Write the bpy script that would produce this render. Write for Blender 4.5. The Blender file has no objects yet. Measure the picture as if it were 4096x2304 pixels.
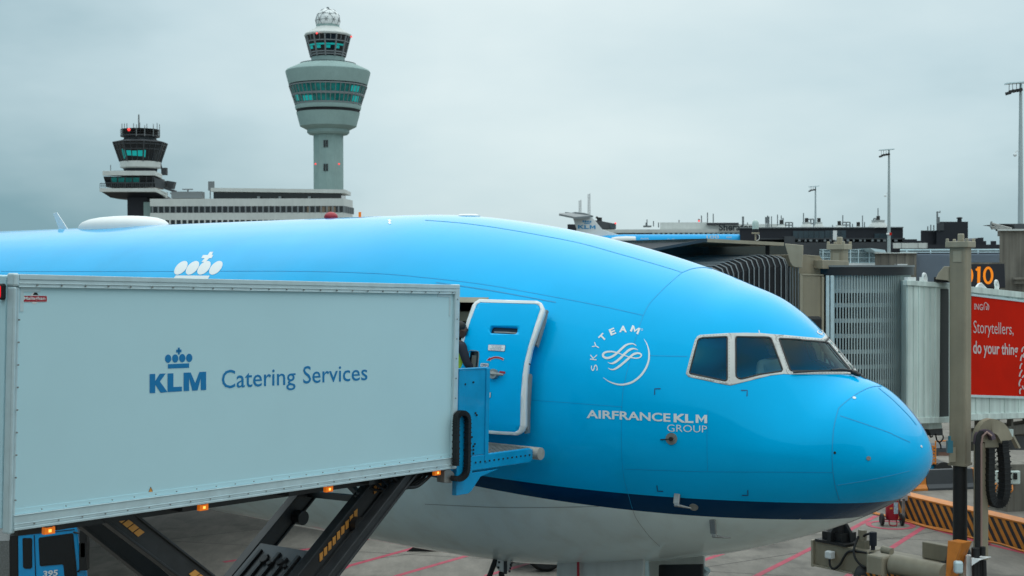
import bpy, bmesh, math, random
import numpy as np
from mathutils import Vector, Matrix
from mathutils.geometry import tessellate_polygon
random.seed(7)
S = bpy.context.scene
COL = S.collection
# ------------------------------------------------------------ camera
H, PITCH, ROLL = 7.6559, 0.013247, 0.002569
FP, CX, CY = 5481.0, 2048.0, 1152.0
R0 = Vector((1, 0, 0)); U0 = Vector((0, math.sin(PITCH), math.cos(PITCH))); F0 = Vector((0, math.cos(PITCH), -math.sin(PITCH)))
cr, sr = math.cos(ROLL), math.sin(ROLL)
CAMX = R0 * cr - U0 * sr; CAMY = R0 * sr + U0 * cr; CAMZ = -F0
cam = bpy.data.cameras.new('camera'); cam.sensor_width = 36; cam.lens = 36 * FP / 4096
cam.clip_start = 0.1; cam.clip_end = 5000
cam.dof.use_dof = True; cam.dof.focus_distance = 20.0; cam.dof.aperture_fstop = 3.2
camo = bpy.data.objects.new('camera', cam); COL.objects.link(camo)
camo.matrix_world = Matrix(((CAMX.x, CAMY.x, CAMZ.x, 0), (CAMX.y, CAMY.y, CAMZ.y, 0), (CAMX.z, CAMY.z, CAMZ.z, H), (0, 0, 0, 1)))
S.camera = camo
# ------------------------------------------------------------ exposure, sky, sun
S.view_settings.view_transform = 'Standard'; S.view_settings.look = 'None'
S.view_settings.exposure = 0.0; S.view_settings.gamma = 1.0
SUN_EL, SUN_AZ = math.radians(58), math.radians(14)   # azimuth from +Y towards +X
w = bpy.data.worlds.new('World'); S.world = w; w.use_nodes = True
nt = w.node_tree; nt.nodes.clear()
def nd(t, typ, **k):
    n = t.nodes.new(typ)
    for a, b in k.items(): setattr(n, a, b)
    return n
out = nd(nt, 'ShaderNodeOutputWorld'); bg = nd(nt, 'ShaderNodeBackground'); bg.inputs[1].default_value = 0.1
sky = nd(nt, 'ShaderNodeTexSky', sky_type='NISHITA'); sky.sun_disc = False
sky.sun_elevation = SUN_EL; sky.sun_rotation = SUN_AZ
tc = nd(nt, 'ShaderNodeTexCoord')
mp = nd(nt, 'ShaderNodeMapping'); mp.inputs['Scale'].default_value = (1.0, 1.0, 2.6); mp.inputs['Location'].default_value = (0.35, 0.2, 0.1)
nz = nd(nt, 'ShaderNodeTexNoise'); nz.inputs['Scale'].default_value = 3.2; nz.inputs['Detail'].default_value = 5; nz.inputs['Roughness'].default_value = 0.5
nt.links.new(tc.outputs['Generated'], mp.inputs['Vector']); nt.links.new(mp.outputs[0], nz.inputs['Vector'])
sx = nd(nt, 'ShaderNodeSeparateXYZ'); nt.links.new(tc.outputs['Generated'], sx.inputs[0])
def wm(op, a, b, clamp=False):
    n = nd(nt, 'ShaderNodeMath', operation=op); n.use_clamp = clamp
    for i, v in enumerate((a, b)):
        if isinstance(v, (int, float)): n.inputs[i].default_value = v
        else: nt.links.new(v, n.inputs[i])
    return n.outputs[0]
g = wm('ADD', wm('SUBTRACT', wm('MULTIPLY', wm('MINIMUM', sx.outputs[0], -0.05), 2.1), wm('MULTIPLY', wm('MAXIMUM', sx.outputs[0], 0.03), 1.1)), 0.69)                 # the cloud deck is thicker towards the left
g = wm('ADD', g, wm('MULTIPLY', wm('SUBTRACT', nz.outputs[0], 0.5), 1.0))
g = wm('ADD', g, wm('MULTIPLY', wm('MAXIMUM', sx.outputs[2], 0.0), 2.0), True)
rp = nd(nt, 'ShaderNodeValToRGB'); nt.links.new(g, rp.inputs[0])
rp.color_ramp.elements[0].position = 0.0; rp.color_ramp.elements[0].color = (0.165, 0.305, 0.36, 1)
rp.color_ramp.elements[1].position = 1.0; rp.color_ramp.elements[1].color = (0.675, 0.77, 0.775, 1)
e = rp.color_ramp.elements.new(0.5); e.color = (0.47, 0.60, 0.64, 1)
sc = nd(nt, 'ShaderNodeVectorMath', operation='SCALE')
nt.links.new(wm('MULTIPLY', wm('ADD', wm('MULTIPLY', wm('MAXIMUM', wm('SUBTRACT', sx.outputs[2], .2), 0.0), 1.1), 1.0), 11.9), sc.inputs['Scale'])   # an overcast sky is brightest overhead
nt.links.new(rp.outputs[0], sc.inputs[0])
mx = nd(nt, 'ShaderNodeMix', data_type='RGBA'); mx.inputs[0].default_value = 0.93
nt.links.new(sky.outputs[0], mx.inputs[6]); nt.links.new(sc.outputs[0], mx.inputs[7])
nt.links.new(mx.outputs[2], bg.inputs[0]); nt.links.new(bg.outputs[0], out.inputs[0])
sun = bpy.data.lights.new('sun', 'SUN'); sun.energy = 0.75; sun.angle = math.radians(110); sun.color = (1.0, 0.97, 0.93)
suno = bpy.data.objects.new('sun', sun); COL.objects.link(suno)
sd = Vector((math.sin(SUN_AZ) * math.cos(SUN_EL), math.cos(SUN_AZ) * math.cos(SUN_EL), math.sin(SUN_EL)))
suno.rotation_euler = sd.to_track_quat('Z', 'Y').to_euler(); suno.location = (0, 0, 60)

# ------------------------------------------------------------ rays from photo pixels (4096 x 2304)
def ray(x, y):
    a = (x - CX) / FP; b = -(y - CY) / FP
    return CAMX * a + CAMY * b + F0
def W(x, y, D):
    d = ray(x, y); d = d * (D / d.y); return Vector((d.x, d.y, H + d.z))
def G(x, y, z=0.0):
    d = ray(x, y); d = d * ((z - H) / d.z); return Vector((d.x, d.y, z))
def PL(x, y, p, n):
    d = ray(x, y); o = Vector((0, 0, H)); t = (Vector(p) - o).dot(n) / d.dot(n); return o + d * t

# ------------------------------------------------------------ mesh builder
ORG = {}
class MB:
    def __init__(s): s.v = []; s.f = []; s.m = []; s.mi = 0
    def add(s, vs, fs):
        o = len(s.v); s.v += [Vector(p) for p in vs]
        for f in fs: s.f.append([i + o for i in f]); s.m.append(s.mi)
    def poly(s, ps): s.add(ps, [list(range(len(ps)))])
    def obox(s, o, u, v, w):
        o, u, v, w = map(Vector, (o, u, v, w))
        if u.cross(v).dot(w) < 0: u, v = v, u
        p = [o, o+u, o+u+v, o+v, o+w, o+u+w, o+u+v+w, o+v+w]
        s.add(p, [(3,2,1,0),(4,5,6,7),(0,1,5,4),(1,2,6,5),(2,3,7,6),(3,0,4,7)])
    def box(s, x0, x1, y0, y1, z0, z1): s.obox((x0,y0,z0),(x1-x0,0,0),(0,y1-y0,0),(0,0,z1-z0))
    def prism(s, ps, vec):
        ps = [Vector(p) for p in ps]; vec = Vector(vec); n = len(ps)
        nrm = Vector((0,0,0))
        for i in range(n): nrm += (ps[i]-ps[0]).cross(ps[(i+1)%n]-ps[0])
        if nrm.dot(vec) > 0: ps = ps[::-1]
        q = [p+vec for p in ps]
        s.add(ps+q, [list(range(n)), list(range(2*n-1, n-1, -1))] + [((i+1)%n, i, n+i, n+(i+1)%n) for i in range(n)])
    def tube(s, path, r, n=8, closed=False, r2=None, flat=None):
        path = [Vector(p) for p in path]; L = len(path); rings = []
        prev = None
        for i, p in enumerate(path):
            a = path[(i-1) % L] if (closed or i > 0) else p; b = path[(i+1) % L] if (closed or i < L-1) else p
            t = (b-a).normalized()
            if prev is None:
                u = t.cross(Vector((0,0,1)))
                if u.length < 0.05: u = t.cross(Vector((1,0,0)))
            else: u = prev - t*prev.dot(t)
            u.normalize(); prev = u; vv = t.cross(u)
            rr = r if r2 is None else r + (r2-r)*i/(L-1)
            if isinstance(r, (list, tuple)): rr = r[i]
            rings.append([p + (u*math.cos(k*2*math.pi/n) + vv*math.sin(k*2*math.pi/n))*rr for k in range(n)])
        vs = [q for rg in rings for q in rg]; fs = []
        for i in range(L if closed else L-1):
            for k in range(n):
                fs.append((i*n+k, i*n+(k+1)%n, ((i+1)%L)*n+(k+1)%n, ((i+1)%L)*n+k))
        if not closed: fs += [list(range(n))[::-1], [(L-1)*n+k for k in range(n)]]
        s.add(vs, fs)
    def rect(s, path, wdir, a, b):
        # bar of rectangular section along a path, section a along wdir, b across
        path = [Vector(p) for p in path]; wd = Vector(wdir).normalized(); L = len(path); vs = []
        for i, p in enumerate(path):
            q0 = path[max(i-1,0)]; q1 = path[min(i+1,L-1)]; t = (q1-q0).normalized()
            nn = t.cross(wd).normalized()
            vs += [p-wd*a/2-nn*b/2, p+wd*a/2-nn*b/2, p+wd*a/2+nn*b/2, p-wd*a/2+nn*b/2]
        fs = []
        for i in range(L-1):
            for k in range(4): fs.append((i*4+k, i*4+(k+1)%4, (i+1)*4+(k+1)%4, (i+1)*4+k))
        fs += [(3,2,1,0), ((L-1)*4, (L-1)*4+1, (L-1)*4+2, (L-1)*4+3)]
        s.add(vs, fs)
    def lathe(s, prof, c=(0,0,0), n=32, a0=0, a1=None, ax=None):
        # prof: list of (radius, height); axis z, or any frame ax = (X, Y, Z)
        c = Vector(c); X, Y, Z = ax or (Vector((1,0,0)), Vector((0,1,0)), Vector((0,0,1)))
        full = a1 is None; m = n if full else n+1; vs = []
        for r, z in prof:
            for k in range(m):
                t = a0 + (2*math.pi*k/n if full else (a1-a0)*k/n)
                vs.append(c + X*(r*math.cos(t)) + Y*(r*math.sin(t)) + Z*z)
        fs = []
        for i in range(len(prof)-1):
            for k in range(n):
                k2 = (k+1) % m if full else k+1
                fs.append((i*m+k, i*m+k2, (i+1)*m+k2, (i+1)*m+k))
        if full:
            if prof[0][0] > 1e-4: fs.append([k for k in range(m)][::-1])
            if prof[-1][0] > 1e-4: fs.append([(len(prof)-1)*m+k for k in range(m)])
        s.add(vs, fs)
    def cyl(s, a, b, r, n=16, r2=None): s.tube([a, b], r, n, r2=r2)
    def ball(s, c, r, n=12, sz=1.0, sx=1.0, sy=1.0):
        c = Vector(c); vs = []; fs = []
        for i in range(n+1):
            t = math.pi*i/n
            for k in range(2*n):
                q = math.pi*k/n
                vs.append(c+Vector((math.sin(t)*math.cos(q)*r*sx, math.sin(t)*math.sin(q)*r*sy, math.cos(t)*r*sz)))
        for i in range(n):
            for k in range(2*n): fs.append((i*2*n+k, (i+1)*2*n+k, (i+1)*2*n+(k+1)%(2*n), i*2*n+(k+1)%(2*n)))
        s.add(vs, fs)
    def build(s, name, mat, parent=None, smooth=None, bevel=0, solid=0, fixn=True):
        org = ORG.get(parent.name, Vector((0,0,0))) if parent else Vector((0,0,0))
        me = bpy.data.meshes.new(name)
        me.from_pydata([p-org for p in s.v], [], s.f)
        mats = mat if isinstance(mat, (list, tuple)) else [mat]
        for m in mats: me.materials.append(m)
        if len(mats) > 1: me.polygons.foreach_set('material_index', s.m)
        bm = bmesh.new(); bm.from_mesh(me)
        bmesh.ops.remove_doubles(bm, verts=bm.verts, dist=1e-5)
        if fixn: bmesh.ops.recalc_face_normals(bm, faces=bm.faces)
        bm.to_mesh(me); bm.free()
        me.update()
        if smooth is not None:
            me.polygons.foreach_set('use_smooth', [True]*len(me.polygons)); me.set_sharp_from_angle(angle=math.radians(smooth))
        o = bpy.data.objects.new(name, me); COL.objects.link(o)
        if parent: o.parent = parent
        ORG[o.name] = org
        if bevel:
            b = o.modifiers.new('bevel', 'BEVEL'); b.width = bevel; b.segments = 2; b.limit_method = 'ANGLE'; b.angle_limit = math.radians(40)
        if solid:
            b = o.modifiers.new('solid', 'SOLIDIFY'); b.thickness = solid; b.offset = -1
        return o
def thing(name, label, cat, loc=(0,0,0), group=None):
    o = bpy.data.objects.new(name, None); COL.objects.link(o); o.location = loc; o.empty_display_size = 0.3
    o['label'] = label; o['category'] = cat
    if group: o['group'] = group
    ORG[o.name] = Vector(loc); return o
def tag(o, label, cat, group=None):
    o['label'] = label; o['category'] = cat
    if group: o['group'] = group
    return o
def struct(o): o['kind'] = 'structure'; return o

# ------------------------------------------------------------ materials
def mat(name, col, rough=0.5, metal=0.0, var=0.12, vs=3.0, coat=0.0, bump=0.0, bs=40.0, emit=None, es=1.0, spec=0.5, streak=0.0, cr=0.05):
    m = bpy.data.materials.new(name); m.use_nodes = True; t = m.node_tree; p = t.nodes['Principled BSDF']
    p.inputs['Roughness'].default_value = rough; p.inputs['Metallic'].default_value = metal
    p.inputs['Coat Weight'].default_value = coat; p.inputs['Coat Roughness'].default_value = cr
    p.inputs['Specular IOR Level'].default_value = spec
    c = (*col, 1); p.inputs['Base Color'].default_value = c
    if var or streak:
        tcx = nd(t, 'ShaderNodeTexCoord'); n = nd(t, 'ShaderNodeTexNoise'); n.inputs['Scale'].default_value = vs; n.inputs['Detail'].default_value = 6; n.inputs['Roughness'].default_value = 0.62
        t.links.new(tcx.outputs['Object'], n.inputs['Vector'])
        r = nd(t, 'ShaderNodeMapRange'); r.inputs[1].default_value = 0.3; r.inputs[2].default_value = 0.7
        r.inputs[3].default_value = 1-var; r.inputs[4].default_value = 1+var*0.5
        t.links.new(n.outputs[0], r.inputs[0]); f = r.outputs[0]
        if streak:
            mpp = nd(t, 'ShaderNodeMapping'); mpp.inputs['Scale'].default_value = (6, 6, 0.35)
            n2 = nd(t, 'ShaderNodeTexNoise'); n2.inputs['Scale'].default_value = 1.0; n2.inputs['Detail'].default_value = 4
            t.links.new(tcx.outputs['Object'], mpp.inputs[0]); t.links.new(mpp.outputs[0], n2.inputs['Vector'])
            r2 = nd(t, 'ShaderNodeMapRange'); r2.inputs[1].default_value = 0.35; r2.inputs[2].default_value = 0.7; r2.inputs[3].default_value = 1.0; r2.inputs[4].default_value = 1-streak
            t.links.new(n2.outputs[0], r2.inputs[0])
            mm = nd(t, 'ShaderNodeMath', operation='MULTIPLY'); t.links.new(f, mm.inputs[0]); t.links.new(r2.outputs[0], mm.inputs[1]); f = mm.outputs[0]
        v = nd(t, 'ShaderNodeVectorMath', operation='SCALE'); v.inputs[0].default_value = col
        t.links.new(f, v.inputs['Scale']); t.links.new(v.outputs[0], p.inputs['Base Color'])
        rr = nd(t, 'ShaderNodeMapRange'); rr.inputs[3].default_value = max(rough-0.06, 0.02); rr.inputs[4].default_value = min(rough+0.1, 1)
        t.links.new(n.outputs[0], rr.inputs[0]); t.links.new(rr.outputs[0], p.inputs['Roughness'])
    if bump:
        tcx = nd(t, 'ShaderNodeTexCoord'); n = nd(t, 'ShaderNodeTexNoise'); n.inputs['Scale'].default_value = bs; n.inputs['Detail'].default_value = 4
        t.links.new(tcx.outputs['Object'], n.inputs['Vector']); b = nd(t, 'ShaderNodeBump'); b.inputs['Strength'].default_value = bump; b.inputs['Distance'].default_value = 0.02
        t.links.new(n.outputs[0], b.inputs['Height']); t.links.new(b.outputs[0], p.inputs['Normal'])
    if emit: p.inputs['Emission Color'].default_value = (*emit, 1); p.inputs['Emission Strength'].default_value = es
    return m
def stripes(name, ca, cb, axis, period, duty=0.5, off=0.0, rough=0.6):
    # two painted colours in bands along an object-space direction
    m = mat(name, ca, rough, var=0); t = m.node_tree; p = t.nodes['Principled BSDF']
    tcx = nd(t, 'ShaderNodeTexCoord'); d = nd(t, 'ShaderNodeVectorMath', operation='DOT_PRODUCT'); d.inputs[1].default_value = axis
    t.links.new(tcx.outputs['Object'], d.inputs[0])
    a = nd(t, 'ShaderNodeMath', operation='MULTIPLY_ADD'); a.inputs[1].default_value = 1/period; a.inputs[2].default_value = off; t.links.new(d.outputs['Value'], a.inputs[0])
    fr = nd(t, 'ShaderNodeMath', operation='FRACT'); t.links.new(a.outputs[0], fr.inputs[0])
    gt = nd(t, 'ShaderNodeMath', operation='GREATER_THAN'); gt.inputs[1].default_value = duty; t.links.new(fr.outputs[0], gt.inputs[0])
    x = nd(t, 'ShaderNodeMix', data_type='RGBA'); x.inputs[6].default_value = (*ca, 1); x.inputs[7].default_value = (*cb, 1); t.links.new(gt.outputs[0], x.inputs[0])
    n = nd(t, 'ShaderNodeTexNoise'); n.inputs['Scale'].default_value = 4; n.inputs['Detail'].default_value = 6; t.links.new(tcx.outputs['Object'], n.inputs['Vector'])
    r = nd(t, 'ShaderNodeMapRange'); r.inputs[1].default_value = 0.3; r.inputs[2].default_value = 0.75; r.inputs[3].default_value = 0.72; r.inputs[4].default_value = 1.05; t.links.new(n.outputs[0], r.inputs[0])
    v = nd(t, 'ShaderNodeVectorMath', operation='SCALE'); t.links.new(x.outputs[2], v.inputs[0]); t.links.new(r.outputs[0], v.inputs['Scale']); t.links.new(v.outputs[0], p.inputs['Base Color'])
    return m
M = {}
M['white'] = mat('white_paint', (.78,.80,.80), .4, var=.04)
M['decal_white'] = mat('decal_white', (.8,.82,.82), .4, var=.03, coat=.5)
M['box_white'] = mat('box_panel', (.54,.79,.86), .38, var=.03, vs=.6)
M['alu'] = mat('aluminium_rail', (.60,.74,.78), .35, metal=.2, var=.1, vs=6)
M['alu_dark'] = mat('worn_metal', (.33,.33,.32), .45, metal=.6, var=.25, vs=8)
M['steel'] = mat('scissor_black_steel', (.032,.033,.036), .45, var=.35, vs=5)
M['black'] = mat('black_rubber', (.012,.012,.013), .55, var=.2)
M['dark'] = mat('dark_void', (.010,.011,.013), .8, var=0)
M['lining'] = mat('dark_lining', (.035,.035,.035), .8, var=.2)
M['klm'] = mat('letter_blue', (.0,.2,.48), .45, var=.03)
M['tblue'] = mat('truck_blue', (.0,.33,.66), .35, var=.18, vs=2.5, coat=.4)
M['cabblue'] = mat('cab_blue', (.0,.34,.74), .3, var=.1, coat=.6)
M['amber'] = mat('amber_lens', (.8,.17,.01), .25, var=0, emit=(1,.22,.01), es=.33)
M['amber_hot'] = mat('amber_bulb', (1,.5,.1), .25, var=0, emit=(1,.45,.08), es=1.6)
M['red_lens'] = mat('red_lens', (.6,.005,.01), .2, var=0, emit=(1,.01,.02), es=.9)
M['red'] = mat('red_paint', (.42,.012,.03), .4, var=.2)
M['yellow'] = mat('yellow_block', (.78,.34,.07), .5, var=.15)
M['beige'] = mat('beige_paint', (.31,.265,.19), .5, var=.14, vs=1.6, streak=.12)
M['beige_l'] = mat('beige_light', (.38,.335,.25), .5, var=.12, vs=2, streak=.12)
M['bridge'] = mat('bridge_white', (.70,.80,.76), .5, var=.1, vs=1.2, streak=.3)
M['poster'] = mat('poster_red', (.60,.014,.003), .8, var=.1, vs=1.5, spec=.08)
M['orange'] = mat('orange_paint', (.62,.2,.025), .5, var=.2)
M['fabric'] = mat('bellows_fabric', (.012,.013,.016), .75, var=.3, bump=.4, bs=25)
M['concrete'] = mat('tower_concrete', (.295,.415,.40), .75, var=.1, vs=.25, streak=.12)
M['conc_white'] = mat('white_concrete', (.62,.64,.62), .7, var=.08, vs=.3, streak=.1)
M['conc_brown'] = mat('weathered_concrete', (.22,.2,.17), .85, var=.25, vs=.5, streak=.45)
M['blackclad'] = mat('black_cladding', (.010,.012,.02), .6, var=.3, vs=.3)
M['greyclad'] = mat('grey_cladding', (.05,.055,.062), .6, var=.25, vs=.4)
M['win_dark'] = mat('dark_window', (.006,.010,.014), .12, var=0)
M['win_teal'] = mat('teal_glass', (.004,.21,.2), .12, var=.7, vs=.35)
M['tealglow'] = mat('lit_teal_glass', (.01,.2,.2), .15, var=.6, vs=.6, emit=(.0,.42,.40), es=.5)
M['frame_grey'] = mat('window_frame_grey', (.2,.22,.23), .5, var=.05)
M['redlamp'] = mat('obstruction_lamp', (1,.05,.05), .3, var=0, emit=(1,.06,.05), es=1.0)
M['skin_dark'] = mat('skin', (.09,.042,.028), .5, var=.08)
M['skin'] = mat('skin_light', (.42,.24,.17), .5, var=.06)
M['hair'] = mat('hair_black', (.01,.008,.008), .6, var=.2)
M['hivis'] = mat('hivis_vest', (.45,.62,.05), .6, var=.1)
M['navy'] = mat('navy_cloth', (.015,.018,.03), .8, var=.2)
M['shirt'] = mat('white_shirt', (.75,.78,.76), .7, var=.06)
M['silver_slat'] = mat('silver_slat', (.42,.49,.49), .35, metal=.3, var=.12, vs=2)
M['siding'] = mat('blue_grey_siding', (.26,.31,.38), .5, var=.08, vs=.4)
M['mast'] = mat('galvanised_mast', (.42,.48,.49), .5, metal=.2, var=.1, vs=.5)
# ------------------------------------------------------------ airliner body surface
TH, NX, NY = 0.8550866, 5.8046934, 19.312024
SK = np.array([0,.08,.3,.7,1.2,1.8,2.5,3.1,3.7,4.5,5.5,7,9,11.]); UK = np.sqrt(SK)
ZT = np.array([4.938,5.238,5.581,5.952,6.195,6.805,7.254,7.47,7.677,7.905,8.149,8.436,8.665,8.7])
ZB = np.array([4.938,4.654,4.419,4.158,3.906,3.667,3.422,3.243,3.102,2.925,2.748,2.567,2.507,2.5])
WH = np.array([0,.487,.822,1.112,1.391,1.722,2.052,2.278,2.458,2.641,2.8,2.945,3.045,3.1])
ZM = np.array([4.938,4.938,4.957,4.991,5.037,5.09,5.156,5.216,5.269,5.348,5.441,5.534,5.6,5.6])
def spl(y, x):
    d = np.gradient(y, UK); i = np.clip(np.searchsorted(UK, x)-1, 0, len(UK)-2)
    h = UK[i+1]-UK[i]; t = np.clip((x-UK[i])/h, 0, 1)
    return (2*t**3-3*t**2+1)*y[i]+(t**3-2*t**2+t)*h*d[i]+(-2*t**3+3*t**2)*y[i+1]+(t**3-t**2)*h*d[i+1]
AXN = np.array([-math.sin(TH), math.cos(TH)]); LATN = np.array([-math.cos(TH), -math.sin(TH)])
AX = Vector((AXN[0], AXN[1], 0)); LAT = Vector((LATN[0], LATN[1], 0)); NOSE = Vector((NX, NY, 0))
def ac(s, l, z): return NOSE + AX*s + LAT*l + Vector((0,0,z))     # aircraft coordinates: aft, starboard, up
def prof(s):
    u = np.sqrt(np.clip(s, 1e-6, SK[-1])); return [np.maximum(spl(a, u), k) for a, k in ((ZT,0),(ZB,0),(WH,1e-3),(ZM,0))]
def expo(s): return 2-.42*np.exp(-((s-1.55)/.75)**2)
def Fimp(P):
    dx = P[...,0]-NX; dy = P[...,1]-NY; s = dx*AXN[0]+dy*AXN[1]; l = dx*LATN[0]+dy*LATN[1]; z = P[...,2]
    zt, zb, w_, zm = prof(s); b = np.maximum(np.where(z > zm, zt-zm, zm-zb), 1e-3)
    n = np.where(z > zm, expo(s), 2.0)
    r = ((np.abs(l)/w_)**n+(np.abs(z-zm)/b)**n)**(1/n); v = (r-1)*np.sqrt(w_*b)
    return np.where(s < 0, np.maximum(v, 0)-s+np.hypot(l, z-zm), v)
def hit(px, off=0.0):
    px = np.asarray(px, float).reshape(-1, 2)
    a = (px[:,0]-CX)/FP; b = -(px[:,1]-CY)/FP
    d = a[:,None]*np.array(CAMX)+b[:,None]*np.array(CAMY)+np.array(F0)
    o = np.array([0,0,H]); res = []
    for k in range(0, len(d), 2000):
        dd = d[k:k+2000]; t = np.linspace(17, 46, 500)
        v = Fimp(o+dd[:,None,:]*t[None,:,None])-off; neg = v < 0
        i = np.where(neg.any(1), neg.argmax(1), v.argmin(1)); lo = t[np.maximum(i-1,0)]; hi = t[i]
        for _ in range(22):
            c = (lo+hi)/2; ng = Fimp(o+dd*c[:,None])-off < 0; hi = np.where(ng, c, hi); lo = np.where(ng, lo, c)
        res.append(o+dd*hi[:,None])
    return np.concatenate(res)
def grad(P):
    g = np.stack([(Fimp(P+e)-Fimp(P-e)) for e in np.eye(3)*2e-3], 1)
    return g/np.maximum(np.linalg.norm(g, axis=1, keepdims=True), 1e-9)
def skin(px, lift=0.004, off=0.0):
    P = hit(px, off); return P+grad(P)*lift
def mirror(P):
    rel = P[:,:2]-np.array([NX,NY]); s = rel@AXN; l = np.maximum(rel@LATN, .04)
    q = np.array([NX,NY])+s[:,None]*AXN-l[:,None]*LATN; return np.concatenate([q, P[:,2:]], 1)
def flatmesh(loops, cell=None):
    # 2D outline (+ holes) in pixels -> verts, faces, cut along a grid so that it can follow a curved skin
    tri = tessellate_polygon([[Vector((x, y, 0)) for x, y in lp] for lp in loops]); pts = [p for lp in loops for p in lp]
    bm = bmesh.new(); vs = [bm.verts.new((x, y, 0)) for x, y in pts]
    for t in tri:
        try: bm.faces.new([vs[i] for i in t])
        except ValueError: pass
    return gridcut(bm, cell)
def gridcut(bm, cell):
    if cell:
        xs = [v.co.x for v in bm.verts]; ys = [v.co.y for v in bm.verts]
        for ax, lo, hi in ((0, min(xs), max(xs)), (1, min(ys), max(ys))):
            c = math.ceil(lo/cell)*cell
            while c < hi:
                co = Vector((c,0,0)) if ax == 0 else Vector((0,c,0)); no = Vector((1,0,0)) if ax == 0 else Vector((0,1,0))
                bmesh.ops.bisect_plane(bm, geom=bm.verts[:]+bm.edges[:]+bm.faces[:], dist=1e-5, plane_co=co, plane_no=no); c += cell
    bm.verts.index_update(); v = [(a.co.x, a.co.y) for a in bm.verts]; f = [[a.index for a in q.verts] for q in bm.faces]; bm.free(); return v, f
def strokepoly(pts, wid):
    # outline of a stroke; wid a number or one per point
    n = len(pts); L = []; Rr = []
    for i, (x, y) in enumerate(pts):
        x0, y0 = pts[max(i-1,0)]; x1, y1 = pts[min(i+1,n-1)]; dx, dy = x1-x0, y1-y0; q = math.hypot(dx, dy) or 1
        ww = (wid[i] if isinstance(wid, (list, tuple)) else wid)/2
        L.append((x-dy/q*ww, y+dx/q*ww)); Rr.append((x+dy/q*ww, y-dx/q*ww))
    return L, Rr
def strokemesh(pts, wid):
    L, Rr = strokepoly(pts, wid); n = len(pts); return L+Rr, [(i, i+1, n+i+1, n+i) for i in range(n-1)]
def smoothpath(pts, k=6, closed=False):
    # Catmull-Rom
    P = [np.array(p, float) for p in pts]; n = len(P); o = []
    for i in range(n if closed else n-1):
        if closed: p0, p1, p2, p3 = P[(i-1)%n], P[i], P[(i+1)%n], P[(i+2)%n]
        else: p0, p1, p2, p3 = P[max(i-1,0)], P[i], P[i+1], P[min(i+2,n-1)]
        for j in range(k):
            t = j/k; o.append(tuple(.5*((2*p1)+(-p0+p2)*t+(2*p0-5*p1+4*p2-p3)*t*t+(-p0+3*p1-3*p2+p3)*t**3)))
    if not closed: o.append(tuple(P[-1]))
    return [Vector(q) for q in o] if len(o[0]) == 3 else o
def roundpoly(pts, r, k=4):
    o = []; n = len(pts)
    for i in range(n):
        p = np.array(pts[i], float); a = np.array(pts[i-1], float)-p; b = np.array(pts[(i+1)%n], float)-p
        la, lb = np.linalg.norm(a), np.linalg.norm(b); q = min(r, la*.45, lb*.45)
        A = p+a/la*q; B = p+b/lb*q
        for j in range(k+1):
            t = j/k; o.append(tuple(A*(1-t)**2+2*p*t*(1-t)+B*t*t))
    return o
def shrink(poly, d):
    # move a polygon's edges inwards by d
    n = len(poly); A = sum(poly[i][0]*poly[(i+1)%n][1]-poly[(i+1)%n][0]*poly[i][1] for i in range(n)); sg = 1 if A > 0 else -1; o = []
    for i in range(n):
        x0, y0 = poly[i-1]; x, y = poly[i]; x1, y1 = poly[(i+1)%n]
        a = np.array([x-x0, y-y0]); b = np.array([x1-x, y1-y]); a = a/np.linalg.norm(a); b = b/np.linalg.norm(b)
        na = sg*np.array([-a[1], a[0]]); nb = sg*np.array([-b[1], b[0]]); m = na+nb; m = m/max(np.dot(m, m), .3)*2
        o.append((x+m[0]*d, y+m[1]*d))
    return o
# text: the built-in font turned into flat meshes
def text2d(s, bold=0.0):
    cu = bpy.data.curves.new('lettering', 'FONT'); cu.body = s; cu.offset = bold; cu.resolution_u = 3
    o = bpy.data.objects.new('lettering', cu); COL.objects.link(o); dg = bpy.context.evaluated_depsgraph_get(); dg.update()
    me = bpy.data.meshes.new_from_object(o.evaluated_get(dg)); v = [(a.co.x, a.co.y) for a in me.vertices]; f = [list(p.vertices) for p in me.polygons]
    bpy.data.objects.remove(o); bpy.data.curves.remove(cu); bpy.data.meshes.remove(me); return v, f
CAPH = None
def word(s, x0, x1, b0, b1, c0, c1, bold=0.0, lean=0.0, cell=None):
    # pixels: left/right ends, baseline there, capital height there
    v, f = text2d(s, bold); vh, _ = text2d('H', bold); cap = max(y for x, y in vh)
    lo = min(x for x, y in v); hi = max(x for x, y in v); r = []
    for x, y in v:
        u = (x-lo)/(hi-lo); q = y/cap; r.append((x0+(x1-x0)*u+lean*q, b0+(b1-b0)*u-q*(c0+(c1-c0)*u)))
    if cell:
        bm = bmesh.new(); vs = [bm.verts.new((x, y, 0)) for x, y in r]
        for q in f:
            try: bm.faces.new([vs[i] for i in q])
            except ValueError: pass
        return gridcut(bm, cell)
    return r, f
def glyph(s, cx, cy, hgt, wid, rot, bold=0.0):
    v, f = text2d(s, bold); xs = [a for a, b in v]; ys = [b for a, b in v]; mx_, my_ = (min(xs)+max(xs))/2, (min(ys)+max(ys))/2
    sx_, sy_ = wid/(max(xs)-min(xs)), hgt/(max(ys)-min(ys)); c, s_ = math.cos(rot), math.sin(rot); r = []
    for x, y in v:
        a, b = (x-mx_)*sx_, (y-my_)*sy_; r.append((cx+a*c-b*s_, cy-(a*s_+b*c)))
    return r, f
def outward(P, f):
    cen = np.array([P[q].mean(0) for q in (list(a) for a in f)]); g_ = grad(cen); o = []
    for q, n in zip(f, g_):
        q = list(q); nn_ = np.zeros(3)
        for i in range(1, len(q)-1): nn_ += np.cross(P[q[i]]-P[q[0]], P[q[i+1]]-P[q[0]])
        o.append(q if nn_@n >= 0 else q[::-1])
    return o
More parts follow.
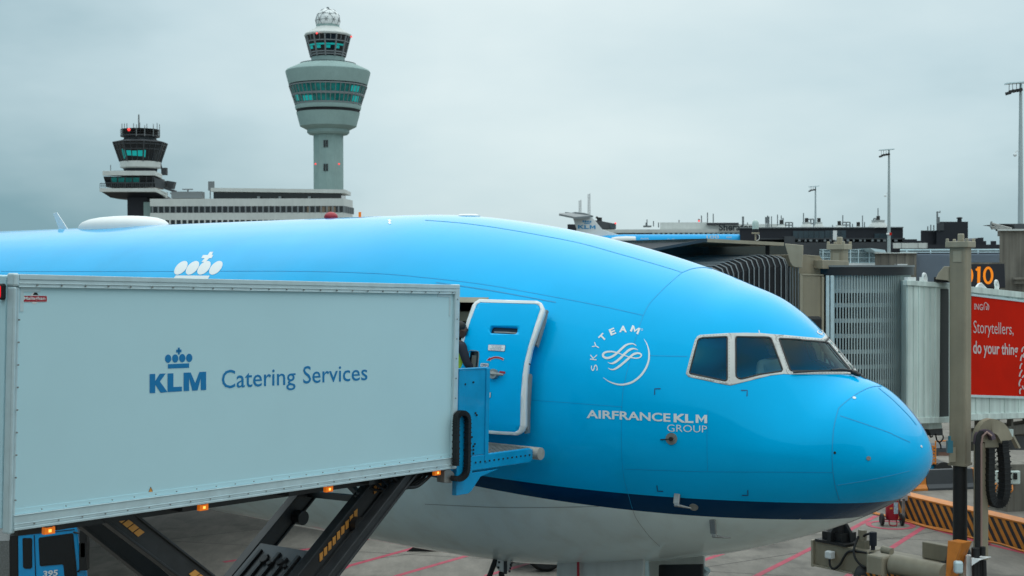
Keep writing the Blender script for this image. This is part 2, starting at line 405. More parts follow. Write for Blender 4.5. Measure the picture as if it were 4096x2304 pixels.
def letterM(x0, x1, b0, b1, c0, c1, wst=.24, cell=None):
    # a broad capital M drawn as three pieces: ends of the baseline and the capital heights there
    def q(u, t): return (x0+(x1-x0)*u, b0+(b1-b0)*u-t*(c0+(c1-c0)*u))
    v = [q(0,0),q(wst,0),q(wst,1),q(0,1), q(1-wst,0),q(1,0),q(1,1),q(1-wst,1), q(wst*.98,1),q(.5,.46),q(1-wst*.98,1),q(1-wst*.98,.66),q(.5,.12),q(wst*.98,.66)]
    return v, [[0,1,2,3],[4,5,6,7],[8,9,12,13],[9,10,11,12]]
class DEC(MB):
    # paint and trim laid on the aircraft skin from outlines seen in the photograph
    def put(s, vf, lift=.004, off=0.0, mir=False):
        v, f = vf; P = skin(v, lift, off); f = outward(P, f); s.add([tuple(p) for p in P], f)
        if mir: s.add([tuple(p) for p in mirror(P)], [q[::-1] for q in f])
def project(P):
    rel = P-np.array([0,0,H]); z = rel@np.array(F0); return np.stack([CX+FP*(rel@np.array(CAMX))/z, CY-FP*(rel@np.array(CAMY))/z], 1)
def inside(px, poly):
    x, y = px[:,0], px[:,1]; c = np.zeros(len(px), bool); n = len(poly)
    for i in range(n):
        x0, y0 = poly[i]; x1, y1 = poly[(i+1)%n]
        cond = ((y0 > y) != (y1 > y)) & (x < (x1-x0)*(y-y0)/((y1-y0) or 1e-9)+x0); c ^= cond
    return c
def C(pts, ox, oy, sc): return [(ox+x/sc, oy+y/sc) for x, y in pts]
# ------------------------------------------------------------ airliner
air = thing('airliner', 'big light blue airliner with white belly parked nose to the right at the gate', 'airliner', (NOSE.x, NOSE.y, 0))
wf = lambda p: C(p, 2700, 1250, 3.22)
WFRAME = wf([(140,790),(165,690),(205,540),(258,350),(285,310),(325,290),(680,268),(900,264),(1100,268),(1280,284),(1400,291),(1650,315),(1990,344),(2110,480),(2352,775),(2335,800),(2050,797),(1500,798),(1400,793),(1230,812),(1000,868),(720,940),(655,932),(175,830)])
GK = [wf([(180,775),(290,350),(335,322),(655,305),(678,318),(678,870),(650,890),(195,795)]),
      wf([(775,330),(795,305),(1215,315),(1245,340),(1392,735),(1375,765),(1100,805),(850,868),(805,852),(778,820)]),
      wf([(1330,345),(1348,328),(1600,345),(1955,378),(1985,395),(2262,735),(2245,766),(1500,763),(1475,745)])]
GKr = [roundpoly(p, 9, 3) for p in GK]
GLr = [roundpoly(shrink(p, 5.0), 7, 3) for p in GK]
DOORWAY = (6.22, 7.32, 5.02, 7.19)   # s0, s1, z0, z1
def fus_grid():
    s = np.concatenate([np.linspace(0, .35, 26)**1.0*np.linspace(.03,1,26), np.arange(.385, 3.4, .035), np.arange(3.4, 8.2, .055), np.arange(8.2, 14, .3), np.array([16,20,26,34,44,50.])])
    ph = np.linspace(0, 2*math.pi, 241)[:-1]
    return s, ph
def fus_pt(s, ph, inset=0.0):
    zt, zb, w_, zm = prof(s); c, sn = np.cos(ph), np.sin(ph); n = np.where(sn > 0, expo(s), 2.0)
    b = np.where(sn > 0, zt-zm, zm-zb)
    r = (np.abs(c/np.maximum(w_-inset,.01))**n+np.abs(sn/np.maximum(b-inset,.01))**n)**(-1/n)   # polar form of the section
    l, z = r*c, zm+r*sn
    return l, z
def body_mesh(name, mats, inset, s_max):
    ss, ph = fus_grid(); ss = ss[ss <= s_max]
    if inset: ss = ss[ss > .9]
    A, B = np.meshgrid(ss, ph, indexing='ij')
    # spread the angles evenly along the girth
    l, z = fus_pt(A, B, inset)
    P = np.stack([NX+A*AXN[0]+l*LATN[0], NY+A*AXN[1]+l*LATN[1], z], -1); ns, npn = A.shape
    verts = P.reshape(-1, 3); I = np.arange(ns*npn).reshape(ns, npn)
    q = np.stack([I[:-1], I[1:], np.roll(I, -1, 1)[1:], np.roll(I, -1, 1)[:-1]], -1).reshape(-1, 4)
    cen = verts[q].mean(1); px = project(cen); lc = ((cen[:,:2]-np.array([NX,NY]))@LATN); sc_ = ((cen[:,:2]-np.array([NX,NY]))@AXN)
    cut = np.zeros(len(q), bool)
    near = sc_ < 3.2
    pm = np.concatenate([np.array([NX,NY])+sc_[:,None]*AXN+np.abs(lc)[:,None]*LATN, cen[:,2:]], 1); pxm = project(pm)
    for p in GK:
        g = shrink(p, -2.5 if not inset else -3.0); cut |= near & inside(pxm, g)
    s0, s1, z0, z1 = DOORWAY
    cut |= (sc_ > s0) & (sc_ < s1) & (cen[:,2] > z0) & (cen[:,2] < z1) & (lc > 0)
    q = q[~cut]
    b = MB(); tipf = []
    vs = [tuple(v) for v in verts]; fs = [tuple(int(i) for i in f) for f in q]
    if not inset:
        vs.append(tuple(ac(0, 0, 4.938))); t = len(vs)-1; fs += [(t, int(I[0,k]), int(I[0,(k+1)%npn])) for k in range(npn)]
    fs.append([int(i) for i in I[-1]][::-1])
    if inset: fs.append([int(i) for i in I[0]])
    b.v = [Vector(v) for v in vs]; b.f = [list(f) for f in fs]; b.m = [0]*len(fs)
    o = b.build(name, mats, air, smooth=50, fixn=(inset == 0))
    return o
def skin_material():
    m = mat('aircraft_paint', (0,.3,.7), .07, var=0, spec=.45); t = m.node_tree; p = t.nodes['Principled BSDF']; p.inputs['Specular Tint'].default_value = (.12,.7,1,1); p.inputs['Coat Weight'].default_value = 0; p.inputs['Coat Roughness'].default_value = .04
    tcx = nd(t, 'ShaderNodeTexCoord'); sp = nd(t, 'ShaderNodeSeparateXYZ'); t.links.new(tcx.outputs['Object'], sp.inputs[0])
    ds = nd(t, 'ShaderNodeVectorMath', operation='DOT_PRODUCT'); ds.inputs[1].default_value = tuple(AX); t.links.new(tcx.outputs['Object'], ds.inputs[0])
    def mt(op, a, b):
        n = nd(t, 'ShaderNodeMath', operation=op)
        for i, v in enumerate((a, b)):
            if isinstance(v, (int, float)): n.inputs[i].default_value = v
            else: t.links.new(v, n.inputs[i])
        return n.outputs[0]
    q = mt('SUBTRACT', ds.outputs['Value'], 1.5); q = mt('MULTIPLY', q, q)
    top = mt('GREATER_THAN', sp.outputs[2], mt('ADD', mt('MULTIPLY', q, .0048), 4.362))
    bot = mt('GREATER_THAN', sp.outputs[2], mt('ADD', mt('MULTIPLY', q, .0088), 4.076))
    n = nd(t, 'ShaderNodeTexNoise'); n.inputs['Scale'].default_value = .9; n.inputs['Detail'].default_value = 5; t.links.new(tcx.outputs['Object'], n.inputs['Vector'])
    mpp = nd(t, 'ShaderNodeMapping'); mpp.inputs['Scale'].default_value = (1.2,1.2,.5); t.links.new(tcx.outputs['Object'], mpp.inputs[0])
    n2 = nd(t, 'ShaderNodeTexNoise'); n2.inputs['Scale'].default_value = 2.2; n2.inputs['Detail'].default_value = 7; t.links.new(mpp.outputs[0], n2.inputs['Vector'])
    def mixc(f, a, b):
        x = nd(t, 'ShaderNodeMix', data_type='RGBA')
        for i, v in ((0, f), (6, a), (7, b)):
            if isinstance(v, tuple): x.inputs[i].default_value = (*v, 1)
            else: t.links.new(v, x.inputs[i])
        return x.outputs[2]
    r2 = nd(t, 'ShaderNodeMapRange'); r2.inputs[1].default_value = .48; r2.inputs[2].default_value = .8; t.links.new(n2.outputs[0], r2.inputs[0])
    belly = mixc(r2.outputs[0], (.80,.90,.88), (.72,.78,.74))
    c = mixc(bot, belly, (.0015,.030,.095)); c = mixc(top, c, (.0002,.46,.89)); 
    r = nd(t, 'ShaderNodeMapRange'); r.inputs[1].default_value = .3; r.inputs[2].default_value = .7; r.inputs[3].default_value = .94; r.inputs[4].default_value = 1.03; t.links.new(n.outputs[0], r.inputs[0])
    v = nd(t, 'ShaderNodeVectorMath', operation='SCALE'); t.links.new(c, v.inputs[0]); t.links.new(r.outputs[0], v.inputs['Scale']); t.links.new(v.outputs[0], p.inputs['Base Color'])
    # faint oil-canning of the skin between frames
    mp3 = nd(t, 'ShaderNodeMapping'); mp3.inputs['Scale'].default_value = (.9,.9,.9); t.links.new(tcx.outputs['Object'], mp3.inputs[0])
    n3 = nd(t, 'ShaderNodeTexNoise'); n3.inputs['Scale'].default_value = 1.6; n3.inputs['Detail'].default_value = 2; t.links.new(mp3.outputs[0], n3.inputs['Vector'])
    bp = nd(t, 'ShaderNodeBump'); bp.inputs['Strength'].default_value = .05; bp.inputs['Distance'].default_value = .05; t.links.new(n3.outputs[0], bp.inputs['Height'])
    t.links.new(bp.outputs[0], p.inputs['Normal'])
    return m
M['skin_paint'] = skin_material()
M['seam'] = mat('panel_seam', (.0,.31,.62), .5, var=0); M['seam_grey'] = mat('panel_seam_grey', (.25,.25,.25), .6, var=0)
M['navy_mark'] = mat('navy_marking', (.0,.03,.16), .45, var=0)
M['trim'] = mat('window_trim', (.58,.59,.57), .42, var=.1, vs=6)
def glass_material():
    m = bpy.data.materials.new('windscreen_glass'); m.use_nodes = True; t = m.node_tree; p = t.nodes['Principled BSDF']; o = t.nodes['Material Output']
    p.inputs['Base Color'].default_value = (.018,.085,.095,1); p.inputs['Roughness'].default_value = .06; p.inputs['IOR'].default_value = 2.1  # teal base colour stands in for part of the reflected surroundings
    tcx = nd(t, 'ShaderNodeTexCoord'); n = nd(t, 'ShaderNodeTexNoise'); n.inputs['Scale'].default_value = .8; n.inputs['Detail'].default_value = 1.5; n.inputs['Distortion'].default_value = .4
    t.links.new(tcx.outputs['Object'], n.inputs['Vector'])
    r = nd(t, 'ShaderNodeMapRange'); r.inputs[1].default_value = .3; r.inputs[2].default_value = .7; r.inputs[3].default_value = 92; r.inputs[4].default_value = 172; t.links.new(n.outputs[0], r.inputs[0])
    t.links.new(r.outputs[0], p.inputs['Thin Film Thickness']); p.inputs['Thin Film IOR'].default_value = 1.5
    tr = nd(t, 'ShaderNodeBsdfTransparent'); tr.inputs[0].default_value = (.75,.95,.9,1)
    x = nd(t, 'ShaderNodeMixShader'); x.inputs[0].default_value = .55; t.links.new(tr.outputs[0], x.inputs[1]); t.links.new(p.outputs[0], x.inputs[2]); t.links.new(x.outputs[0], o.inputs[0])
    return m
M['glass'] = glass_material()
fuse = body_mesh('fuselage', M['skin_paint'], 0, 60)
lin = body_mesh('cabin_lining', M['lining'], .10, 9.0)
# cockpit window surround, gaskets and panes
d = DEC(); d.put(flatmesh([WFRAME]+GKr, 18), .006, mir=True); wfr = d.build('window_surround', M['trim'], air, smooth=40, solid=.012, fixn=False)
for a, b in zip(GKr, GLr):
    for mir in (False, True):
        d = DEC(); v, f = flatmesh([a, b], 18); P = skin(v, .011); f = outward(P, f)
        if mir: P = mirror(P); f = [q[::-1] for q in f]
        d.add([tuple(q) for q in P], f); gk = d.build('windscreen_window', M['black'], air, smooth=40, solid=.016, fixn=False)
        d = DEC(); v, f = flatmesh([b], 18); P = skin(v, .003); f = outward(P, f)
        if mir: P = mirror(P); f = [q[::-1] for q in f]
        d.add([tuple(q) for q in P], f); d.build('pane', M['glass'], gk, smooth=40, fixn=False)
# screws round the two bolted panes, as one pattern
d = DEC()
def dots(poly, step, r):
    n = len(poly)
    for i in range(n):
        (x0, y0), (x1, y1) = poly[i], poly[(i+1)%n]; k = max(1, int(math.hypot(x1-x0, y1-y0)/step))
        for j in range(k):
            cx, cy = x0+(x1-x0)*j/k, y0+(y1-y0)*j/k
            v = [(cx+r*math.cos(a*math.pi/3), cy+r*math.sin(a*math.pi/3)) for a in range(6)]; d.put((v, [list(range(6))]), .009)
dots(shrink(GK[0], -6), 12, 1.2); dots(shrink(GK[2], -5.5), 12, 1.2)
d.build('screws', M['dark'], wfr)
d = DEC()
for pl in ([(690,268),(718,290),(722,330),(722,930)], [(1280,286),(1300,310),(1295,345),(1440,770),(1460,795)], [(1400,293),(1325,305),(1300,330)], [(2000,345),(2340,790)]):
    d.put(strokemesh(wf(pl), 2.0), .008)
d.build('panel_joints', M['seam_grey'], wfr, fixn=False)
# panel seams
d = DEC(); r1 = lambda p: C(p, 1700, 800, 2.576); r2 = lambda p: C(p, 2600, 900, 2.576); r3 = lambda p: C(p, 3200, 1400, 4.293); r4 = lambda p: C(p, 3200, 1700, 4.293)
def seam(pts, wd=1.6, k=5): d.put(strokemesh(smoothpath(pts, k), wd), .004)
seam(r1([(0,207),(400,240),(800,295),(1200,365),(1600,445),(2000,555),(2300,640),(2570,720)])+r2([(330,490)]))
seam(r2([(330,490),(430,452),(550,437),(640,452)]), 1.8)
seam([(2728,1090),(2640,1170)]+r1([(2250,1190)])+[(2505,1500),(2487,1640),(2490,1870),(2520,2000),(2530,2034)], 1.5)
seam([(5,1086),(560,1086),(1165,1085),(1500,1094)]+r1([(0,800),(600,870),(1200,975),(1800,1090),(2250,1190)]))
seam([(2600,1423),(2750,1426)]); seam([(2120,1600),(2300,1613),(2489,1627)]); seam([(2498,1876),(2800,1886),(3100,1888),(3331,1890)])
seam([(2832,1640),(2828,1760),(2830,1884)], 1.4)
seam(r3([(1400,625),(1290,625),(1180,650),(1050,710),(920,790),(800,880),(680,985),(650,1040),(610,1200),(575,1380)])+r4([(555,400),(552,600),(572,860),(610,1060),(680,1300)]), 2.8)
seam(r3([(690,1130),(1200,1300),(1560,1430)])+r4([(1600,165),(1890,297)]), 2.4)
seam(r3([(1350,652),(1600,860),(1850,1110),(2000,1290)]), 2.2)
d.build('panel_seams', M['seam'], air, fixn=False)
d = DEC(); seam(r1([(115,850),(600,920),(1000,990),(1350,1055)]), 4.0); d.build('rain_gutter', M['seam'], air, solid=.02, fixn=False)
d = DEC(); seam([(1700,2016),(1950,2028),(2150,2030),(2400,2025)], 1.8); seam([(2531,2038),(2548,2078),(2598,2145),(2640,2185)], 1.4); d.build('belly_seams', M['seam_grey'], air, fixn=False)
M['strip'] = mat('lightning_strip', (.02,.42,.78), .35, var=0)
d = DEC(); seam(r4([(650,1032),(1100,960),(1500,880),(1875,788)]), 3.0); d.build('lightning_strip', M['strip'], air, solid=.008, fixn=False)
d = DEC(); c5 = lambda p: C(p, 2700, 1960, 3.22)
d.put(strokemesh(c5([(870,575),(1110,490),(1150,515),(1230,522),(1320,492),(1620,368)]), 1.3), .004); d.build('scuff_line', M['decal_white'], air, fixn=False)
# emblem and lettering on the nose
d = DEC(); sk = lambda p: C(p, 2330, 1270, 4.83)
for ch, x, y, ang, bold in (('S',230,975,100,0),('K',215,765,84,0),('Y',265,555,60,.0),('T',390,385,45,.035),('E',580,275,22,.035),('A',785,225,-2,.035),('M',1020,240,-22,.035)):
    px, py = sk([(x, y)])[0]; wd = {'M':35,'A':30,'T':26,'E':23,'S':24,'K':24,'Y':25}[ch]
    if ch == 'M':
        mv, mf = letterM(-17.5, 17.5, 13, 13, 26, 26, .22); ca, sa = math.cos(math.radians(ang)), math.sin(math.radians(ang)); d.put(([(px+x_*ca+y_*sa, py-x_*sa+y_*ca) for x_, y_ in mv], mf), .005); continue
    d.put(glyph(ch, px, py, 26, wd, math.radians(ang), bold), .005)
d.put(strokemesh(smoothpath(sk([(1165,237),(1160,220),(1142,222),(1132,238),(1142,254),(1160,252),(1165,237)]), 2), 1.0), .005)
rib = sk([(1040,548),(990,515),(920,510),(840,538),(770,595),(690,670),(610,735),(540,772),(470,785),(415,765),(397,725),(430,680),(500,662),(580,662),(660,680)])
sr_ = smoothpath(rib, 5); nn = len(sr_); wv = [2+6.5*min(1, i/(nn*.25))*(1 if i < nn*.72 else max(.42, 1-(i-nn*.72)/(nn*.28)*.6)) for i in range(nn)]
d.put(strokemesh(sr_, wv), .005)
d.put(strokemesh(smoothpath(sk([(640,670),(740,708),(840,745),(930,772),(960,783)]), 4), 3.2), .0052)
rib = sk([(497,978),(545,1003),(610,1003),(690,960),(780,890),(870,812),(950,740),(1010,703),(1075,692),(1125,708),(1138,740),(1105,775),(1040,788),(960,778),(930,772)])
sr_ = smoothpath(rib, 5); nn = len(sr_); wv = [1.5+7*min(1, i/(nn*.22))*(1 if i < nn*.5 else max(.42, 1-(i-nn*.5)/(nn*.25)*.55)) for i in range(nn)]
d.put(strokemesh(sr_, wv), .005)
rib = sk([(1075,632),(1020,608),(960,606),(890,640),(820,700),(740,780),(660,848),(590,885),(540,887),(490,866)])
sr_ = smoothpath(rib, 5); nn = len(sr_); wv = [1.2+7.6*min(1, min(i, nn-1-i)/(nn*.28)) for i in range(nn)]
d.put(strokemesh(sr_, wv), .005)
arc = sk([(1187,415),(1240,505),(1275,610),(1288,720),(1275,850),(1215,1000),(1110,1140),(970,1245),(830,1290),(720,1297),(610,1275),(500,1230),(400,1160)])
sr_ = smoothpath(arc, 5); nn = len(sr_); wv = [.8+7.4*math.sin(math.pi*i/(nn-1))**.8 for i in range(nn)]
d.put(strokemesh(sr_, wv), .005); d.build('emblem', M['decal_white'], air, fixn=False)
d = DEC(); d.put(word('AIRFRANCE', 2347, 2682, 1671, 1686.5, 31.5, 32.5, .022, cell=22), .005); d.put(word('KL', 2695, 2774, 1687.5, 1690.8, 33, 33, .035, cell=22), .005); d.put(letterM(2783, 2828.5, 1691.5, 1693.3, 33, 33), .005); d.put(word('GROUP', 2669, 2828, 1726, 1730, 28, 26.5, -.006, cell=22), .005)
d.put(glyph('Q', *r2([(1752,1107)])[0], 21, 27, -.12, .015), .005)
d.build('lettering', M['decal_white'], air, fixn=False)
d = DEC(); ck = lambda p: C(p, 500, 1000, 2.229)
for x, y in ((500,160),(603,160),(706,160),(812,160)):
    e_ = []
    for k in range(28):
        a = k*2*math.pi/28; u, v = 76*math.cos(a), 41*math.sin(a); cu, su = math.cos(math.radians(47)), math.sin(math.radians(47)); e_.append((x+(u*cu-v*su)*1.0, y-(u*su+v*cu)*.98))
    d.put(flatmesh([ck(e_)], 20), .005)
d.put(flatmesh([ck([(455,228),(757,230),(740,262),(690,330),(385,330),(428,262)])], 20), .005)
d.put(flatmesh([ck([(758,18),(788,18),(775,45),(788,45),(772,74),(752,74),(720,108),(683,108),(712,74),(683,74),(697,46),(740,46)])], 20), .005)
d.build('crown_emblem', M['decal_white'], air, fixn=False)
d = DEC(); lk = lambda p: C(p, 2250, 1200, 2.414)
d.put(strokemesh(lk([(890,915),(892,857),(948,857)]), 4), .005)
d.put(strokemesh(wf([(850,1004),(930,1004),(926,1082)]), 4), .005); k8 = lambda p: C(p, 2000, 1800, 2.147)
d.put(strokemesh(k8([(1348,303),(1353,352),(1402,354)]), 4), .005); d.put(strokemesh(k8([(2128,343),(2130,388),(2078,388)]), 4), .005)
d.build('corner_marks', M['navy_mark'], air, fixn=False)
# probes, vents and aerials
def disc(px, r, h, name, m, n=16):
    P = hit([px]); nn_ = Vector(grad(P)[0]); P = Vector(P[0]); b = MB(); b.cyl(P-nn_*.01, P+nn_*h, r, n); return b, P, nn_
b, P, N = disc((2686,1755), .085, .012, '', None); o = b.build('vane_sensor', M['alu_dark'], air, smooth=40)
b = MB(); b.cyl(P, P+N*.06, .03); b.cyl(P+N*.05, P+N*.07+AX*.17-Vector((0,0,.02)), .008, 8); b.build('vane', M['dark'], o)
for a, bpt, c_ in (((2709,1975),(2712,1994),(2775,2003)), ((2850,2078),(2856,2107),(2926,2111))):
    P = hit([a, bpt, c_]); N = grad(P); q = [Vector(P[0])+Vector(N[0])*.0, Vector(P[1])+Vector(N[1])*.12, Vector(P[1])+Vector(N[1])*.16-AX*.04, Vector(P[2])+Vector(N[2])*.17]
    b = MB(); b.rect([q[0], q[1], q[2]], AX, .1, .03); b.tube([q[2]+AX*.06, q[2], q[3]], [.022,.022,.008], 10); b.build('pitot_probe', M['alu_dark'], air, bevel=.008)
b, P, N = disc((2775,2028), .065, .008, '', None); b.build('static_port', M['alu_dark'], air, smooth=40)
b, P, N = disc((3474,1833), .03, .01, '', None); b.build('drain_fitting', M['alu_dark'], air)
b, P, N = disc((3339,1811), .018, .006, '', None); b.build('bolt', M['dark'], air)
b, P, N = disc((3417,1592), .025, .008, '', None); b.build('static_button', M['decal_white'], air)
b, P, N = disc((3685,1786), .02, .008, '', None); b.build('static_button', M['decal_white'], air)
# windscreen wipers, one each side of the centre post
def wiper(pxs, lift, name='wiper'):
    P = skin(pxs, lift); b = MB(); b.tube([Vector(p) for p in P], .013, 6); return b, P
b, P = wiper(wf([(1510,796),(1700,785),(1830,778),(2000,778)]), .045); b.tube([Vector(p) for p in skin(wf([(1990,778),(2110,776),(2240,795),(2300,810)]), .06)], [.014,.02,.022,.02], 8)
b.tube([Vector(p) for p in skin(wf([(2255,800),(2310,818),(2365,850)]), .05)], [.03,.042,.026], 8); b.build('wiper', M['black'], air, smooth=50)
b = MB()
b.tube([ac(1.13,-.16,6.14), ac(1.05,-.14,6.10), ac(.97,-.12,6.03), ac(.93,-.11,5.99)], [.014,.03,.045,.03], 8); b.build('wiper', M['black'], air, smooth=50)
# roof: satellite dome, blade aerial, beacon
def crown(s): return float(prof(np.array([s]))[0][0])
def on_crown(x, y, lift=0):      # where a pixel column meets the ridge line of the body
    best = min(np.arange(2, 40, .05), key=lambda s: abs(project(np.array([[*ac(s,0,crown(s))]]))[0,0]-x)); return best
s0 = on_crown(490, 0); b = MB(); c0 = ac(s0, 0, 8.66)
prf = [(0,.36),(.35,.352),(.7,.325),(1.0,.27),(1.2,.19),(1.3,.1),(1.34,.0),(1.35,-.1)][::-1]
vs = []
b.lathe([(r, z) for r, z in prf], (0,0,0), 40)
b.v = [c0+AX*(v.x*1.2)+LAT*(v.y*.5)+Vector((0,0,v.z*.72+.03)) for v in b.v]; b.build('satellite_dome', M['white'], air, smooth=60)
s1 = on_crown(248, 0); b = MB(); b.prism([ac(s1-.3,0.012,8.66), ac(s1+.12,.012,8.66), ac(s1+.42,.006,9.10), ac(s1+.24,.006,9.12)], LAT*-.02); b.build('blade_aerial', M['white'], air, bevel=.005)
s2 = on_crown(1326, 0); b = MB(); b.ball(ac(s2,0,crown(s2)+.02), .11, 8, sz=1.0, sx=1.3, sy=1.3); b.build('beacon', M['red'], air, smooth=60)
s2 = on_crown(1440, 0); b = MB(); b.box(-.025,.025,-.02,.02,0,.11); b.v = [v+ac(s2,0,crown(s2)-.01) for v in b.v]; b.build('amber_beacon', M['amber'], air)
s2 = on_crown(1870, 0); b = MB(); b.lathe([(0,.03),(.15,.028),(.22,0),(.22,-.05)][::-1], ac(s2,0,crown(s2)), 20); b.build('flush_aerial', M['white'], air, smooth=50)
d = DEC(); d.put(flatmesh([[(1550,880),(1560,877),(1565,884),(1561,889),(1566,895),(1558,897),(1552,892),(1556,887)]]), .005); d.put(flatmesh([C([(1076,228),(1086,230),(1086,248),(1096,262),(1080,262),(1078,248)],2700,1250,3.22)]), .005); d.build('small_markings', M['decal_white'], air)
# opened service door, hung outside the skin ahead of the doorway
dk = lambda p: C(p, 1750, 1150, 2.23)
DO = dk([(310,160),(335,128),(375,104),(890,120),(930,140),(948,180),(945,212),(890,370),(830,540),(800,680),(785,800),(775,1000),(772,1240),(755,1290),(715,1318),(560,1312),(436,1302),(200,1282),(165,1265),(148,1235),(140,1100),(150,900),(165,720),(175,620),(215,450),(265,290)])
DI = dk([(343,165),(358,145),(385,132),(880,148),(908,165),(918,195),(860,370),(808,540),(775,680),(757,800),(745,960),(738,1230),(725,1270),(690,1290),(560,1284),(436,1274),(200,1255),(180,1245),(172,1225),(168,1100),(178,900),(192,720),(200,620),(243,450),(295,290)])
HOLE1 = roundpoly(dk([(462,375),(480,340),(712,350),(716,385),(700,418),(465,408)]), 8, 3)
HOLE2 = roundpoly(dk([(262,760),(285,562),(368,570),(365,640),(345,860),(250,850)]), 9, 3)
OFF = .30
d = DEC(); d.put(flatmesh([DI, HOLE1, HOLE2], 20), 0, OFF); door = d.build('service_door', M['skin_paint'], air, smooth=50, solid=.13, fixn=False)
d = DEC(); d.put(flatmesh([DO, DI], 20), .004, OFF); d.build('door_rim', M['decal_white'], door, smooth=40, solid=.10, fixn=False)
d = DEC(); d.put(flatmesh([HOLE1], 20), -.07, OFF); d.build('handle_recess', mat('recess_grey', (.012,.03,.045), .5, var=.2), door, fixn=False)
d = DEC(); d.put(strokemesh(dk([(497,390),(600,392),(700,400)]), 4), -.03, OFF); d.build('recess_lip', M['alu_dark'], door, fixn=False)
d = DEC(); d.put(flatmesh([HOLE2], 20), -.03, OFF); dw = d.build('door_window', M['win_dark'], door, fixn=False)
d = DEC(); d.put(flatmesh([shrink(HOLE2, -2.5), HOLE2], 20), .004, OFF); d.build('window_frame', M['alu_dark'], dw, fixn=False)
d = DEC(); d.put(flatmesh([dk([(300,600),(340,602),(318,850),(275,850)])], 20), -.026, OFF); d.build('blind', mat('cream_blind', (.12,.12,.105), .7), dw, fixn=False)
def placard(poly, txt=None, wordargs=None, border=1.2):
    d = DEC(); d.put(flatmesh([roundpoly(shrink(dk(poly), -border), 4, 3)], 20), .006, OFF); pl = d.build('placard', M['navy_mark'], door, fixn=False)
    d = DEC(); d.put(flatmesh([roundpoly(dk(poly), 3.5, 3)], 20), .009, OFF); d.build('placard_face', M['decal_white'], pl, fixn=False)
    d = DEC()
    for wa in wordargs: d.put(word(*wa), .012, OFF)
    d.build('lettering', M['navy_mark'], pl, fixn=False)
def dwd(t, x0, x1, y, h, b=.01):
    (a, yy), (c, _) = dk([(x0, y), (x1, y)]); return (t, a, c, yy, yy+.6, h/2.23, h/2.23, b)
placard([(457,512),(606,517),(600,570),(453,562)], wordargs=[dwd('PUSH IN RED FLAPS',486,575,526,8,0), dwd('PULL OUT HANDLE',490,572,539,8,0), dwd('ROTATE AS SHOWN BELOW',470,588,551,8,0), dwd('PULL DOOR OUTWARD',478,572,563,8,0)])
placard([(388,676),(458,678),(456,709),(385,707)], wordargs=[dwd('OPEN',393,450,704,22,.02)])
placard([(395,933),(478,936),(474,983),(392,980)], wordargs=[dwd('EXIT',402,468,976,36,.03)])
d = DEC(); d.put(strokemesh(smoothpath(dk([(592,645),(560,630),(520,624),(490,632),(468,642)]), 4), 9), .006, OFF); d.put(flatmesh([dk([(437,652),(470,620),(478,656)])]), .006, OFF); ao = d.build('arrow_outline', M['decal_white'], door, fixn=False)
d = DEC(); d.put(strokemesh(smoothpath(dk([(590,644),(560,630),(520,624),(490,632),(465,642)]), 4), 6.5), .009, OFF); d.put(flatmesh([dk([(443,650),(468,624),(474,653)])]), .009, OFF); d.build('arrow', M['red'], ao, fixn=False)
d = DEC(); d.put(flatmesh([dk([(434,742),(484,738),(482,756),(434,758)])]), .008, OFF); d.put(flatmesh([dk([(556,745),(606,750),(606,770),(553,762)])]), .008, OFF); hr = d.build('door_handle', M['red'], door, fixn=False)
P = [Vector(p) for p in skin(dk([(436,768),(480,765),(512,775),(550,778),(604,784)]), .05, OFF)]; b = MB(); b.tube(P, [.015,.025,.045,.025,.014], 8)
q = Vector(grad(np.array([P[2]]))[0]); b.cyl(P[2]-q*.04, P[2]+q*.02, .075, 14); b.build('lever', M['alu_dark'], hr, smooth=40)
P = [Vector(p) for p in skin(dk([(965,205),(940,280),(900,420),(870,520)]), 0, .16)]; b = MB(); b.rect(P, AX, .10, .05); b.build('upper_hinge', M['frame_grey'], door, bevel=.008)
P = [Vector(p) for p in skin(dk([(965,205),(945,300),(905,430),(876,522)]), 0, .13)]; b = MB(); b.rect(P, AX, .02, .12); b.v = [v-AX*.0 for v in b.v]; b.build('hinge_seal', M['alu_dark'], door)
P = [Vector(p) for p in skin(dk([(812,770),(800,900),(792,1060),(788,1180),(790,1270)]), 0, .17)]; b = MB(); b.rect(P, AX, .10, .05); b.build('lower_hinge', M['frame_grey'], door, bevel=.008)
P = [Vector(p) for p in skin(dk([(822,780),(812,950),(804,1120),(800,1300)]), 0, .14)]; b = MB(); b.rect(P, AX, .025, .1); b.build('hinge_seal', M['alu_dark'], door)
b = MB()
for x, y in ((950,232),(907,346),(886,416),(862,486),(820,686),(797,832),(792,870),(783,1002),(783,1065),(780,1126),(779,1235)):
    P = hit(dk([(x, y)]), .2); N = Vector(grad(P)[0]); b.cyl(Vector(P[0]), Vector(P[0])+N*.05, .022, 8)
b.build('hinge_bolts', M['dark'], door)
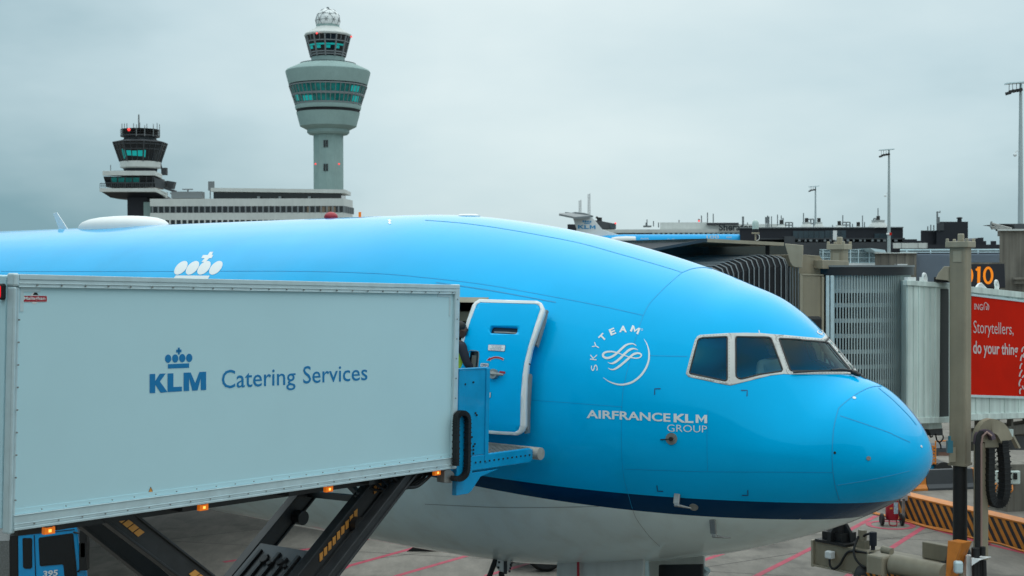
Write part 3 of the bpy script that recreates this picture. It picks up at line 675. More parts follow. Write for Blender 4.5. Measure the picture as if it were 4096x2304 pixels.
# doorway: frame and galley wall behind
s0, s1, z0, z1 = DOORWAY; b = MB()
def sk_l(s, z, o=0):
    zt, zb, w_, zm = [float(a[0]) for a in prof(np.array([s]))]; bb = (zt-zm) if z > zm else (zm-zb); return w_*math.sqrt(max(0, 1-((z-zm)/bb)**2))+o
for sa, sb in ((s0-.02, s0+.05), (s1-.05, s1+.02)):
    ring = []
    zz = np.linspace(z0-.03, z1+.03, 12)
    for i in range(11):
        q = [ac(s_, sk_l(s_, z_, .008), z_) for s_, z_ in ((sa, zz[i]), (sb, zz[i]), (sb, zz[i+1]), (sa, zz[i+1]))]; b.poly(q)
        q = [ac(sb if sa < s0 else sa, sk_l(s0, z_, o_), z_) for z_, o_ in ((zz[i], .008), (zz[i+1], .008), (zz[i+1], -.25), (zz[i], -.25))]; b.poly(q)
for za, zb_ in ((z0-.03, z0+.04), (z1-.05, z1+.03)):
    b.poly([ac(s_, sk_l(s_, z_, .009), z_) for s_, z_ in ((s0, za), (s1, za), (s1, zb_), (s0, zb_))])
for z_ in (z0+.04, z1-.05): b.poly([ac(s_, sk_l(s_, z_, o_), z_) for s_, o_ in ((s0, .009), (s1, .009), (s1, -.25), (s0, -.25))])
dfm = b.build('door_frame', M['beige_l'], air, fixn=False)
b = MB(); b.obox(ac(s0+.02, sk_l(s0, 7.0, -.35), 6.82), AX*(s1-s0-.04), LAT*-.25, Vector((0,0,.16))); b.build('lintel_panel', M['beige_l'], dfm, bevel=.01)
b = MB(); b.obox(ac(s0-.6, .6, 4.9), AX*2.4, LAT*2.0, Vector((0,0,.06))); b.build('cabin_floor', M['lining'], air)
# seats, glareshield inside the flight deck
b = MB(); b.prism([ac(1.55,-.9,5.98), ac(1.55,.9,5.98), ac(2.0,1.05,6.05), ac(2.0,-1.05,6.05)], (0,0,.05)); b.build('glareshield', M['lining'], air)
for l in (.62, -.62):
    b = MB(); b.obox(ac(2.75, l-.25, 5.3), AX*.12, LAT*.5, Vector((0,0,.85))); b.obox(ac(2.25, l-.25, 5.25), AX*.5, LAT*.5, Vector((0,0,.14))); b.build('pilot_seat', M['navy'], air, bevel=.04)
# nose gear: doors, leg, wheels
b = MB(); s_a, s_b = 4.15, 5.55
P = hit([(2282,2262),(2440,2250),(2602,2241)])
rel = [((Vector(p)-NOSE).dot(AX), p[2]) for p in P]
b.prism([ac(rel[0][0], .86, rel[0][1]+.12), ac(rel[0][0]-.05,.86,rel[0][1]+.2), ac(rel[2][0]+.06, .86, rel[2][1]+.16), ac(rel[2][0], .86, rel[2][1]+.06), ac(rel[2][0], .92, 1.75), ac(rel[0][0]+.0, .92, 1.75)], LAT*-.05)
gd = b.build('gear_door', M['conc_white'], air, bevel=.02)
ss = rel[0][0]+(rel[2][0]-rel[0][0])*.3; b = MB(); b.obox(ac(ss+.05,.925,1.8), AX*-.05, LAT*.006, Vector((0,0,1.2))); b.build('red_stripe', M['red'], gd)
b = MB(); b.obox(ac(rel[0][0], -.9, 1.75), AX*(rel[2][0]-rel[0][0]), LAT*.05, Vector((0,0,1.2))); b.build('gear_door', M['conc_white'], air, bevel=.02)
b = MB(); b.prism([ac(rel[2][0]-.06,.55,2.98), ac(3.35,.55,3.1), ac(3.33,.55,1.9), ac(rel[2][0]-.02,.55,1.9)], LAT*-.06); b.build('forward_gear_door', M['black'], air, bevel=.01)
b = MB(); b.cyl(ac(4.9,0,3.0), ac(4.75,0,.7), .13, 16); b.cyl(ac(4.75,-.42,.53), ac(4.75,.42,.53), .07, 12); b.cyl(ac(4.75,0,1.3), ac(3.6,0,2.9), .06, 10); b.cyl(ac(4.55,.2,1.2), ac(4.45,.2,2.6), .025, 8); b.build('nose_gear_leg', M['alu'], air, smooth=40)
for l in (.36, -.36):
    b = MB(); b.lathe([(.26,-.15),(.44,-.16),(.53,-.1),(.535,0),(.53,.1),(.44,.16),(.26,.15)], ac(4.75,l,.535), 32, ax=(AX, Vector((0,0,1)), LAT)); wh = b.build('nose_wheel', M['black'], air, smooth=50)
    b = MB(); b.lathe([(.06,.12),(.2,.1),(.26,.14),(.26,-.14),(.2,-.1),(.06,-.12)], ac(4.75,l,.535), 24, ax=(AX, Vector((0,0,1)), LAT)); b.build('rim', M['alu'], wh, smooth=40)
# wings and engines, out of the frame or behind the body, shading the apron
for sgn in (1, -1):
    b = MB(); pl = lambda s, l, z: ac(s, sgn*l, z)
    rt = [pl(19.2,2.3,3.5), pl(21.5,2.3,4.15), pl(26,2.3,4.1), pl(32.5,2.3,3.3), pl(26,2.3,2.55), pl(21,2.3,2.75)]; mdl = [pl(26.4,11,4.35), pl(27.4,11,4.75), pl(29.5,11,4.75), pl(33.6,11,4.3), pl(29.5,11,4.0), pl(27.2,11,4.05)]; tp_ = [pl(41.8,30,6.5), pl(42.1,30,6.62), pl(42.8,30,6.62), pl(43.9,30,6.5), pl(42.8,30,6.38), pl(42.1,30,6.4)]
    vs = rt+mdl+tp_; fs = [(0,1,2,3,4,5), (12,13,14,15,16,17)]
    for r in (0, 6):
        for k in range(6): fs.append((r+k, r+(k+1)%6, r+6+(k+1)%6, r+6+k))
    b.add(vs, fs); b.build('wing', M['frame_grey'], air)
    b = MB(); b.lathe([(1.35,0.1),(1.62,0),(1.85,.6),(1.92,1.8),(1.8,3.2),(1.35,4.6),(.8,5.4),(.3,6.0)], ac(20.6, sgn*9.7, 2.75), 32, ax=(LAT, Vector((0,0,1)), AX)); en = b.build('engine', M['white'], air, smooth=40)
    b = MB(); b.lathe([(1.4,.5),(0,.45)], ac(20.6, sgn*9.7, 2.75), 32, ax=(LAT, Vector((0,0,1)), AX)); b.build('fan', M['dark'], en)
    b = MB(); b.prism([ac(22, sgn*9.7-.15, 4.4), ac(27.5, sgn*9.7-.15, 4.3), ac(27, sgn*9.7-.15, 3.4), ac(24, sgn*9.7-.15, 3.8)], LAT*.3); b.build('pylon', M['frame_grey'], en)
# ------------------------------------------------------------ catering truck (box raised to the door)
BL = W(38, 2126, 13.3); TL = W(37, 1096, 13.3); TR = W(1829, 1140, 18.72); BR = W(1820, 1872, 18.72)
EA = ((BR-BL)+(TR-TL)).normalized(); EC = ((TL-BL)+(TR-BR)).normalized(); EC = (EC-EA*EC.dot(EA)).normalized(); EB = EC.cross(EA).normalized()   # along, up, away from the camera
BLn = ((BR-BL).length+(TR-TL).length)/2; BH = 2.5; BW = 2.45
def bx(a, b, c): return BR+EA*a+EB*b+EC*c          # box coordinates from the near lower front corner
NB_ = EB
truck = thing('catering_truck', 'high-lift catering truck with raised white box and blue platform against the airliner door', 'truck', (bx(-3.5,1.2,0).x, bx(-3.5,1.2,0).y, 0))
cargo = None
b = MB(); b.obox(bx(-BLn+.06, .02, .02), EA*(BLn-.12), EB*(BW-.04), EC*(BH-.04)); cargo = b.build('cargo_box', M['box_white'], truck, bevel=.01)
def bar(mb, a0, a1, b0, b1, c0, c1): mb.obox(bx(a0, b0, c0), EA*(a1-a0), EB*(b1-b0), EC*(c1-c0))
for bb in ((-.012, .05), (BW-.05, BW+.012)):
    b = MB(); near_ = bb[0] < 1
    bar(b, -BLn+.05, -.005, bb[0]-.014, bb[1]+.014, BH-.045, BH+.006); bar(b, -BLn+.05, -.02, bb[0]-.006, bb[1], BH-.082, BH-.045); bar(b, -BLn+.05, -.09, bb[0], bb[1], BH-.115, BH-.084)
    if near_: bar(b, -BLn+.05, -.09, -.016, 0, BH-.121, BH-.112); bar(b, -BLn+.05, -.02, -.022, 0, BH-.086, BH-.078)
    b.build('top_rail', M['alu'], cargo, bevel=.012)
for bb in ((-.012, .06), (BW-.06, BW+.012)):
    b = MB(); near_ = bb[0] < 1
    bar(b, -BLn+.05, -.09, bb[0], bb[1], .066, .15); bar(b, -BLn+.05, -.09, bb[0]-.012, bb[1], .0, .028); bar(b, -BLn+.05, -.09, bb[0]-.004, bb[1], .03, .064)
    if near_: bar(b, -BLn+.05, -.09, -.022, 0, .142, .153); bar(b, -BLn+.05, -.09, -.02, 0, .056, .067)
    b.build('bottom_rail', M['alu'], cargo, bevel=.008)
b = MB(); bar(b, -BLn+.05, -.09, .014, .03, .153, .205); b.build('kick_strip', M['box_white'], cargo)
for q0, q1 in ((-.02, .08), (BW-.08, BW+.02)):
    b = MB(); bar(b, -.09, .012, q0, q1, -.01, BH+.012); b.build('front_post', M['alu'], cargo, bevel=.012)
b = MB(); bar(b, -BLn-.01, -BLn+.035, -.02, .1, -.03, BH-.115); bar(b, -BLn+.035, -BLn+.075, -.004, .1, -.03, BH-.115); bar(b, -BLn-.015, -BLn+.05, -.03, .1, BH-.115, BH+.015)
b.build('rear_post', M['alu'], cargo, bevel=.02)
b = MB(); bar(b, -BLn-.01, -BLn+.1, BW-.1, BW+.02, -.03, BH); b.build('rear_post', M['alu'], cargo, bevel=.02)
b = MB(); bar(b, -BLn-.02, -BLn+.05, .1, BW-.1, .02, BH-.02); b.build('rear_door', M['box_white'], cargo)
b = MB(); bar(b, -BLn-.07, -BLn-.008, .095, .175, BH-.25, BH-.09); tl = b.build('tail_lamp', M['black'], cargo, bevel=.02)
b = MB(); bar(b, -BLn-.078, -BLn-.02, .105, .165, BH-.235, BH-.105); b.build('lens', M['red_lens'], tl, bevel=.02)
# rivets
b = MB()
def riv(a, c, r=.009): p = bx(a, -.012, c); b.cyl(p, p-EB*.012, r, 6)
for i in range(24):
    a = -BLn+.25+i*(BLn-.4)/23; riv(a, BH-.1); riv(a+.1, .18, .006); riv(a+.02, .048, .007)
for i in range(9): riv(-BLn+.055, .3+i*.22); riv(-.045, .15+i*.27)
b.v = [v-EB*.006 for v in b.v]; b.build('rivets', M['alu_dark'], cargo)
b = MB(); bar(b, -BLn+.085, -BLn+.125, .014, .03, BH-.36, BH-.121); bar(b, -BLn+.126, -BLn+.31, .014, .03, BH-.165, BH-.121); bar(b, -.175, -.145, .014, .03, BH-.42, BH-.12); bar(b, -.42, -.176, .014, .03, BH-.16, BH-.12); b.build('corner_plates', M['alu'], cargo)
# side lettering
class SIDE(MB):
    def put(s, vf, lift=.003):
        v, f = vf; s.add([PL(x, y, BR+EB*(.02-lift), EB) for x, y in v], f)
d = SIDE(); cc = lambda p: C(p, 500, 1000, 2.229)
for x, y in ((385,969),(448,967),(511,964),(573,962)): d.put(([tuple(q) for q in cc([(x+28*math.cos(k*math.pi/16), y+37*math.sin(k*math.pi/16)) for k in range(32)])], [list(range(32))]))
for q in ([(383,1018),(572,1010),(572,1050),(383,1057)], [(472,870),(489,870),(489,932),(472,932)], [(456,889),(504,887),(504,912),(456,914)],
          [(220,1106),(270,1104),(270,1275),(220,1276)], [(380,1101),(432,1099),(432,1264),(380,1267)], [(431,1222),(508,1218),(508,1259),(431,1264)],
          [(523,1094),(572,1092),(572,1256),(523,1258)], [(676,1087),(724,1085),(724,1247),(676,1250)]): d.put((cc(q), [list(range(4))]))
d.put((cc([(264,1178),(310,1103),(364,1101),(312,1172),(379,1267),(318,1272),(270,1200)]), [[0,1,2,3,4,5,6]]), .0032)
d.put(flatmesh([cc([(560,1092),(586,1092),(626,1186),(664,1087),(690,1087),(648,1251),(601,1254)])]), .0032)
d.put(word('Catering', *[cc([(864,0)])[0][0], cc([(1521,0)])[0][0]], cc([(0,1233)])[0][1], cc([(0,1197)])[0][1], 72, 67, .004)); d.put(word('Services', cc([(1589,0)])[0][0], cc([(2162,0)])[0][0], cc([(0,1190)])[0][1], cc([(0,1158)])[0][1], 68.5, 62, .004))
d.build('lettering', M['klm'], cargo, fixn=False)
mk = lambda p: C(p, 0, 1050, 5.795)
d = SIDE(); d.put(flatmesh([roundpoly(mk([(516,765),(1098,768),(1096,914),(514,920)]), 4, 3)]), .003); d.put(flatmesh([mk([(800+95*math.cos(k*math.pi/10), 825+140*math.sin(k*math.pi/10)) for k in range(20)])]), .0025); pl = d.build('maker_plate', M['white'], cargo, fixn=False)
d = SIDE(); d.put(flatmesh([roundpoly(mk([(524,772),(1088,776),(1086,906),(522,911)]), 3.5, 3)]), .0045); d.build('red_field', M['red'], pl, fixn=False)
d = SIDE(); d.put(word('Mallaghan', *[q[0] for q in mk([(552,0),(1050,0)])], mk([(0,862)])[0][1], mk([(0,864)])[0][1], 12.6, 12.6, .02), .006); d.build('lettering', M['white'], pl, fixn=False)
d = SIDE(); d.put(flatmesh([mk([(760,755),(800,693),(860,700),(895,757)])]), .003); d.build('globe', M['dark'], pl, fixn=False)
wt = lambda p: C(p, 0, 1800, 2.342)
d = SIDE(); d.put(flatmesh([wt([(1386,406),(1412,342),(1439,400)])])); wn = d.build('warning_triangle', M['dark'], cargo, fixn=False)
d = SIDE(); d.put(flatmesh([wt([(1391,402),(1412,351),(1434,398)])]), .0045); d.put(flatmesh([wt([(1403,395),(1412,372),(1423,393)])]), .003); d.build('yellow_field', M['yellow'], wn, fixn=False)
# amber marker lamps under the floor
for x, y in ((200,2123),(817,2030),(1319,1957),(1752,1891)):
    p = PL(x, y, BR-EB*.005, EB); b = MB(); b.obox(p-EA*.05+EC*.035, EA*.08, EB*.12, EC*.06); hd = b.build('marker_lamp', M['black'], truck)
    b = MB(); b.obox(p-EA*.062-EC*.035, EA*.124, EB*.05, EC*.072); b.build('amber_lens', M['amber'], hd, bevel=.006)
    b = MB(); b.obox(p-EA*.016-EC*.014-EB*.004, EA*.032, EB*.01, EC*.028); b.build('bulb', M['amber_hot'], hd)
# lifting gear: two scissor frames seen below the floor, standing on the chassis
def sp(x, y, bb): return PL(x, y, bx(0, bb, 0), EB)
CH = 1.35
def arm(top, bot, bb, wid, thick, name='scissor_arm', blocks=None, ext_top=.0):
    p = sp(*top, bb); q = sp(*bot, bb); u = (q-p).normalized(); end = q+u*((q.z-CH)/max(-u.z, .05)); st = p-u*ext_top
    nrm = EB; ac_ = u.cross(nrm).normalized(); b = MB()
    b.obox(st-ac_*wid/2, end-st, ac_*wid, EB*thick); b.obox(st-ac_*(wid/2+.012)-EB*.03, end-st, ac_*.03, EB*(thick+.06)); b.obox(st+ac_*(wid/2-.018)-EB*.03, end-st, ac_*.03, EB*(thick+.06))
    o = b.build(name, M['steel'], truck, bevel=.008)
    if blocks:
        m = MB()
        for q_ in blocks: m.prism([sp(x, y, bb-.012) for x, y in q_], EB*.006)
        m.build('reflector_blocks', M['yellow'], o)
    return p, u, end, ac_
c6 = lambda x, y: C([(x, y)], 700, 1900, 2.576)[0]; c0_ = lambda x, y: C([(x, y)], 0, 1800, 2.342)[0]
bl = [[c6(x, y), c6(x+34, y-27), c6(x+33, y+53), c6(x+3, y+80)] for x, y in [(1490+k*44.6, 815-k*55) for k in range(9)]+[(2050,118),(2094,66)]]
A1 = arm(c6(2095,100), c6(1510,840), .42, .25, .09, blocks=bl, ext_top=.25)
A2 = arm(c6(1340,230), c6(957,700), 1.95, .26, .09, ext_top=.2)
A3 = arm(c6(2400,30), c6(1640,1015), .06, .13, .10, name='hydraulic_guide', ext_top=.2)
bl2 = [[c0_(x, y), c0_(x+45, y+34), c0_(x-14, y+77), c0_(x-58, y+40)] for x, y in ((1152,609),(1206,652),(1258,694),(1310,736),(1830,1122),(1882,1162),(1934,1202))]
B1 = arm(c0_(1105,620), c0_(1815,1165), .32, .25, .09, blocks=bl2, ext_top=.25)
B2 = arm(c0_(870,670), c0_(1500,1180), 1.85, .25, .09, ext_top=.3)
b = MB()
def beam(mb, pa, pb, r): mb.rect([pa, pb], EC, r, r)
beam(b, sp(*c6(1400,195), 1.95), sp(*c6(1890,245), .44), .085); beam(b, sp(*c6(1790,95), .9), sp(*c6(1905,210), .44), .07); b.build('cross_brace', M['steel'], truck)
u = A1[1]; b = MB()
pa = sp(*c6(880,700), 1.9); pb = sp(*c6(1420,790), .5)
b.obox(pa, pb-pa, u*1.6, A1[3]*.03); ot = b.build('cross_plate', M['steel'], truck, bevel=.006)
b = MB()
for k in range(5):
    q = pa+(pb-pa)*(.14+.18*k)-A1[3]*.02+u*(.12+.06*(k % 2)); b.rect([q, q+u*1.1], (pb-pa), .07, .03)
b.build('plate_ribs', M['black'], ot)
b = MB()
for k, (r_, o_) in enumerate(((.06,.35),(.035,.5),(.05,.66),(.03,.8))):
    q = pa+(pb-pa)*o_+u*(.28+.05*(k % 2))-A1[3]*.01; b.cyl(q, q-A1[3]*.05, r_, 14)
b.build('plate_fittings', M['steel'], ot, smooth=40)
b = MB(); q = sp(*c6(1300,440), 1.85); b.cyl(q-EB*.05, q+EB*.1, .1, 16); q = sp(*c6(1880,510), .36); b.cyl(q-EB*.05, q+EB*.1, .1, 16); b.build('pivot_pin', M['steel'], truck, smooth=40)
# a rod lying inside the left frame
b = MB(); b.tube([sp(*c0_(1000,640), .9), sp(*c0_(1400,980), .9), sp(*c0_(1700,1250), .9)], .03, 8); b.tube([sp(*c0_(1390,850), .5), sp(*c0_(1610,975), .5)], .025, 8); b.build('hydraulic_ram', M['alu_dark'], truck, smooth=40)
# underframe of the box, hoses at the front
b = MB(); 
for bb in (.3, 1.15, 1.95): bar(b, -BLn+.3, -.1, bb, bb+.14, -.12, .0)
for aa in (-6.2,-4.6,-3,-1.6,-.35): bar(b, aa, aa+.1, .1, BW-.1, -.08, -.005)
b.build('underframe', M['steel'], truck)
b = MB()
for k in range(4):
    q = [bx(-1.15-.1*k, .1+.12*k, -.02), bx(-.95-.07*k, .12+.1*k, -.16-.02*k), bx(-.7, .1+.1*k, -.2-.015*k), bx(-.5+.05*k, .1+.1*k, -.13), bx(-.3, .15+.1*k, -.06)]
    b.tube(smoothpath(q, 5), .022, 7)
b.build('hydraulic_hoses', M['black'], truck, smooth=60)
b = MB(); b.prism([PL(x, y, BR-EB*.01, EB) for x, y in C([(118,965),(210,935),(282,1010),(282,1095),(240,1050),(237,1170),(118,1166)], 1750, 1650, 4.14)], EB*.14); b.build('end_bracket', M['alu_dark'], truck, bevel=.008)
# chassis on the ground
CO = Vector((bx(0,0,0).x, bx(0,0,0).y, 0)); FA = Vector((EA.x, EA.y, 0)).normalized(); FB = Vector((EB.x, EB.y, 0)).normalized()
def fx(a, b_, z): return CO+FA*a+FB*b_+Vector((0,0,z))
b = MB()
for bb in (.5, 1.75): b.obox(fx(-8.2, bb, .95), FA*9.4, FB*.2, Vector((0,0,.3)))
b.obox(fx(-7.9,.15,1.25), FA*6.5, FB*2.15, Vector((0,0,.08))); b.build('chassis', M['steel'], truck, bevel=.01)
for aa in (-5.9, -.2):
    for bb in (.15, 2.0):
        b = MB(); b.lathe([(.28,0),(.46,0),(.5,.05),(.5,.25),(.46,.3),(.28,.3)], fx(aa, bb, .5), 28, ax=(FA, Vector((0,0,1)), FB)); o = b.build('wheel', M['black'], truck, smooth=40)
        b = MB(); b.lathe([(.05,.08),(.2,.06),(.28,.03),(.28,.27),(.2,.24),(.05,.22)], fx(aa, bb, .5), 20, ax=(FA, Vector((0,0,1)), FB)); b.build('rim', M['alu'], o, smooth=40)
b = MB(); b.prism([fx(-.9,.1,.75), fx(.75,.1,.75), fx(.75,.1,1.5), fx(.55,.1,2.35), fx(-.9,.1,2.35)], FB*2.3); b.build('cab', M['cabblue'], truck, bevel=.06)
# front platform
def wedge(mb, pts, vec): mb.prism(pts, vec)
PW = BW+.0
plat = None
b = MB(); bar(b, .02, 1.78, .03, PW-.03, .085, .125); plat = b.build('platform', mat('grating', (.22,.2,.18), .7, metal=.3, var=.4, vs=20, bump=.6, bs=60), truck)
b = MB()
for k in range(17): bar(b, .06+k*.105, .075+k*.105, .03, PW-.03, .126, .137)
for k in range(22): bar(b, .03, 1.78, .06+k*.11, .075+k*.11, .126, .134)
b.build('grating_bars', M['alu_dark'], plat)
b = MB(); bar(b, .3, 1.72, -.02, .06, -.07, .135); bar(b, .02, 1.72, PW-.06, PW+.02, -.07, .135); bar(b, 1.70, 1.77, -.02, PW+.02, -.05, .12); b.build('side_beam', M['tblue'], plat, bevel=.01)
b = MB()
for k in range(13):
    p = bx(.42+k*.105, -.02, .04); b.cyl(p, p-EB*.012, .013, 6)
b.build('bolts', M['dark'], plat)
b = MB(); b.cyl(bx(1.86,-.1,.05), bx(1.86,PW+.1,.05), .092, 20); b.lathe([(.06,-.005),(.092,-.002)], bx(1.86,-.1,.05), 20, ax=(EA, EC, EB)); b.build('bumper_roller', mat('roller_rubber', (.42,.4,.36), .6, var=.25, vs=6), plat, smooth=40)
b = MB(); bar(b, .06, .70, PW-.03, PW+.012, .14, 1.335); b.build('side_panel', M['tblue'], plat, bevel=.006); b = MB(); bar(b, .06, .70, -.012, .03, .14, 1.335); sp_ = b.build('side_panel', M['tblue'], plat, bevel=.006)
b = MB(); bar(b, .62, .70, -.03, .0, .02, 1.345); bar(b, .03, .16, -.02, .0, -.3, 1.335); bar(b, .03, .7, -.02, .05, 1.335, 1.36); b.build('panel_frame', M['tblue'], plat, bevel=.006)
b = MB(); b.prism([bx(.02,-.016,.14), bx(.36,-.016,.14), bx(.36,-.016,-.1), bx(.95,-.016,-.1), bx(.55,-.016,-.17), bx(.35,-.016,-.35), bx(.28,-.016,-.38), bx(.02,-.016,-.38)], EB*.08); b.build('gusset', M['tblue'], plat, bevel=.006)
b = MB()
for x, y in ((.16,1.17),(.34,1.19),(.40,.76),(.43,.73),(.33,.43),(.37,.3),(.4,.33),(.37,.2),(.37,.25),(.24,.35),(.24,.22)):
    p = bx(x, -.014, y-.03); b.cyl(p, p-EB*.014, .014, 7)
b.build('bolts', M['dark'], plat)
ch = C([(300,880),(305,700),(308,300),(312,120),(335,40),(400,5),(465,35),(500,120),(500,400),(495,800),(480,980),(430,1060),(350,1100),(250,1085)], 1750, 1650, 4.14)
ch = [PL(x, y, BR-EB*.075, EB) for x, y in smoothpath(ch, 8)]
b = MB(); b.rect(ch, EB, .075, .058); 
for k in range(0, len(ch)-2, 2): t = (ch[k+1]-ch[k]); b.rect([ch[k], ch[k]+t*.55], EB, .085, .07)
b.build('cable_chain', M['black'], plat)

# ------------------------------------------------------------ blue service truck beyond, only its cab in view
D5 = 25.8; o5 = W(60, 1330*1.59, D5)
cab = thing('service_truck', 'bright blue truck cab numbered 395 parked beyond the raised white box', 'truck', (o5.x, o5.y, 0))
def cx_(x, y, dd=0): return W(*c0_(x, y), D5+dd)
WID = Vector((-.72, 2.2, 0))
zr = cx_(140,745).z
pr = [(140,752),(175,735),(630,686),(700,688),(718,720),(738,820),(770,1100),(815,1120),(822,1190),(822,1420),(150,1420)]
def drop(p, z): return Vector((p.x, p.y, z))
side = [cx_(x, y) for x, y in pr[:9]]; side += [drop(side[-1], .55), drop(side[0], .55)]
b = MB(); b.prism(side, WID); cb = b.build('cab', M['cabblue'], cab, bevel=.05)
def pane(poly, name, m, parent, lift=.012, r=6, depth=.02):
    q = roundpoly([c0_(x, y) for x, y in poly], r, 3); n = Vector((0,-1,0)); pts = [W(x, y, D5-lift) for x, y in q]; b = MB(); b.prism(pts, Vector((0,depth,0))); return b.build(name, m, parent)
for sp0, nm in (([(210,830),(225,825),(290,825),(300,835),(300,1100),(285,1112),(230,1112),(215,1100)], 'rear_window'), ([(360,822),(680,778),(720,1190),(600,1200),(588,1070),(372,1090)], 'door_window')):
    wv_ = pane([(x+(4 if x > 400 else 0), y) for x, y in sp0], nm, M['black'], cb, .012, 8); q = shrink([c0_(x, y) for x, y in sp0], 4); b = MB(); b.poly([W(x, y, D5-.016) for x, y in roundpoly(q, 6, 3)]); b.build('pane', M['win_dark'], wv_)
b = MB(); 
for pl_ in ([(320,800),(335,1200)], [(155,800),(700,745)]): q = [cx_(x, y, -.008) for x, y in pl_]; b.tube(q, .008, 5)
b.build('door_seams', M['navy'], cb)
v, f = word('395', *[c0_(400,0)[0], c0_(538,0)[0]], c0_(0,1188)[1], c0_(0,1175)[1], 23, 23, .03, lean=3); b = MB(); b.add([W(x, y, D5-.02) for x, y in v], f); b.build('lettering', M['decal_white'], cb)
b = MB(); p = cx_(790,860,-.15); b.box(-.07,.07,-.1,.1,-.3,.25); b.v = [v+p for v in b.v]; mr = b.build('mirror', M['black'], cab, bevel=.03)
b = MB(); p = cx_(790,1010,-.15); b.box(-.07,.07,-.1,.1,-.22,.3); b.v = [v+p for v in b.v]; b.tube([cx_(690,770), cx_(780,790,-.15), cx_(790,1080,-.15), cx_(730,1140)], .02, 6); b.build('mirror', M['black'], cab, bevel=.02)
b = MB(); b.obox(drop(cx_(92,800), .5), Vector((.16,0,0)), WID, Vector((0,0,cx_(92,800).z-.5))); b.build('bulkhead', M['black'], cab)
p = cx_(88,850); b = MB(); b.obox(drop(p, .6), Vector((-5,0,0)), WID, Vector((0,0,p.z-.6))); b.build('load_body', mat('checker_plate', (.24,.25,.25), .45, metal=.5, var=.35, vs=30, bump=.5, bs=50), cab)
for dx in (.9, -3.5):
    b = MB(); b.lathe([(.05,0),(.3,0),(.48,.02),(.5,.06),(.5,.28),(.46,.3)], Vector((o5.x+dx, o5.y-.02, .5)), 24, ax=(Vector((1,0,0)), Vector((0,0,1)), Vector((0,1,0)))); b.build('wheel', M['black'], cab, smooth=40)

# ------------------------------------------------------------ people
def skinned(joints, edges, name, m, parent, sub=2):
    me = bpy.data.meshes.new(name); me.from_pydata([Vector(j[0]) for j in joints], edges, []); o = bpy.data.objects.new(name, me); COL.objects.link(o)
    sm = o.modifiers.new('skin', 'SKIN'); sm.branch_smoothing = .4
    for i, j in enumerate(joints):
        r = j[1]; me.skin_vertices[0].data[i].radius = r if isinstance(r, tuple) else (r, r)
    me.skin_vertices[0].data[0].use_root = True
    ss_ = o.modifiers.new('sub', 'SUBSURF'); ss_.levels = sub; ss_.render_levels = sub
    dg = bpy.context.evaluated_depsgraph_get(); dg.update(); nm = bpy.data.meshes.new_from_object(o.evaluated_get(dg)); bpy.data.objects.remove(o)
    nm.materials.clear(); nm.materials.append(m); nm.polygons.foreach_set('use_smooth', [True]*len(nm.polygons)); q = bpy.data.objects.new(name, nm); COL.objects.link(q)
    if parent: q.parent = parent
    return q
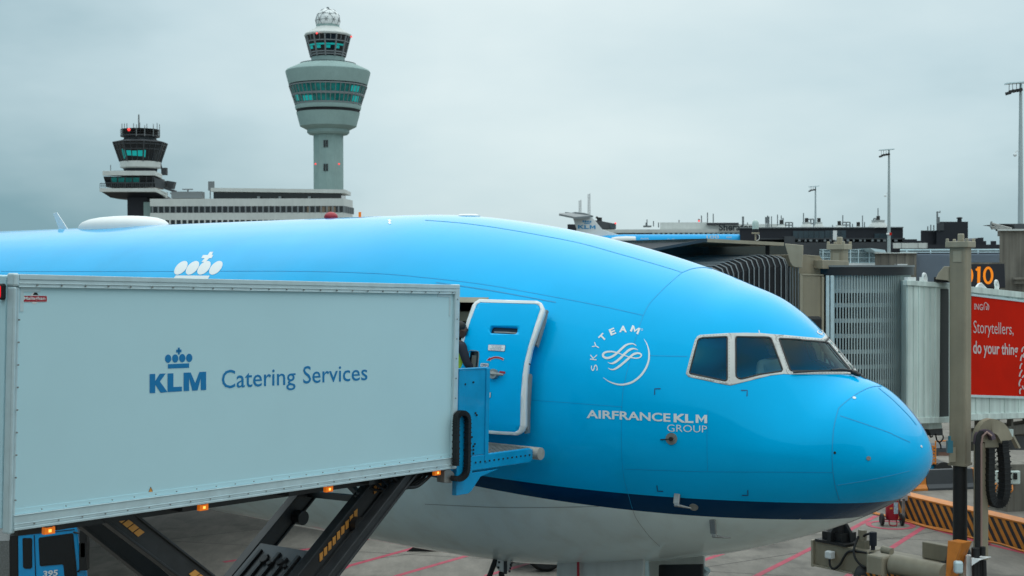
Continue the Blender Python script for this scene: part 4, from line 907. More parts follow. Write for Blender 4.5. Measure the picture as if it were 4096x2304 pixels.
def person(root, fwd, hgt, seated, sk_m, top_m, leg_m, vest=None, tie=False):
    # body in the root's space: x right, y forward, z up
    rot = math.atan2(-fwd.x, fwd.y); root.rotation_euler = (0,0,rot); k = hgt/1.78
    hz = .95*k if not seated else .12; J = []; E_ = []
    def j(p, r, link=None):
        J.append(((p[0]*k, p[1]*k, hz+p[2]*k), r if isinstance(r, tuple) else r*k))
        if link is not None: E_.append((link, len(J)-1))
        return len(J)-1
    pel = j((0,0,0), (.15*k,.11*k)); wa = j((0,.0,.2), (.135*k,.1*k), pel); chs = j((0,.01,.38), (.165*k,.115*k), wa); up = j((0,.0,.5), (.12*k,.09*k), chs); nk = j((0,.015,.58), .055, up); 
    body = [pel]
    for s in (-1, 1):
        sh = j((s*.17,0,.49), .068, up)
        if seated: el = j((s*.25,.08,.22), .05, sh); wr = j((s*.2,.32,.2), .035, el); pts = (s*.17,.40,.19), (0,.06,0)
        else: el = j((s*.24,.08,.2), .05, sh); wr = j((s*.2,.28,.08), .035, el); pts = (s*.185,.36,.06), (0,.05,-.02)
        pm_ = j(pts[0], .036, wr)
        for q in range(4): 
            a = j((pts[0][0]+s*(.026-.017*q), pts[0][1]+.045, pts[0][2]-.004), .0105, pm_); c_ = j((pts[0][0]+s*(.026-.017*q), pts[0][1]+.072+(.008 if q in (1,2) else 0), pts[0][2]-.025), .009, a)
        a = j((pts[0][0]-s*.035, pts[0][1]+.012, pts[0][2]+.005), .011, pm_); j((pts[0][0]-s*.045, pts[0][1]+.045, pts[0][2]), .009, a)
        hp = j((s*.095,0,-.05), .092, pel)
        if seated: kn = j((s*.13,.42,-.04), .065, hp); an = j((s*.13,.46,-.46), .042, kn); j((s*.14,.6,-.5), .035, an)
        else: kn = j((s*.1,.03,-.46), .062, hp); an = j((s*.1,-.01,-.88), .042, kn); j((s*.11,.13,-.92), .036, an)
    bd = skinned(J, E_, 'body', sk_m, root)
    hd = [((0,.02*k,hz+.60*k), .05*k), ((0,.035*k,hz+.68*k), (.07*k,.08*k)), ((0,.02*k,hz+.77*k), (.078*k,.095*k)), ((0,.01*k,hz+.83*k), (.055*k,.07*k)), ((0,.125*k,hz+.715*k), .013*k), ((.075*k,.01*k,hz+.72*k), .018*k), ((-.075*k,.01*k,hz+.72*k), .018*k)]
    head = skinned(hd, [(0,1),(1,2),(2,3),(2,4),(2,5),(2,6)], 'head', sk_m, root)
    b = MB()
    for s in (-1,1): b.ball((s*.032*k, .108*k, hz+.745*k), .012*k, 6)
    b.build('eyes', M['dark'], head, smooth=60); b = MB(); b.ball((0,.112*k,hz+.67*k), .02*k, 6, sz=.3, sy=.5); b.build('mouth', mat('lips', (.25,.08,.07), .5, var=0), head, smooth=60)
    b = MB(); b.ball((0,-.012*k,hz+.785*k), .1*k, 10, sz=.95, sx=.9, sy=1.05); b.v = [v for v in b.v]; hr_ = b.build('hair', M['hair'], head, smooth=60)
    # clothing: jacket / shirt and trousers a little outside the body
    T = [((0,0,hz+.0), (.165*k,.125*k)), ((0,0,hz+.2*k), (.152*k,.118*k)), ((0,.01*k,hz+.38*k), (.182*k,.132*k)), ((0,0,hz+.5*k), (.135*k,.105*k)), ((0,.012*k,hz+.555*k), .066*k)]; TE = [(0,1),(1,2),(2,3),(3,4)]
    for s in (-1,1):
        i = len(T); pt = ((s*.17,0,.49), (s*.25,.08,.22) if seated else (s*.24,.08,.2), (s*.207,.29,.203) if seated else (s*.205,.25,.1))
        for q, r in zip(pt, (.084,.066,.05)): T.append(((q[0]*k, q[1]*k, hz+q[2]*k), r*k))
        TE += [(3,i),(i,i+1),(i+1,i+2)]
    sh = skinned(T, TE, 'shirt', top_m, root)
    L_ = [((0,0,hz+.02*k), (.168*k,.128*k))]; LE = []
    for s in (-1,1):
        i = len(L_); pt = ((s*.095,0,-.05), (s*.13,.42,-.04), (s*.13,.455,-.42)) if seated else ((s*.095,0,-.05), (s*.1,.03,-.46), (s*.1,-.01,-.84))
        for q, r in zip(pt, (.105,.08,.062)): L_.append(((q[0]*k, q[1]*k, hz+q[2]*k), r*k))
        LE += [(0,i),(i,i+1),(i+1,i+2)]
    skinned(L_, LE, 'trousers', leg_m, root)
    if vest: 
        V = [((0,0,hz+.02*k), (.178*k,.138*k)), ((0,0,hz+.2*k), (.166*k,.132*k)), ((0,.01*k,hz+.38*k), (.194*k,.144*k)), ((0,0,hz+.5*k), (.15*k,.118*k))]; skinned(V, [(0,1),(1,2),(2,3)], 'vest', vest, root)
    if tie:
        b = MB(); b.prism([(-.02*k,.125*k,hz+.54*k),(.02*k,.125*k,hz+.54*k),(.035*k,.15*k,hz+.2*k),(0,.15*k,hz+.16*k),(-.035*k,.15*k,hz+.2*k)], (0,.012,0)); b.build('tie', M['navy'], root)
        for s in (-1,1):
            b = MB(); b.rect([(s*.09*k,.1*k,hz+.52*k),(s*.1*k,.165*k,hz+.36*k),(s*.06*k,.15*k,hz+.05*k)], (1,0,0), .045, .012); b.build('harness_strap', M['greyclad'], root)
            b = MB(); b.obox((s*.15*k-.035,-.04*k,hz+.553*k), (.07,0,0), (0,.1,0), (0,0,.02)); b.build('epaulette', M['navy'], root)
pil = thing('person', 'pilot in white shirt and dark tie seated behind the middle cockpit window', 'person', tuple(ac(2.06,.66,5.66)))
person(pil, -AX+LAT*.55, 1.78, True, M['skin'], M['shirt'], M['navy'], tie=True)
fl = W(1842, 1320, 21.1); wz = bx(.5,1.2,.14).z
wk = thing('person', 'worker in yellow vest standing in the dark doorway between box and blue door', 'person', (fl.x, fl.y, wz))
person(wk, Vector((1,.15,0)), 1.74, False, M['skin_dark'], M['navy'], M['navy'], vest=M['hivis'])
# ------------------------------------------------------------ jet bridge
P0 = W(3640, 1150, 29.5); P1 = W(4096, 1150, 32.8)
TD = Vector((P1.x-P0.x, P1.y-P0.y, 0)).normalized(); TN = Vector((-TD.y, TD.x, 0))      # along the tunnel, away from the camera
TP = Vector((P0.x, P0.y, 0))
def tp(x, y, o=0.0): return PL(x, y, TP+TN*o, TN)          # point of the tunnel's near side
bridge = thing('jet_bridge', 'beige and white boarding bridge with black bellows docked beyond the airliner nose', 'boarding bridge', (P0.x, P0.y, 0))
b = MB()
a, c_, d_, e_ = tp(3626,1121), tp(4096,1170), tp(4096,1674), tp(3626,1697)
ext = (c_-a)/(c_-a).length*9; ext2 = (d_-e_)/(d_-e_).length*9
qf_ = TN*2.5+TD*2.6; b.add([a, c_+ext, d_+ext2, e_, a+qf_, c_+ext+TN*2.5, d_+ext2+TN*2.5, e_+qf_], [(3,2,1,0),(4,5,6,7),(0,1,5,4),(1,2,6,5),(2,3,7,6),(3,0,4,7)]); tun = b.build('tunnel', M['bridge'], bridge, bevel=.02)
def strip(pts, name, m, par, out=.03, depth=.05, bevel=.004):
    b = MB(); b.prism([tp(x, y, -out) for x, y in pts], TN*depth); return b.build(name, m, par, bevel=bevel)
strip([(3628,1121),(3800,1132),(3800,1152),(3628,1140)], 'top_rail', M['bridge'], tun, .05, .1)
strip([(3885,1146),(4110,1170),(4110,1194),(3885,1169)], 'top_rail', M['bridge'], tun, .06, .1)
strip([(3628,1672),(3800,1668),(3800,1690),(3628,1696)], 'bottom_rail', M['bridge'], tun, .05, .1)
strip([(3870,1657),(4110,1650),(4110,1672),(3870,1681)], 'bottom_rail', M['bridge'], tun, .06, .1)
M['shadow_gap'] = mat('shade_strip', (.05,.055,.055), .8)
strip([(3762,1155),(3795,1157),(3795,1665),(3758,1668)], 'section_shade', M['shadow_gap'], tun, .004, .02, 0)  # dark strip paints the shade at the end of the left tunnel section
b = MB()
for x in (3632,3655,3676,3698,3722,3742): b.prism([tp(x, 1145, -.02), tp(x+4, 1145, -.02), tp(x+4, 1670, -.02), tp(x, 1670, -.02)], TN*.03)
for x in (3905,3960,4020,4075): b.prism([tp(x, 1592, -.02), tp(x+4, 1592, -.02), tp(x+4, 1655, -.02), tp(x, 1655, -.02)], TN*.03)
b.build('wall_ribs', M['bridge'], tun)
po = strip([(3889,1184),(4096,1209),(4300,1234),(4300,1592),(4096,1585),(3880,1579)], 'poster', M['poster'], tun, .05, .06, 0)
strip([(3889,1176),(4300,1226),(4300,1234),(3889,1184)], 'frame', M['alu'], po, .065, .07)
strip([(3880,1579),(4300,1592),(4300,1602),(3880,1589)], 'frame', M['alu'], po, .065, .07)
class TUN(MB):
    def put(s, vf, lift=.056): s.add([tp(x, y, -lift) for x, y in vf[0]], vf[1])
M['poster_white'] = mat('poster_white', (.62,.5,.5), .5, var=.08)
cp = lambda p: C(p, 3600, 1000, 2.23)
d = TUN()
def cw(t, x0, x1, b0, b1, c0, c1, bo): q = cp([(x0,b0),(x1,b1)]); d.put(word(t, q[0][0], q[1][0], q[0][1], q[1][1], c0/2.23, c1/2.23, bo))
cw('ING', 662, 738, 530, 538, 54, 54, .005); cw('Storytellers,', 656, 1012, 740, 755, 110, 100, -.004); cw('do your thing', 652, 1052, 920, 935, 112, 95, .02)
# outline of a lion drawn in strokes beside the name, and its mane at the right edge
for pl in ([(750,535),(748,500),(758,470),(775,475),(783,500),(775,535)], [(768,500),(772,535)], [(783,480),(793,505),(788,536)]): d.put(strokemesh(smoothpath(cp(pl), 3), 2.4))
for pl in ([(1072,1285),(1068,1255),(1082,1235)], [(1066,1215),(1064,1185),(1080,1150)], [(1066,1130),(1072,1100),(1090,1070)], [(1070,1060),(1075,1030),(1090,1010)], [(1076,990),(1080,960),(1092,935)], [(1088,910),(1092,880),(1120,855)], [(1100,960),(1104,930),(1120,910)], [(1090,1140),(1105,1120),(1125,1115)], [(1092,1210),(1100,1235),(1125,1245)], [(1110,1180),(1125,1165)], [(1130,850),(1170,840),(1210,870)], [(1130,1000),(1180,990)], [(1140,1080),(1200,1075)]):
    d.put(strokemesh(smoothpath(cp(pl), 3), 5.5))
d.build('lettering', M['poster_white'], po, fixn=False)
# lifting eyes and plates on the roof edge
def eye(x, y):
    p = tp(x, y, .05); b = MB(); u = (TD*.45+Vector((0,0,-.9))).normalized(); n = u.cross(TN).normalized(); q = [p-u*.16+ (u*math.cos(t)*.1+n*math.sin(t)*.06) for t in np.linspace(0, 2*math.pi, 16)[:-1]]
    b.tube(q, .03, 6, closed=True); b.obox(p-n*.05-u*.1, n*.1, u*.32, TN*.05); b.build('lifting_eye', M['white'], tun, smooth=40)
eye(3706,1138); eye(3993,1163)
strip([(3908,1148),(3918,1134),(3928,1131),(3948,1152)], 'roof_plate', M['white'], tun, .02, .05)
b = MB()
for x in (3634,3644,3654,3694): b.obox(tp(x,1127,.02), TD*.1, TN*.1, Vector((0,0,.1)))
b.build('roof_clips', M['white'], tun)
# under the floor
b = MB(); p = tp(3885,1690,.2); b.obox(p-Vector((0,0,.45)), TD*8, TN*.2, Vector((0,0,.22))); b.obox(tp(3890,1690,1.2)-Vector((0,0,.7)), TD*8, TN*.3, Vector((0,0,.5)))
for k in range(7): b.obox(p+TD*(.35+k*.75)-Vector((0,0,.42)), TD*.09, TN*.12, Vector((0,0,.45)))
b.build('floor_beams', M['conc_brown'], tun)
b = MB(); b.prism([tp(x, y, .1) for x, y in ((3712,1690),(3766,1686),(3772,1714),(3716,1718))], TN*.6); b.build('drive_box', M['bridge'], bridge, bevel=.02)
b = MB(); b.prism([tp(x, y, .3) for x, y in ((3716,1716),(3770,1714),(3772,1742),(3718,1742))], TN*.5); b.build('underside_bracket', M['steel'], bridge)
b = MB(); b.prism([tp(x, y, .1) for x, y in ((4010,1718),(4055,1716),(4055,1748),(4012,1748))], TN*.4); b.build('junction_box', M['bridge'], bridge, bevel=.02)
b = MB(); b.prism([tp(x, y, .4) for x, y in ((4020,1745),(4120,1742),(4120,1800),(4030,1800))], TN*.5); b.build('cable_tray', M['steel'], bridge)
b = MB(); b.prism([tp(x, y, .2) for x, y in ((4050,1742),(4058,1742),(4084,1792),(4076,1794))], TN*.1); b.build('tray_stay', M['beige_l'], bridge)
b = MB()
for pl in ([(3718,1730),(3722,1748),(3730,1745)], [(3742,1735),(3748,1762),(3760,1768),(3772,1755),(3772,1742)], [(3754,1765),(3762,1780),(3764,1795)]): b.tube(smoothpath([tp(x, y, .3) for x, y in pl], 5), .018, 6)
b.build('hanging_cables', M['black'], bridge, smooth=60)
# lift columns on a wheeled cross beam
UPZ = Vector((0,0,1)); CDX = Vector((.79,-.61,0)); CDY = Vector((.61,.79,0))
def column(x, D, ycap, ybot, half, zb, name='lift_column'):
    p = W(x, ycap, D); q = Vector((p.x, p.y, 0)); zt = p.z; zl = W(x, ybot, D).z
    b = MB(); rr = half*.28
    prof_ = roundpoly([(-half,-half),(half,-half),(half,half),(-half,half)], rr, 2)
    b.prism([q+CDX*u+CDY*v_+UPZ*zl for u, v_ in prof_], UPZ*(zt-zl)); o = b.build(name, M['beige'], bridge)
    b = MB(); hh = half*1.33; b.prism([q+CDX*u+CDY*v_+UPZ*(zt-.02) for u, v_ in ((-hh,-hh),(hh,-hh),(hh,hh),(-hh,hh))], UPZ*.13)
    for u in (-.85,.85):
        for v_ in (-.85,.85): b.obox(q+CDX*(u*hh-.03)+CDY*(v_*hh-.03)+UPZ*(zt+.1), CDX*.06, CDY*.06, UPZ*.07)
    b.build('cap', M['beige_l'], o, bevel=.012)
    b = MB(); b.obox(q+CDX*-.05-CDY*.06+UPZ*(zt+.11), CDX*.12, CDY*.12, UPZ*.17); b.build('lifting_lug', M['beige_l'], o, bevel=.02)
    for ax_, ay_ in ((CDX, CDY), (CDY, CDX)):
        s_ = -1; b = MB(); f0 = q+ay_*(-half-.012)+UPZ*(zt-.34) ; 
        b.obox(f0-ax_*half*.5, ax_*half*1.0, ay_*.014, UPZ*.24); b.build('cover_plate', M['beige_l'], o, bevel=.004)
    b = MB(); b.cyl(q+UPZ*zb, q+UPZ*(zl+.05), half*.80, 24); b.build('inner_column', M['black'], o, smooth=40)
    b = MB(); h2 = half*1.06; b.prism([q+CDX*u+CDY*v_+UPZ*(zl-.01) for u, v_ in ((-h2,-h2),(h2,-h2),(h2,h2),(-h2,h2))], UPZ*.05); b.build('collar', M['beige'], o)
    return q, zt, zl, o
qn, ztn, zln, cn = column(3842, 30.0, 986, 1858, .19, 1.3)
qf, ztf, zlf, cf = column(3357, 32.6, 995, 1900, .17, 1.25)
b = MB(); b.obox(W(3800,1845,29.75)+Vector((-.02,0,-.02)), Vector((.16,.05,0)), Vector((0,.02,0)), Vector((0,0,.32))); b.build('access_panel', M['beige_l'], cn)
b = MB(); b.box(-.06,.06,-.1,.0,-.16,.1); b.cyl((0,-.05,.1),(0,-.05,.2),.03,10); b.v = [v+W(3795,1780,29.72) for v in b.v]; b.build('warning_light', mat('blue_lens', (.03,.16,.22), .3), cn)
# bracket between near column and tunnel roof
b = MB(); p = W(3748,1118,30.2); b.prism([W(x, y, 30.0) for x, y in ((3741,1117),(3752,1093),(3776,1065),(3801,1066),(3801,1130),(3788,1122))], Vector((.1,.18,0))); b.build('column_bracket', M['beige_l'], bridge, bevel=.01)
b = MB(); b.obox(W(3736,1130,30.1), Vector((.35,0,0)), Vector((.1,.3,0)), Vector((0,0,.12))); b.build('bracket_foot', M['black'], bridge)
# cross beam, jacks and wheels
BD = (Vector((qn.x, qn.y, 0))-Vector((qf.x, qf.y, 0))).normalized(); BNn = Vector((BD.y, -BD.x, 0)); BNn = BNn if BNn.y < 0 else -BNn
bo = Vector((qf.x, qf.y, 0))
def bm_(a, n, z): return bo+BD*a+BNn*n+UPZ*z
LB = (qn-qf).length
b = MB(); b.obox(bm_(-.5,-.3,.58), BD*1.6, BNn*.62, UPZ*.56); b.obox(bm_(1.1,-.28,.5), BD*(LB+.2-1.1), BNn*.56, UPZ*.62); cb = b.build('cross_beam', M['beige'], bridge, bevel=.015)
b = MB(); b.obox(bm_(-.54,-.36,.52), BD*.06, BNn*.74, UPZ*.64); b.obox(bm_(-.5,.3,.54), BD*1.65, BNn*.08, UPZ*.04); b.obox(bm_(1.08,-.34,.5), BD*.04, BNn*.7, UPZ*.64); b.build('beam_flanges', M['beige_l'], cb, bevel=.005)
b = MB(); b.obox(bm_(-.42,-.36,1.145), BD*.92, BNn*.74, UPZ*.06); b.lathe([(.19,0),(.19,.55)], bm_(0,0,1.2), 20)
for du, dn in ((1,0),(-1,0),(0,1),(0,-1)):
    g1 = BD*du+BNn*dn; g2_ = BNn*du+BD*dn; b.prism([bm_(0,0,1.2)+g1*.15-g2_*.05, bm_(0,0,1.2)+g1*.38-g2_*.05, bm_(0,0,1.42)+g1*.36-g2_*.05, bm_(0,0,1.6)+g1*.22-g2_*.05, bm_(0,0,1.6)+g1*.15-g2_*.05], g2_*.1)
b.obox(bm_(-.3,-.26,1.2), BD*.6, BNn*.52, UPZ*.2)
b.v = b.v; b.build('column_foot', M['black'], cb)
b = MB(); b.obox(bm_(LB-.38,-.34,1.125), BD*.7, BNn*.68, UPZ*.06); b.lathe([(.3,0),(.3,.1),(.2,.34)], bm_(LB,0,1.18), 20); b.build('column_foot', M['black'], cb)
b = MB(); b.cyl(bm_(1.9,.46,.99), bm_(LB-.05,.46,.99), .24, 28); tk = b.build('motor_drum', M['beige_l'], bridge, smooth=40)
b = MB(); b.obox(bm_(1.36,.34,.66), BD*.46, BNn*.42, UPZ*.52); b.build('control_box', M['beige_l'], bridge, bevel=.05)
M['haz'] = stripes('hazard_stripe', (.55,.19,.02), (.015,.015,.015), tuple((BD*.8+UPZ*.6)), .13, .5)
b = MB(); b.obox(bm_(1.9,.69,.70), BD*(LB-2.0), BNn*.012, UPZ*.12); b.obox(bm_(1.37,.765,.66), BD*.44, BNn*.012, UPZ*.1); b.build('hazard_band', M['haz'], bridge)
b = MB(); b.cyl(bm_(.72,.05,1.12), bm_(.72,.05,1.55), .1, 14); b.obox(bm_(.6,-.05,1.12), BD*.26, BNn*.2, UPZ*.2); b.build('hydraulic_pump', M['beige'], cb, bevel=.01)
b = MB(); b.cyl(bm_(1.06,.1,1.24), bm_(1.06,.1,1.55), .085, 14); b.cyl(bm_(1.06,.1,1.1), bm_(1.06,.1,1.26), .05, 10); b.build('filter_canister', M['navy'], cb, smooth=40)
b = MB(); b.cyl(bm_(1.4,.2,1.22), bm_(1.65,.2,1.2), .09, 14); b.build('valve_block', M['beige_l'], cb, smooth=40)
b = MB(); b.obox(bm_(LB-1.05,-.3,1.13), BD*.66, BNn*.2, UPZ*.36); b.build('relay_cabinet', M['beige'], cb, bevel=.015)
b = MB(); b.obox(bm_(-.02,.36,.82), BD*.2, BNn*.16, UPZ*.18); b.build('plug_socket', M['white'], cb, bevel=.03)
b = MB(); b.cyl(bm_(-.56,.0,.9), bm_(-.66,.0,.9), .07, 12); b.build('end_lamp', M['orange'], cb, smooth=40)
b = MB()
for pl in ([(.06,.42,.86),(.1,.46,.68),(.2,.45,.6),(.34,.4,.72),(.5,.36,1.0),(.7,.34,1.08),(1.2,.3,1.1),(2.0,.28,1.14)], [(.68,.15,1.4),(.72,.36,1.15),(.8,.42,.95),(.95,.42,.82),(1.1,.42,.78)], [(.95,.1,1.5),(.86,.12,1.46),(.8,.1,1.42)]): b.tube(smoothpath([bm_(*q) for q in pl], 6), .028, 7)
b.build('hoses', M['black'], cb, smooth=60)
b = MB(); b.tube(smoothpath([bm_(*q) for q in ((.25,.85,.0),(.25,.85,.3),(.3,.85,.42),(.45,.85,.46),(.58,.85,.4),(.6,.85,.0))], 4), .03, 7); b.tube(smoothpath([bm_(*q) for q in ((.95,.7,.0),(.95,.7,.42),(1.02,.7,.56),(1.15,.65,.6),(1.3,.6,.62))], 4), .03, 7); b.build('guard_rail', M['haz'], bridge, smooth=60)
for aa in (.95, 1.75, 2.6):
    b = MB(); b.lathe([(.2,-.16),(.38,-.17),(.42,-.1),(.42,.1),(.38,.17),(.2,.16)], bm_(aa,.1,.42), 28, ax=(BNn, UPZ, BD)); b.build('wheel', M['black'], bridge, smooth=40)
b = MB(); q0 = W(3790,2168,29.2)
yp = lambda x, y, D: W(*C([(x, y)], 3600, 1950, 4.093)[0], D)
b.prism([yp(785,875,29.1), yp(1010,910,28.95), yp(860,1300,28.95), yp(815,1449,28.95), yp(740,1600,28.95), yp(745,1449,29.1)], Vector((.03,.05,0))); 
b.prism([yp(1010,910,28.95), yp(1170,885,29.1), yp(950,1449,29.3), yp(900,1500,29.2), yp(815,1449,28.95), yp(860,1300,28.95)], Vector((.03,.05,0)))
b.prism([yp(785,873,29.1), yp(945,848,29.3), yp(1170,883,29.12), yp(1010,908,28.95)], Vector((0,0,-.02))); b.build('yellow_guard', M['orange'], bridge)
b = MB(); b.box(-.09,.09,-.1,.05,-.14,.12); b.v = [v+yp(945,1290,28.85) for v in b.v]; b.build('guard_lamp', M['alu'], bridge, bevel=.04)
b = MB(); b.prism([yp(1170,1150,28.9), yp(1330,1120,29.2), yp(1500,1135,29.2), yp(1310,1190,28.8), yp(1175,1280,28.85)], Vector((.02,.1,-.03))); b.build('bracket_shelf', M['white'], bridge)
b = MB(); b.obox(yp(1085,1600,29.1), Vector((.14,0,0)), Vector((0,.2,0)), Vector((0,0,.62))); b.build('end_plate', M['white'], bridge)
b = MB()
for x, y0, y1, r_ in ((1235,990,1140,.085),(1355,970,1115,.06)): b.cyl(yp(x,y1,29.0), yp(x,y0,29.0), r_, 12)
for x in (1215,1265,1320,1370): b.cyl(yp(x+10,1520,29.0), yp(x,1190,29.0), .055 if x != 1320 else .03, 10)
b.build('shock_absorbers', M['black'], bridge, smooth=40)
# cable loops beside the near column
b = MB(); tubes_ = lambda pts, r, D, m, nm: None
lp = lambda x, y, D=29.6: W(*C([(x, y)], 3500, 1600, 3.622)[0], D)
b = MB(); b.rect(smoothpath([lp(1525,600), lp(1540,480,29.6), lp(1600,390), lp(1680,370), lp(1790,420), lp(1855,520), lp(1880,590)], 5), Vector((-.3,1,0)), .16, .3); b.build('cable_hood', M['beige'], bridge)
b = MB(); b.rect(smoothpath([lp(1475,640,29.5), lp(1485,520,29.5), lp(1540,462,29.5), lp(1620,460,29.5), lp(1680,510,29.5), lp(1700,570,29.5)], 5), Vector((-.3,1,0)), .12, .10); b.build('conduit_arch', mat('purple_cable', (.1,.07,.09), .5), bridge)
b = MB(); b.obox(lp(1465,2330,29.5), Vector((.30,.1,0)), Vector((-.03,.1,0)), UPZ*(lp(1465,640).z-lp(1465,2330).z)); b.build('conduit_post', M['beige'], bridge, bevel=.01)
b = MB()
for k, x in enumerate((1468,1490,1508)): b.tube([lp(x,2330,29.38), lp(x,650,29.38), lp(x+14,520,29.38), lp(x+60,455,29.38)], .03, 7)
b.build('riser_cables', M['black'], bridge, smooth=60)
b = MB(); b.tube([lp(1540,2330,29.36), lp(1540,640,29.36), lp(1560,520,29.36), lp(1620,465,29.36), lp(1690,520,29.36)], .024, 7); b.build('riser_cable', mat('pink_cable', (.32,.2,.17), .5), bridge, smooth=60)
b = MB(); b.obox(lp(1590,690,29.55), Vector((.32,.05,0)), Vector((0,.15,0)), UPZ*.32); b.build('cable_box', M['beige'], bridge)
b = MB(); ch = smoothpath([lp(1650,690), lp(1650,900), lp(1645,1150), lp(1660,1350), lp(1700,1470), lp(1760,1500), lp(1830,1470), lp(1870,1350), lp(1880,1150), lp(1872,900), lp(1850,690), lp(1845,580)], 6)
b.rect(ch, Vector((-.3,1,0)), .22, .15)
for k in range(0, len(ch)-2, 2): t = (ch[k+1]-ch[k]); b.rect([ch[k], ch[k]+t*.5], Vector((-.3,1,0)), .26, .18)
b.build('cable_chain', M['black'], bridge)
# cab: side wall, wing panel, roof canopy
b = MB(); DC_ = 29.25
b.prism([W(3195,1560,DC_-.1), W(3195,1018,DC_-.1), W(3211,1018,DC_), W(3279,1023,DC_+.3), W(3294,1046,DC_+.4), W(3292,1560,DC_+.4)], Vector((-1.6,2.2,0))); cw_ = b.build('cab_wall', M['beige'], bridge, bevel=.01)
b = MB(); b.prism([W(3207,1101,DC_-.1), W(3283,1107,DC_+.28), W(3280,1560,DC_+.28), W(3207,1560,DC_-.1)], Vector((.02,-.03,0)))
b.build('wall_frame', M['beige'], cw_)
b = MB(); b.prism([W(3204,1094,DC_-.15), W(3290,1098,DC_+.3), W(3290,1103,DC_+.3), W(3204,1100,DC_-.15)], Vector((.02,-.03,0))); b.prism([W(3282,1106,DC_+.25), W(3291,1106,DC_+.3), W(3289,1560,DC_+.3), W(3280,1560,DC_+.25)], Vector((.02,-.05,0))); b.prism([W(3195,1094,DC_-.15), W(3206,1094,DC_-.1), W(3204,1560,DC_-.1), W(3193,1560,DC_-.15)], Vector((.02,-.05,0))); b.build('wall_trim', M['beige_l'], cw_)
b = MB(); b.prism(roundpoly([tuple(q)[:2] for q in []], 1) if False else [W(x, y, 29.0) for x, y in ((3138,974),(3211,981),(3207,1071),(3180,1069),(3168,1062),(3160,1048))], Vector((.03,.05,0))); b.build('wing_panel', M['beige_l'], bridge, bevel=.01)
b = MB(); b.obox(W(3290,1075,29.2), W(3396,1078,30.6)-W(3290,1075,29.2), Vector((-.3,.6,0)), UPZ*.19); b.build('roof_beam', M['beige'], bridge, bevel=.01)
b = MB(); b.box(-.16,.16,-.1,.1,-.2,.2); b.v = [v+W(3255,1303,28.8) for v in b.v]; b.build('cab_mirror', M['black'], bridge, bevel=.06)
b = MB(); rf = [W(2829,954,27.3), W(3136,970,29.3), W(3136,970,29.3)+Vector((-2.2,2.6,0)), W(2829,954,27.3)+Vector((-2.2,2.6,0))]; b.prism(rf, UPZ*-.07); cano = b.build('roof_canopy', M['beige_l'], bridge)
b = MB(); b.prism([W(2829,954,27.3), W(2480,1018,28.6), W(2480,1018,28.6)+Vector((-.6,2.6,0)), W(2829,954,27.3)+Vector((-2.2,2.6,0))], UPZ*-.06); b.build('canopy_flap', M['greyclad'], cano)
b = MB(); b.prism([W(2832,960,30.6), W(3138,974,30.6), W(3160,1040,30.6), W(2840,1040,30.6)], Vector((-.3,.4,0))); b.prism([W(2834,962,30.7), W(2480,1026,31.5), W(2480,1060,31.5), W(2842,1040,30.7)], Vector((.1,.4,0))); b.build('canopy_curtain', mat('grey_green_cloth', (.05,.058,.055), .8, var=.2), cano)
b = MB(); b.box(-.04,.04,-.03,.03,-.3,.0); b.v = [v+W(3070,972,29.4) for v in b.v]; b.build('canopy_stay', M['black'], cano)
# bellows: hoops and folded fabric
KP = [(3150,1024),(3143,1024),(3124,1022),(3100,1021),(3077,1020),(3058,1024),(3035,1027),(3016,1030),(2996,1034),(2973,1040),(2953,1046),(2934,1051),(2916,1057),(2899,1063),(2883,1070),(2868,1078)]
HP = []; n = len(KP); WDV = AX*2.9
for k, q in enumerate(KP):
    D = 29.2-2.8*k/(n-1); c0 = W(q[0], q[1], D); zb_ = 4.6; r_ = .22
    HP.append([Vector((c0.x, c0.y, zb_)), c0-UPZ*r_, c0-UPZ*r_*.3+AX*r_*.3, c0+AX*r_, c0+WDV-AX*r_, c0+WDV+AX*-r_*.3-UPZ*r_*.3, c0+WDV-UPZ*r_, Vector(((c0+WDV).x, (c0+WDV).y, zb_))])
b = MB()
for hp in HP: b.tube(hp, .014, 7)
bel = None
# fabric sheet sagging inwards between hoops
f_ = MB()
for a, c_ in zip(HP[:-1], HP[1:]):
    cen = sum(a, Vector())/8; inn = [(p+q)/2+((cen-(p+q)/2).normalized()*.12) for p, q in zip(a, c_)]
    ai = [p+((cen-p).normalized()*.02) for p in a]; ci = [p+((cen-p).normalized()*.02) for p in c_]
    for i in range(7): f_.poly([ai[i], ai[i+1], inn[i+1], inn[i]]); f_.poly([inn[i], inn[i+1], ci[i+1], ci[i]])
bel = f_.build('bellows', M['fabric'], bridge, fixn=False)
b.build('hoops', M['frame_grey'], bel, smooth=50)
b = MB()
for x in (3160,3171,3182,3193): q = W(x, 1068, 29.1); b.tube([q, Vector((q.x, q.y, 4.6))], .013, 6)
b.build('guide_rods', M['frame_grey'], bel); b = MB(); b.prism([W(3152,1064,29.35), W(3197,1070,29.35), W(3197,1500,29.35), W(3152,1500,29.35)], Vector((-.1,.3,0))); b.build('end_curtain', M['fabric'], bel)
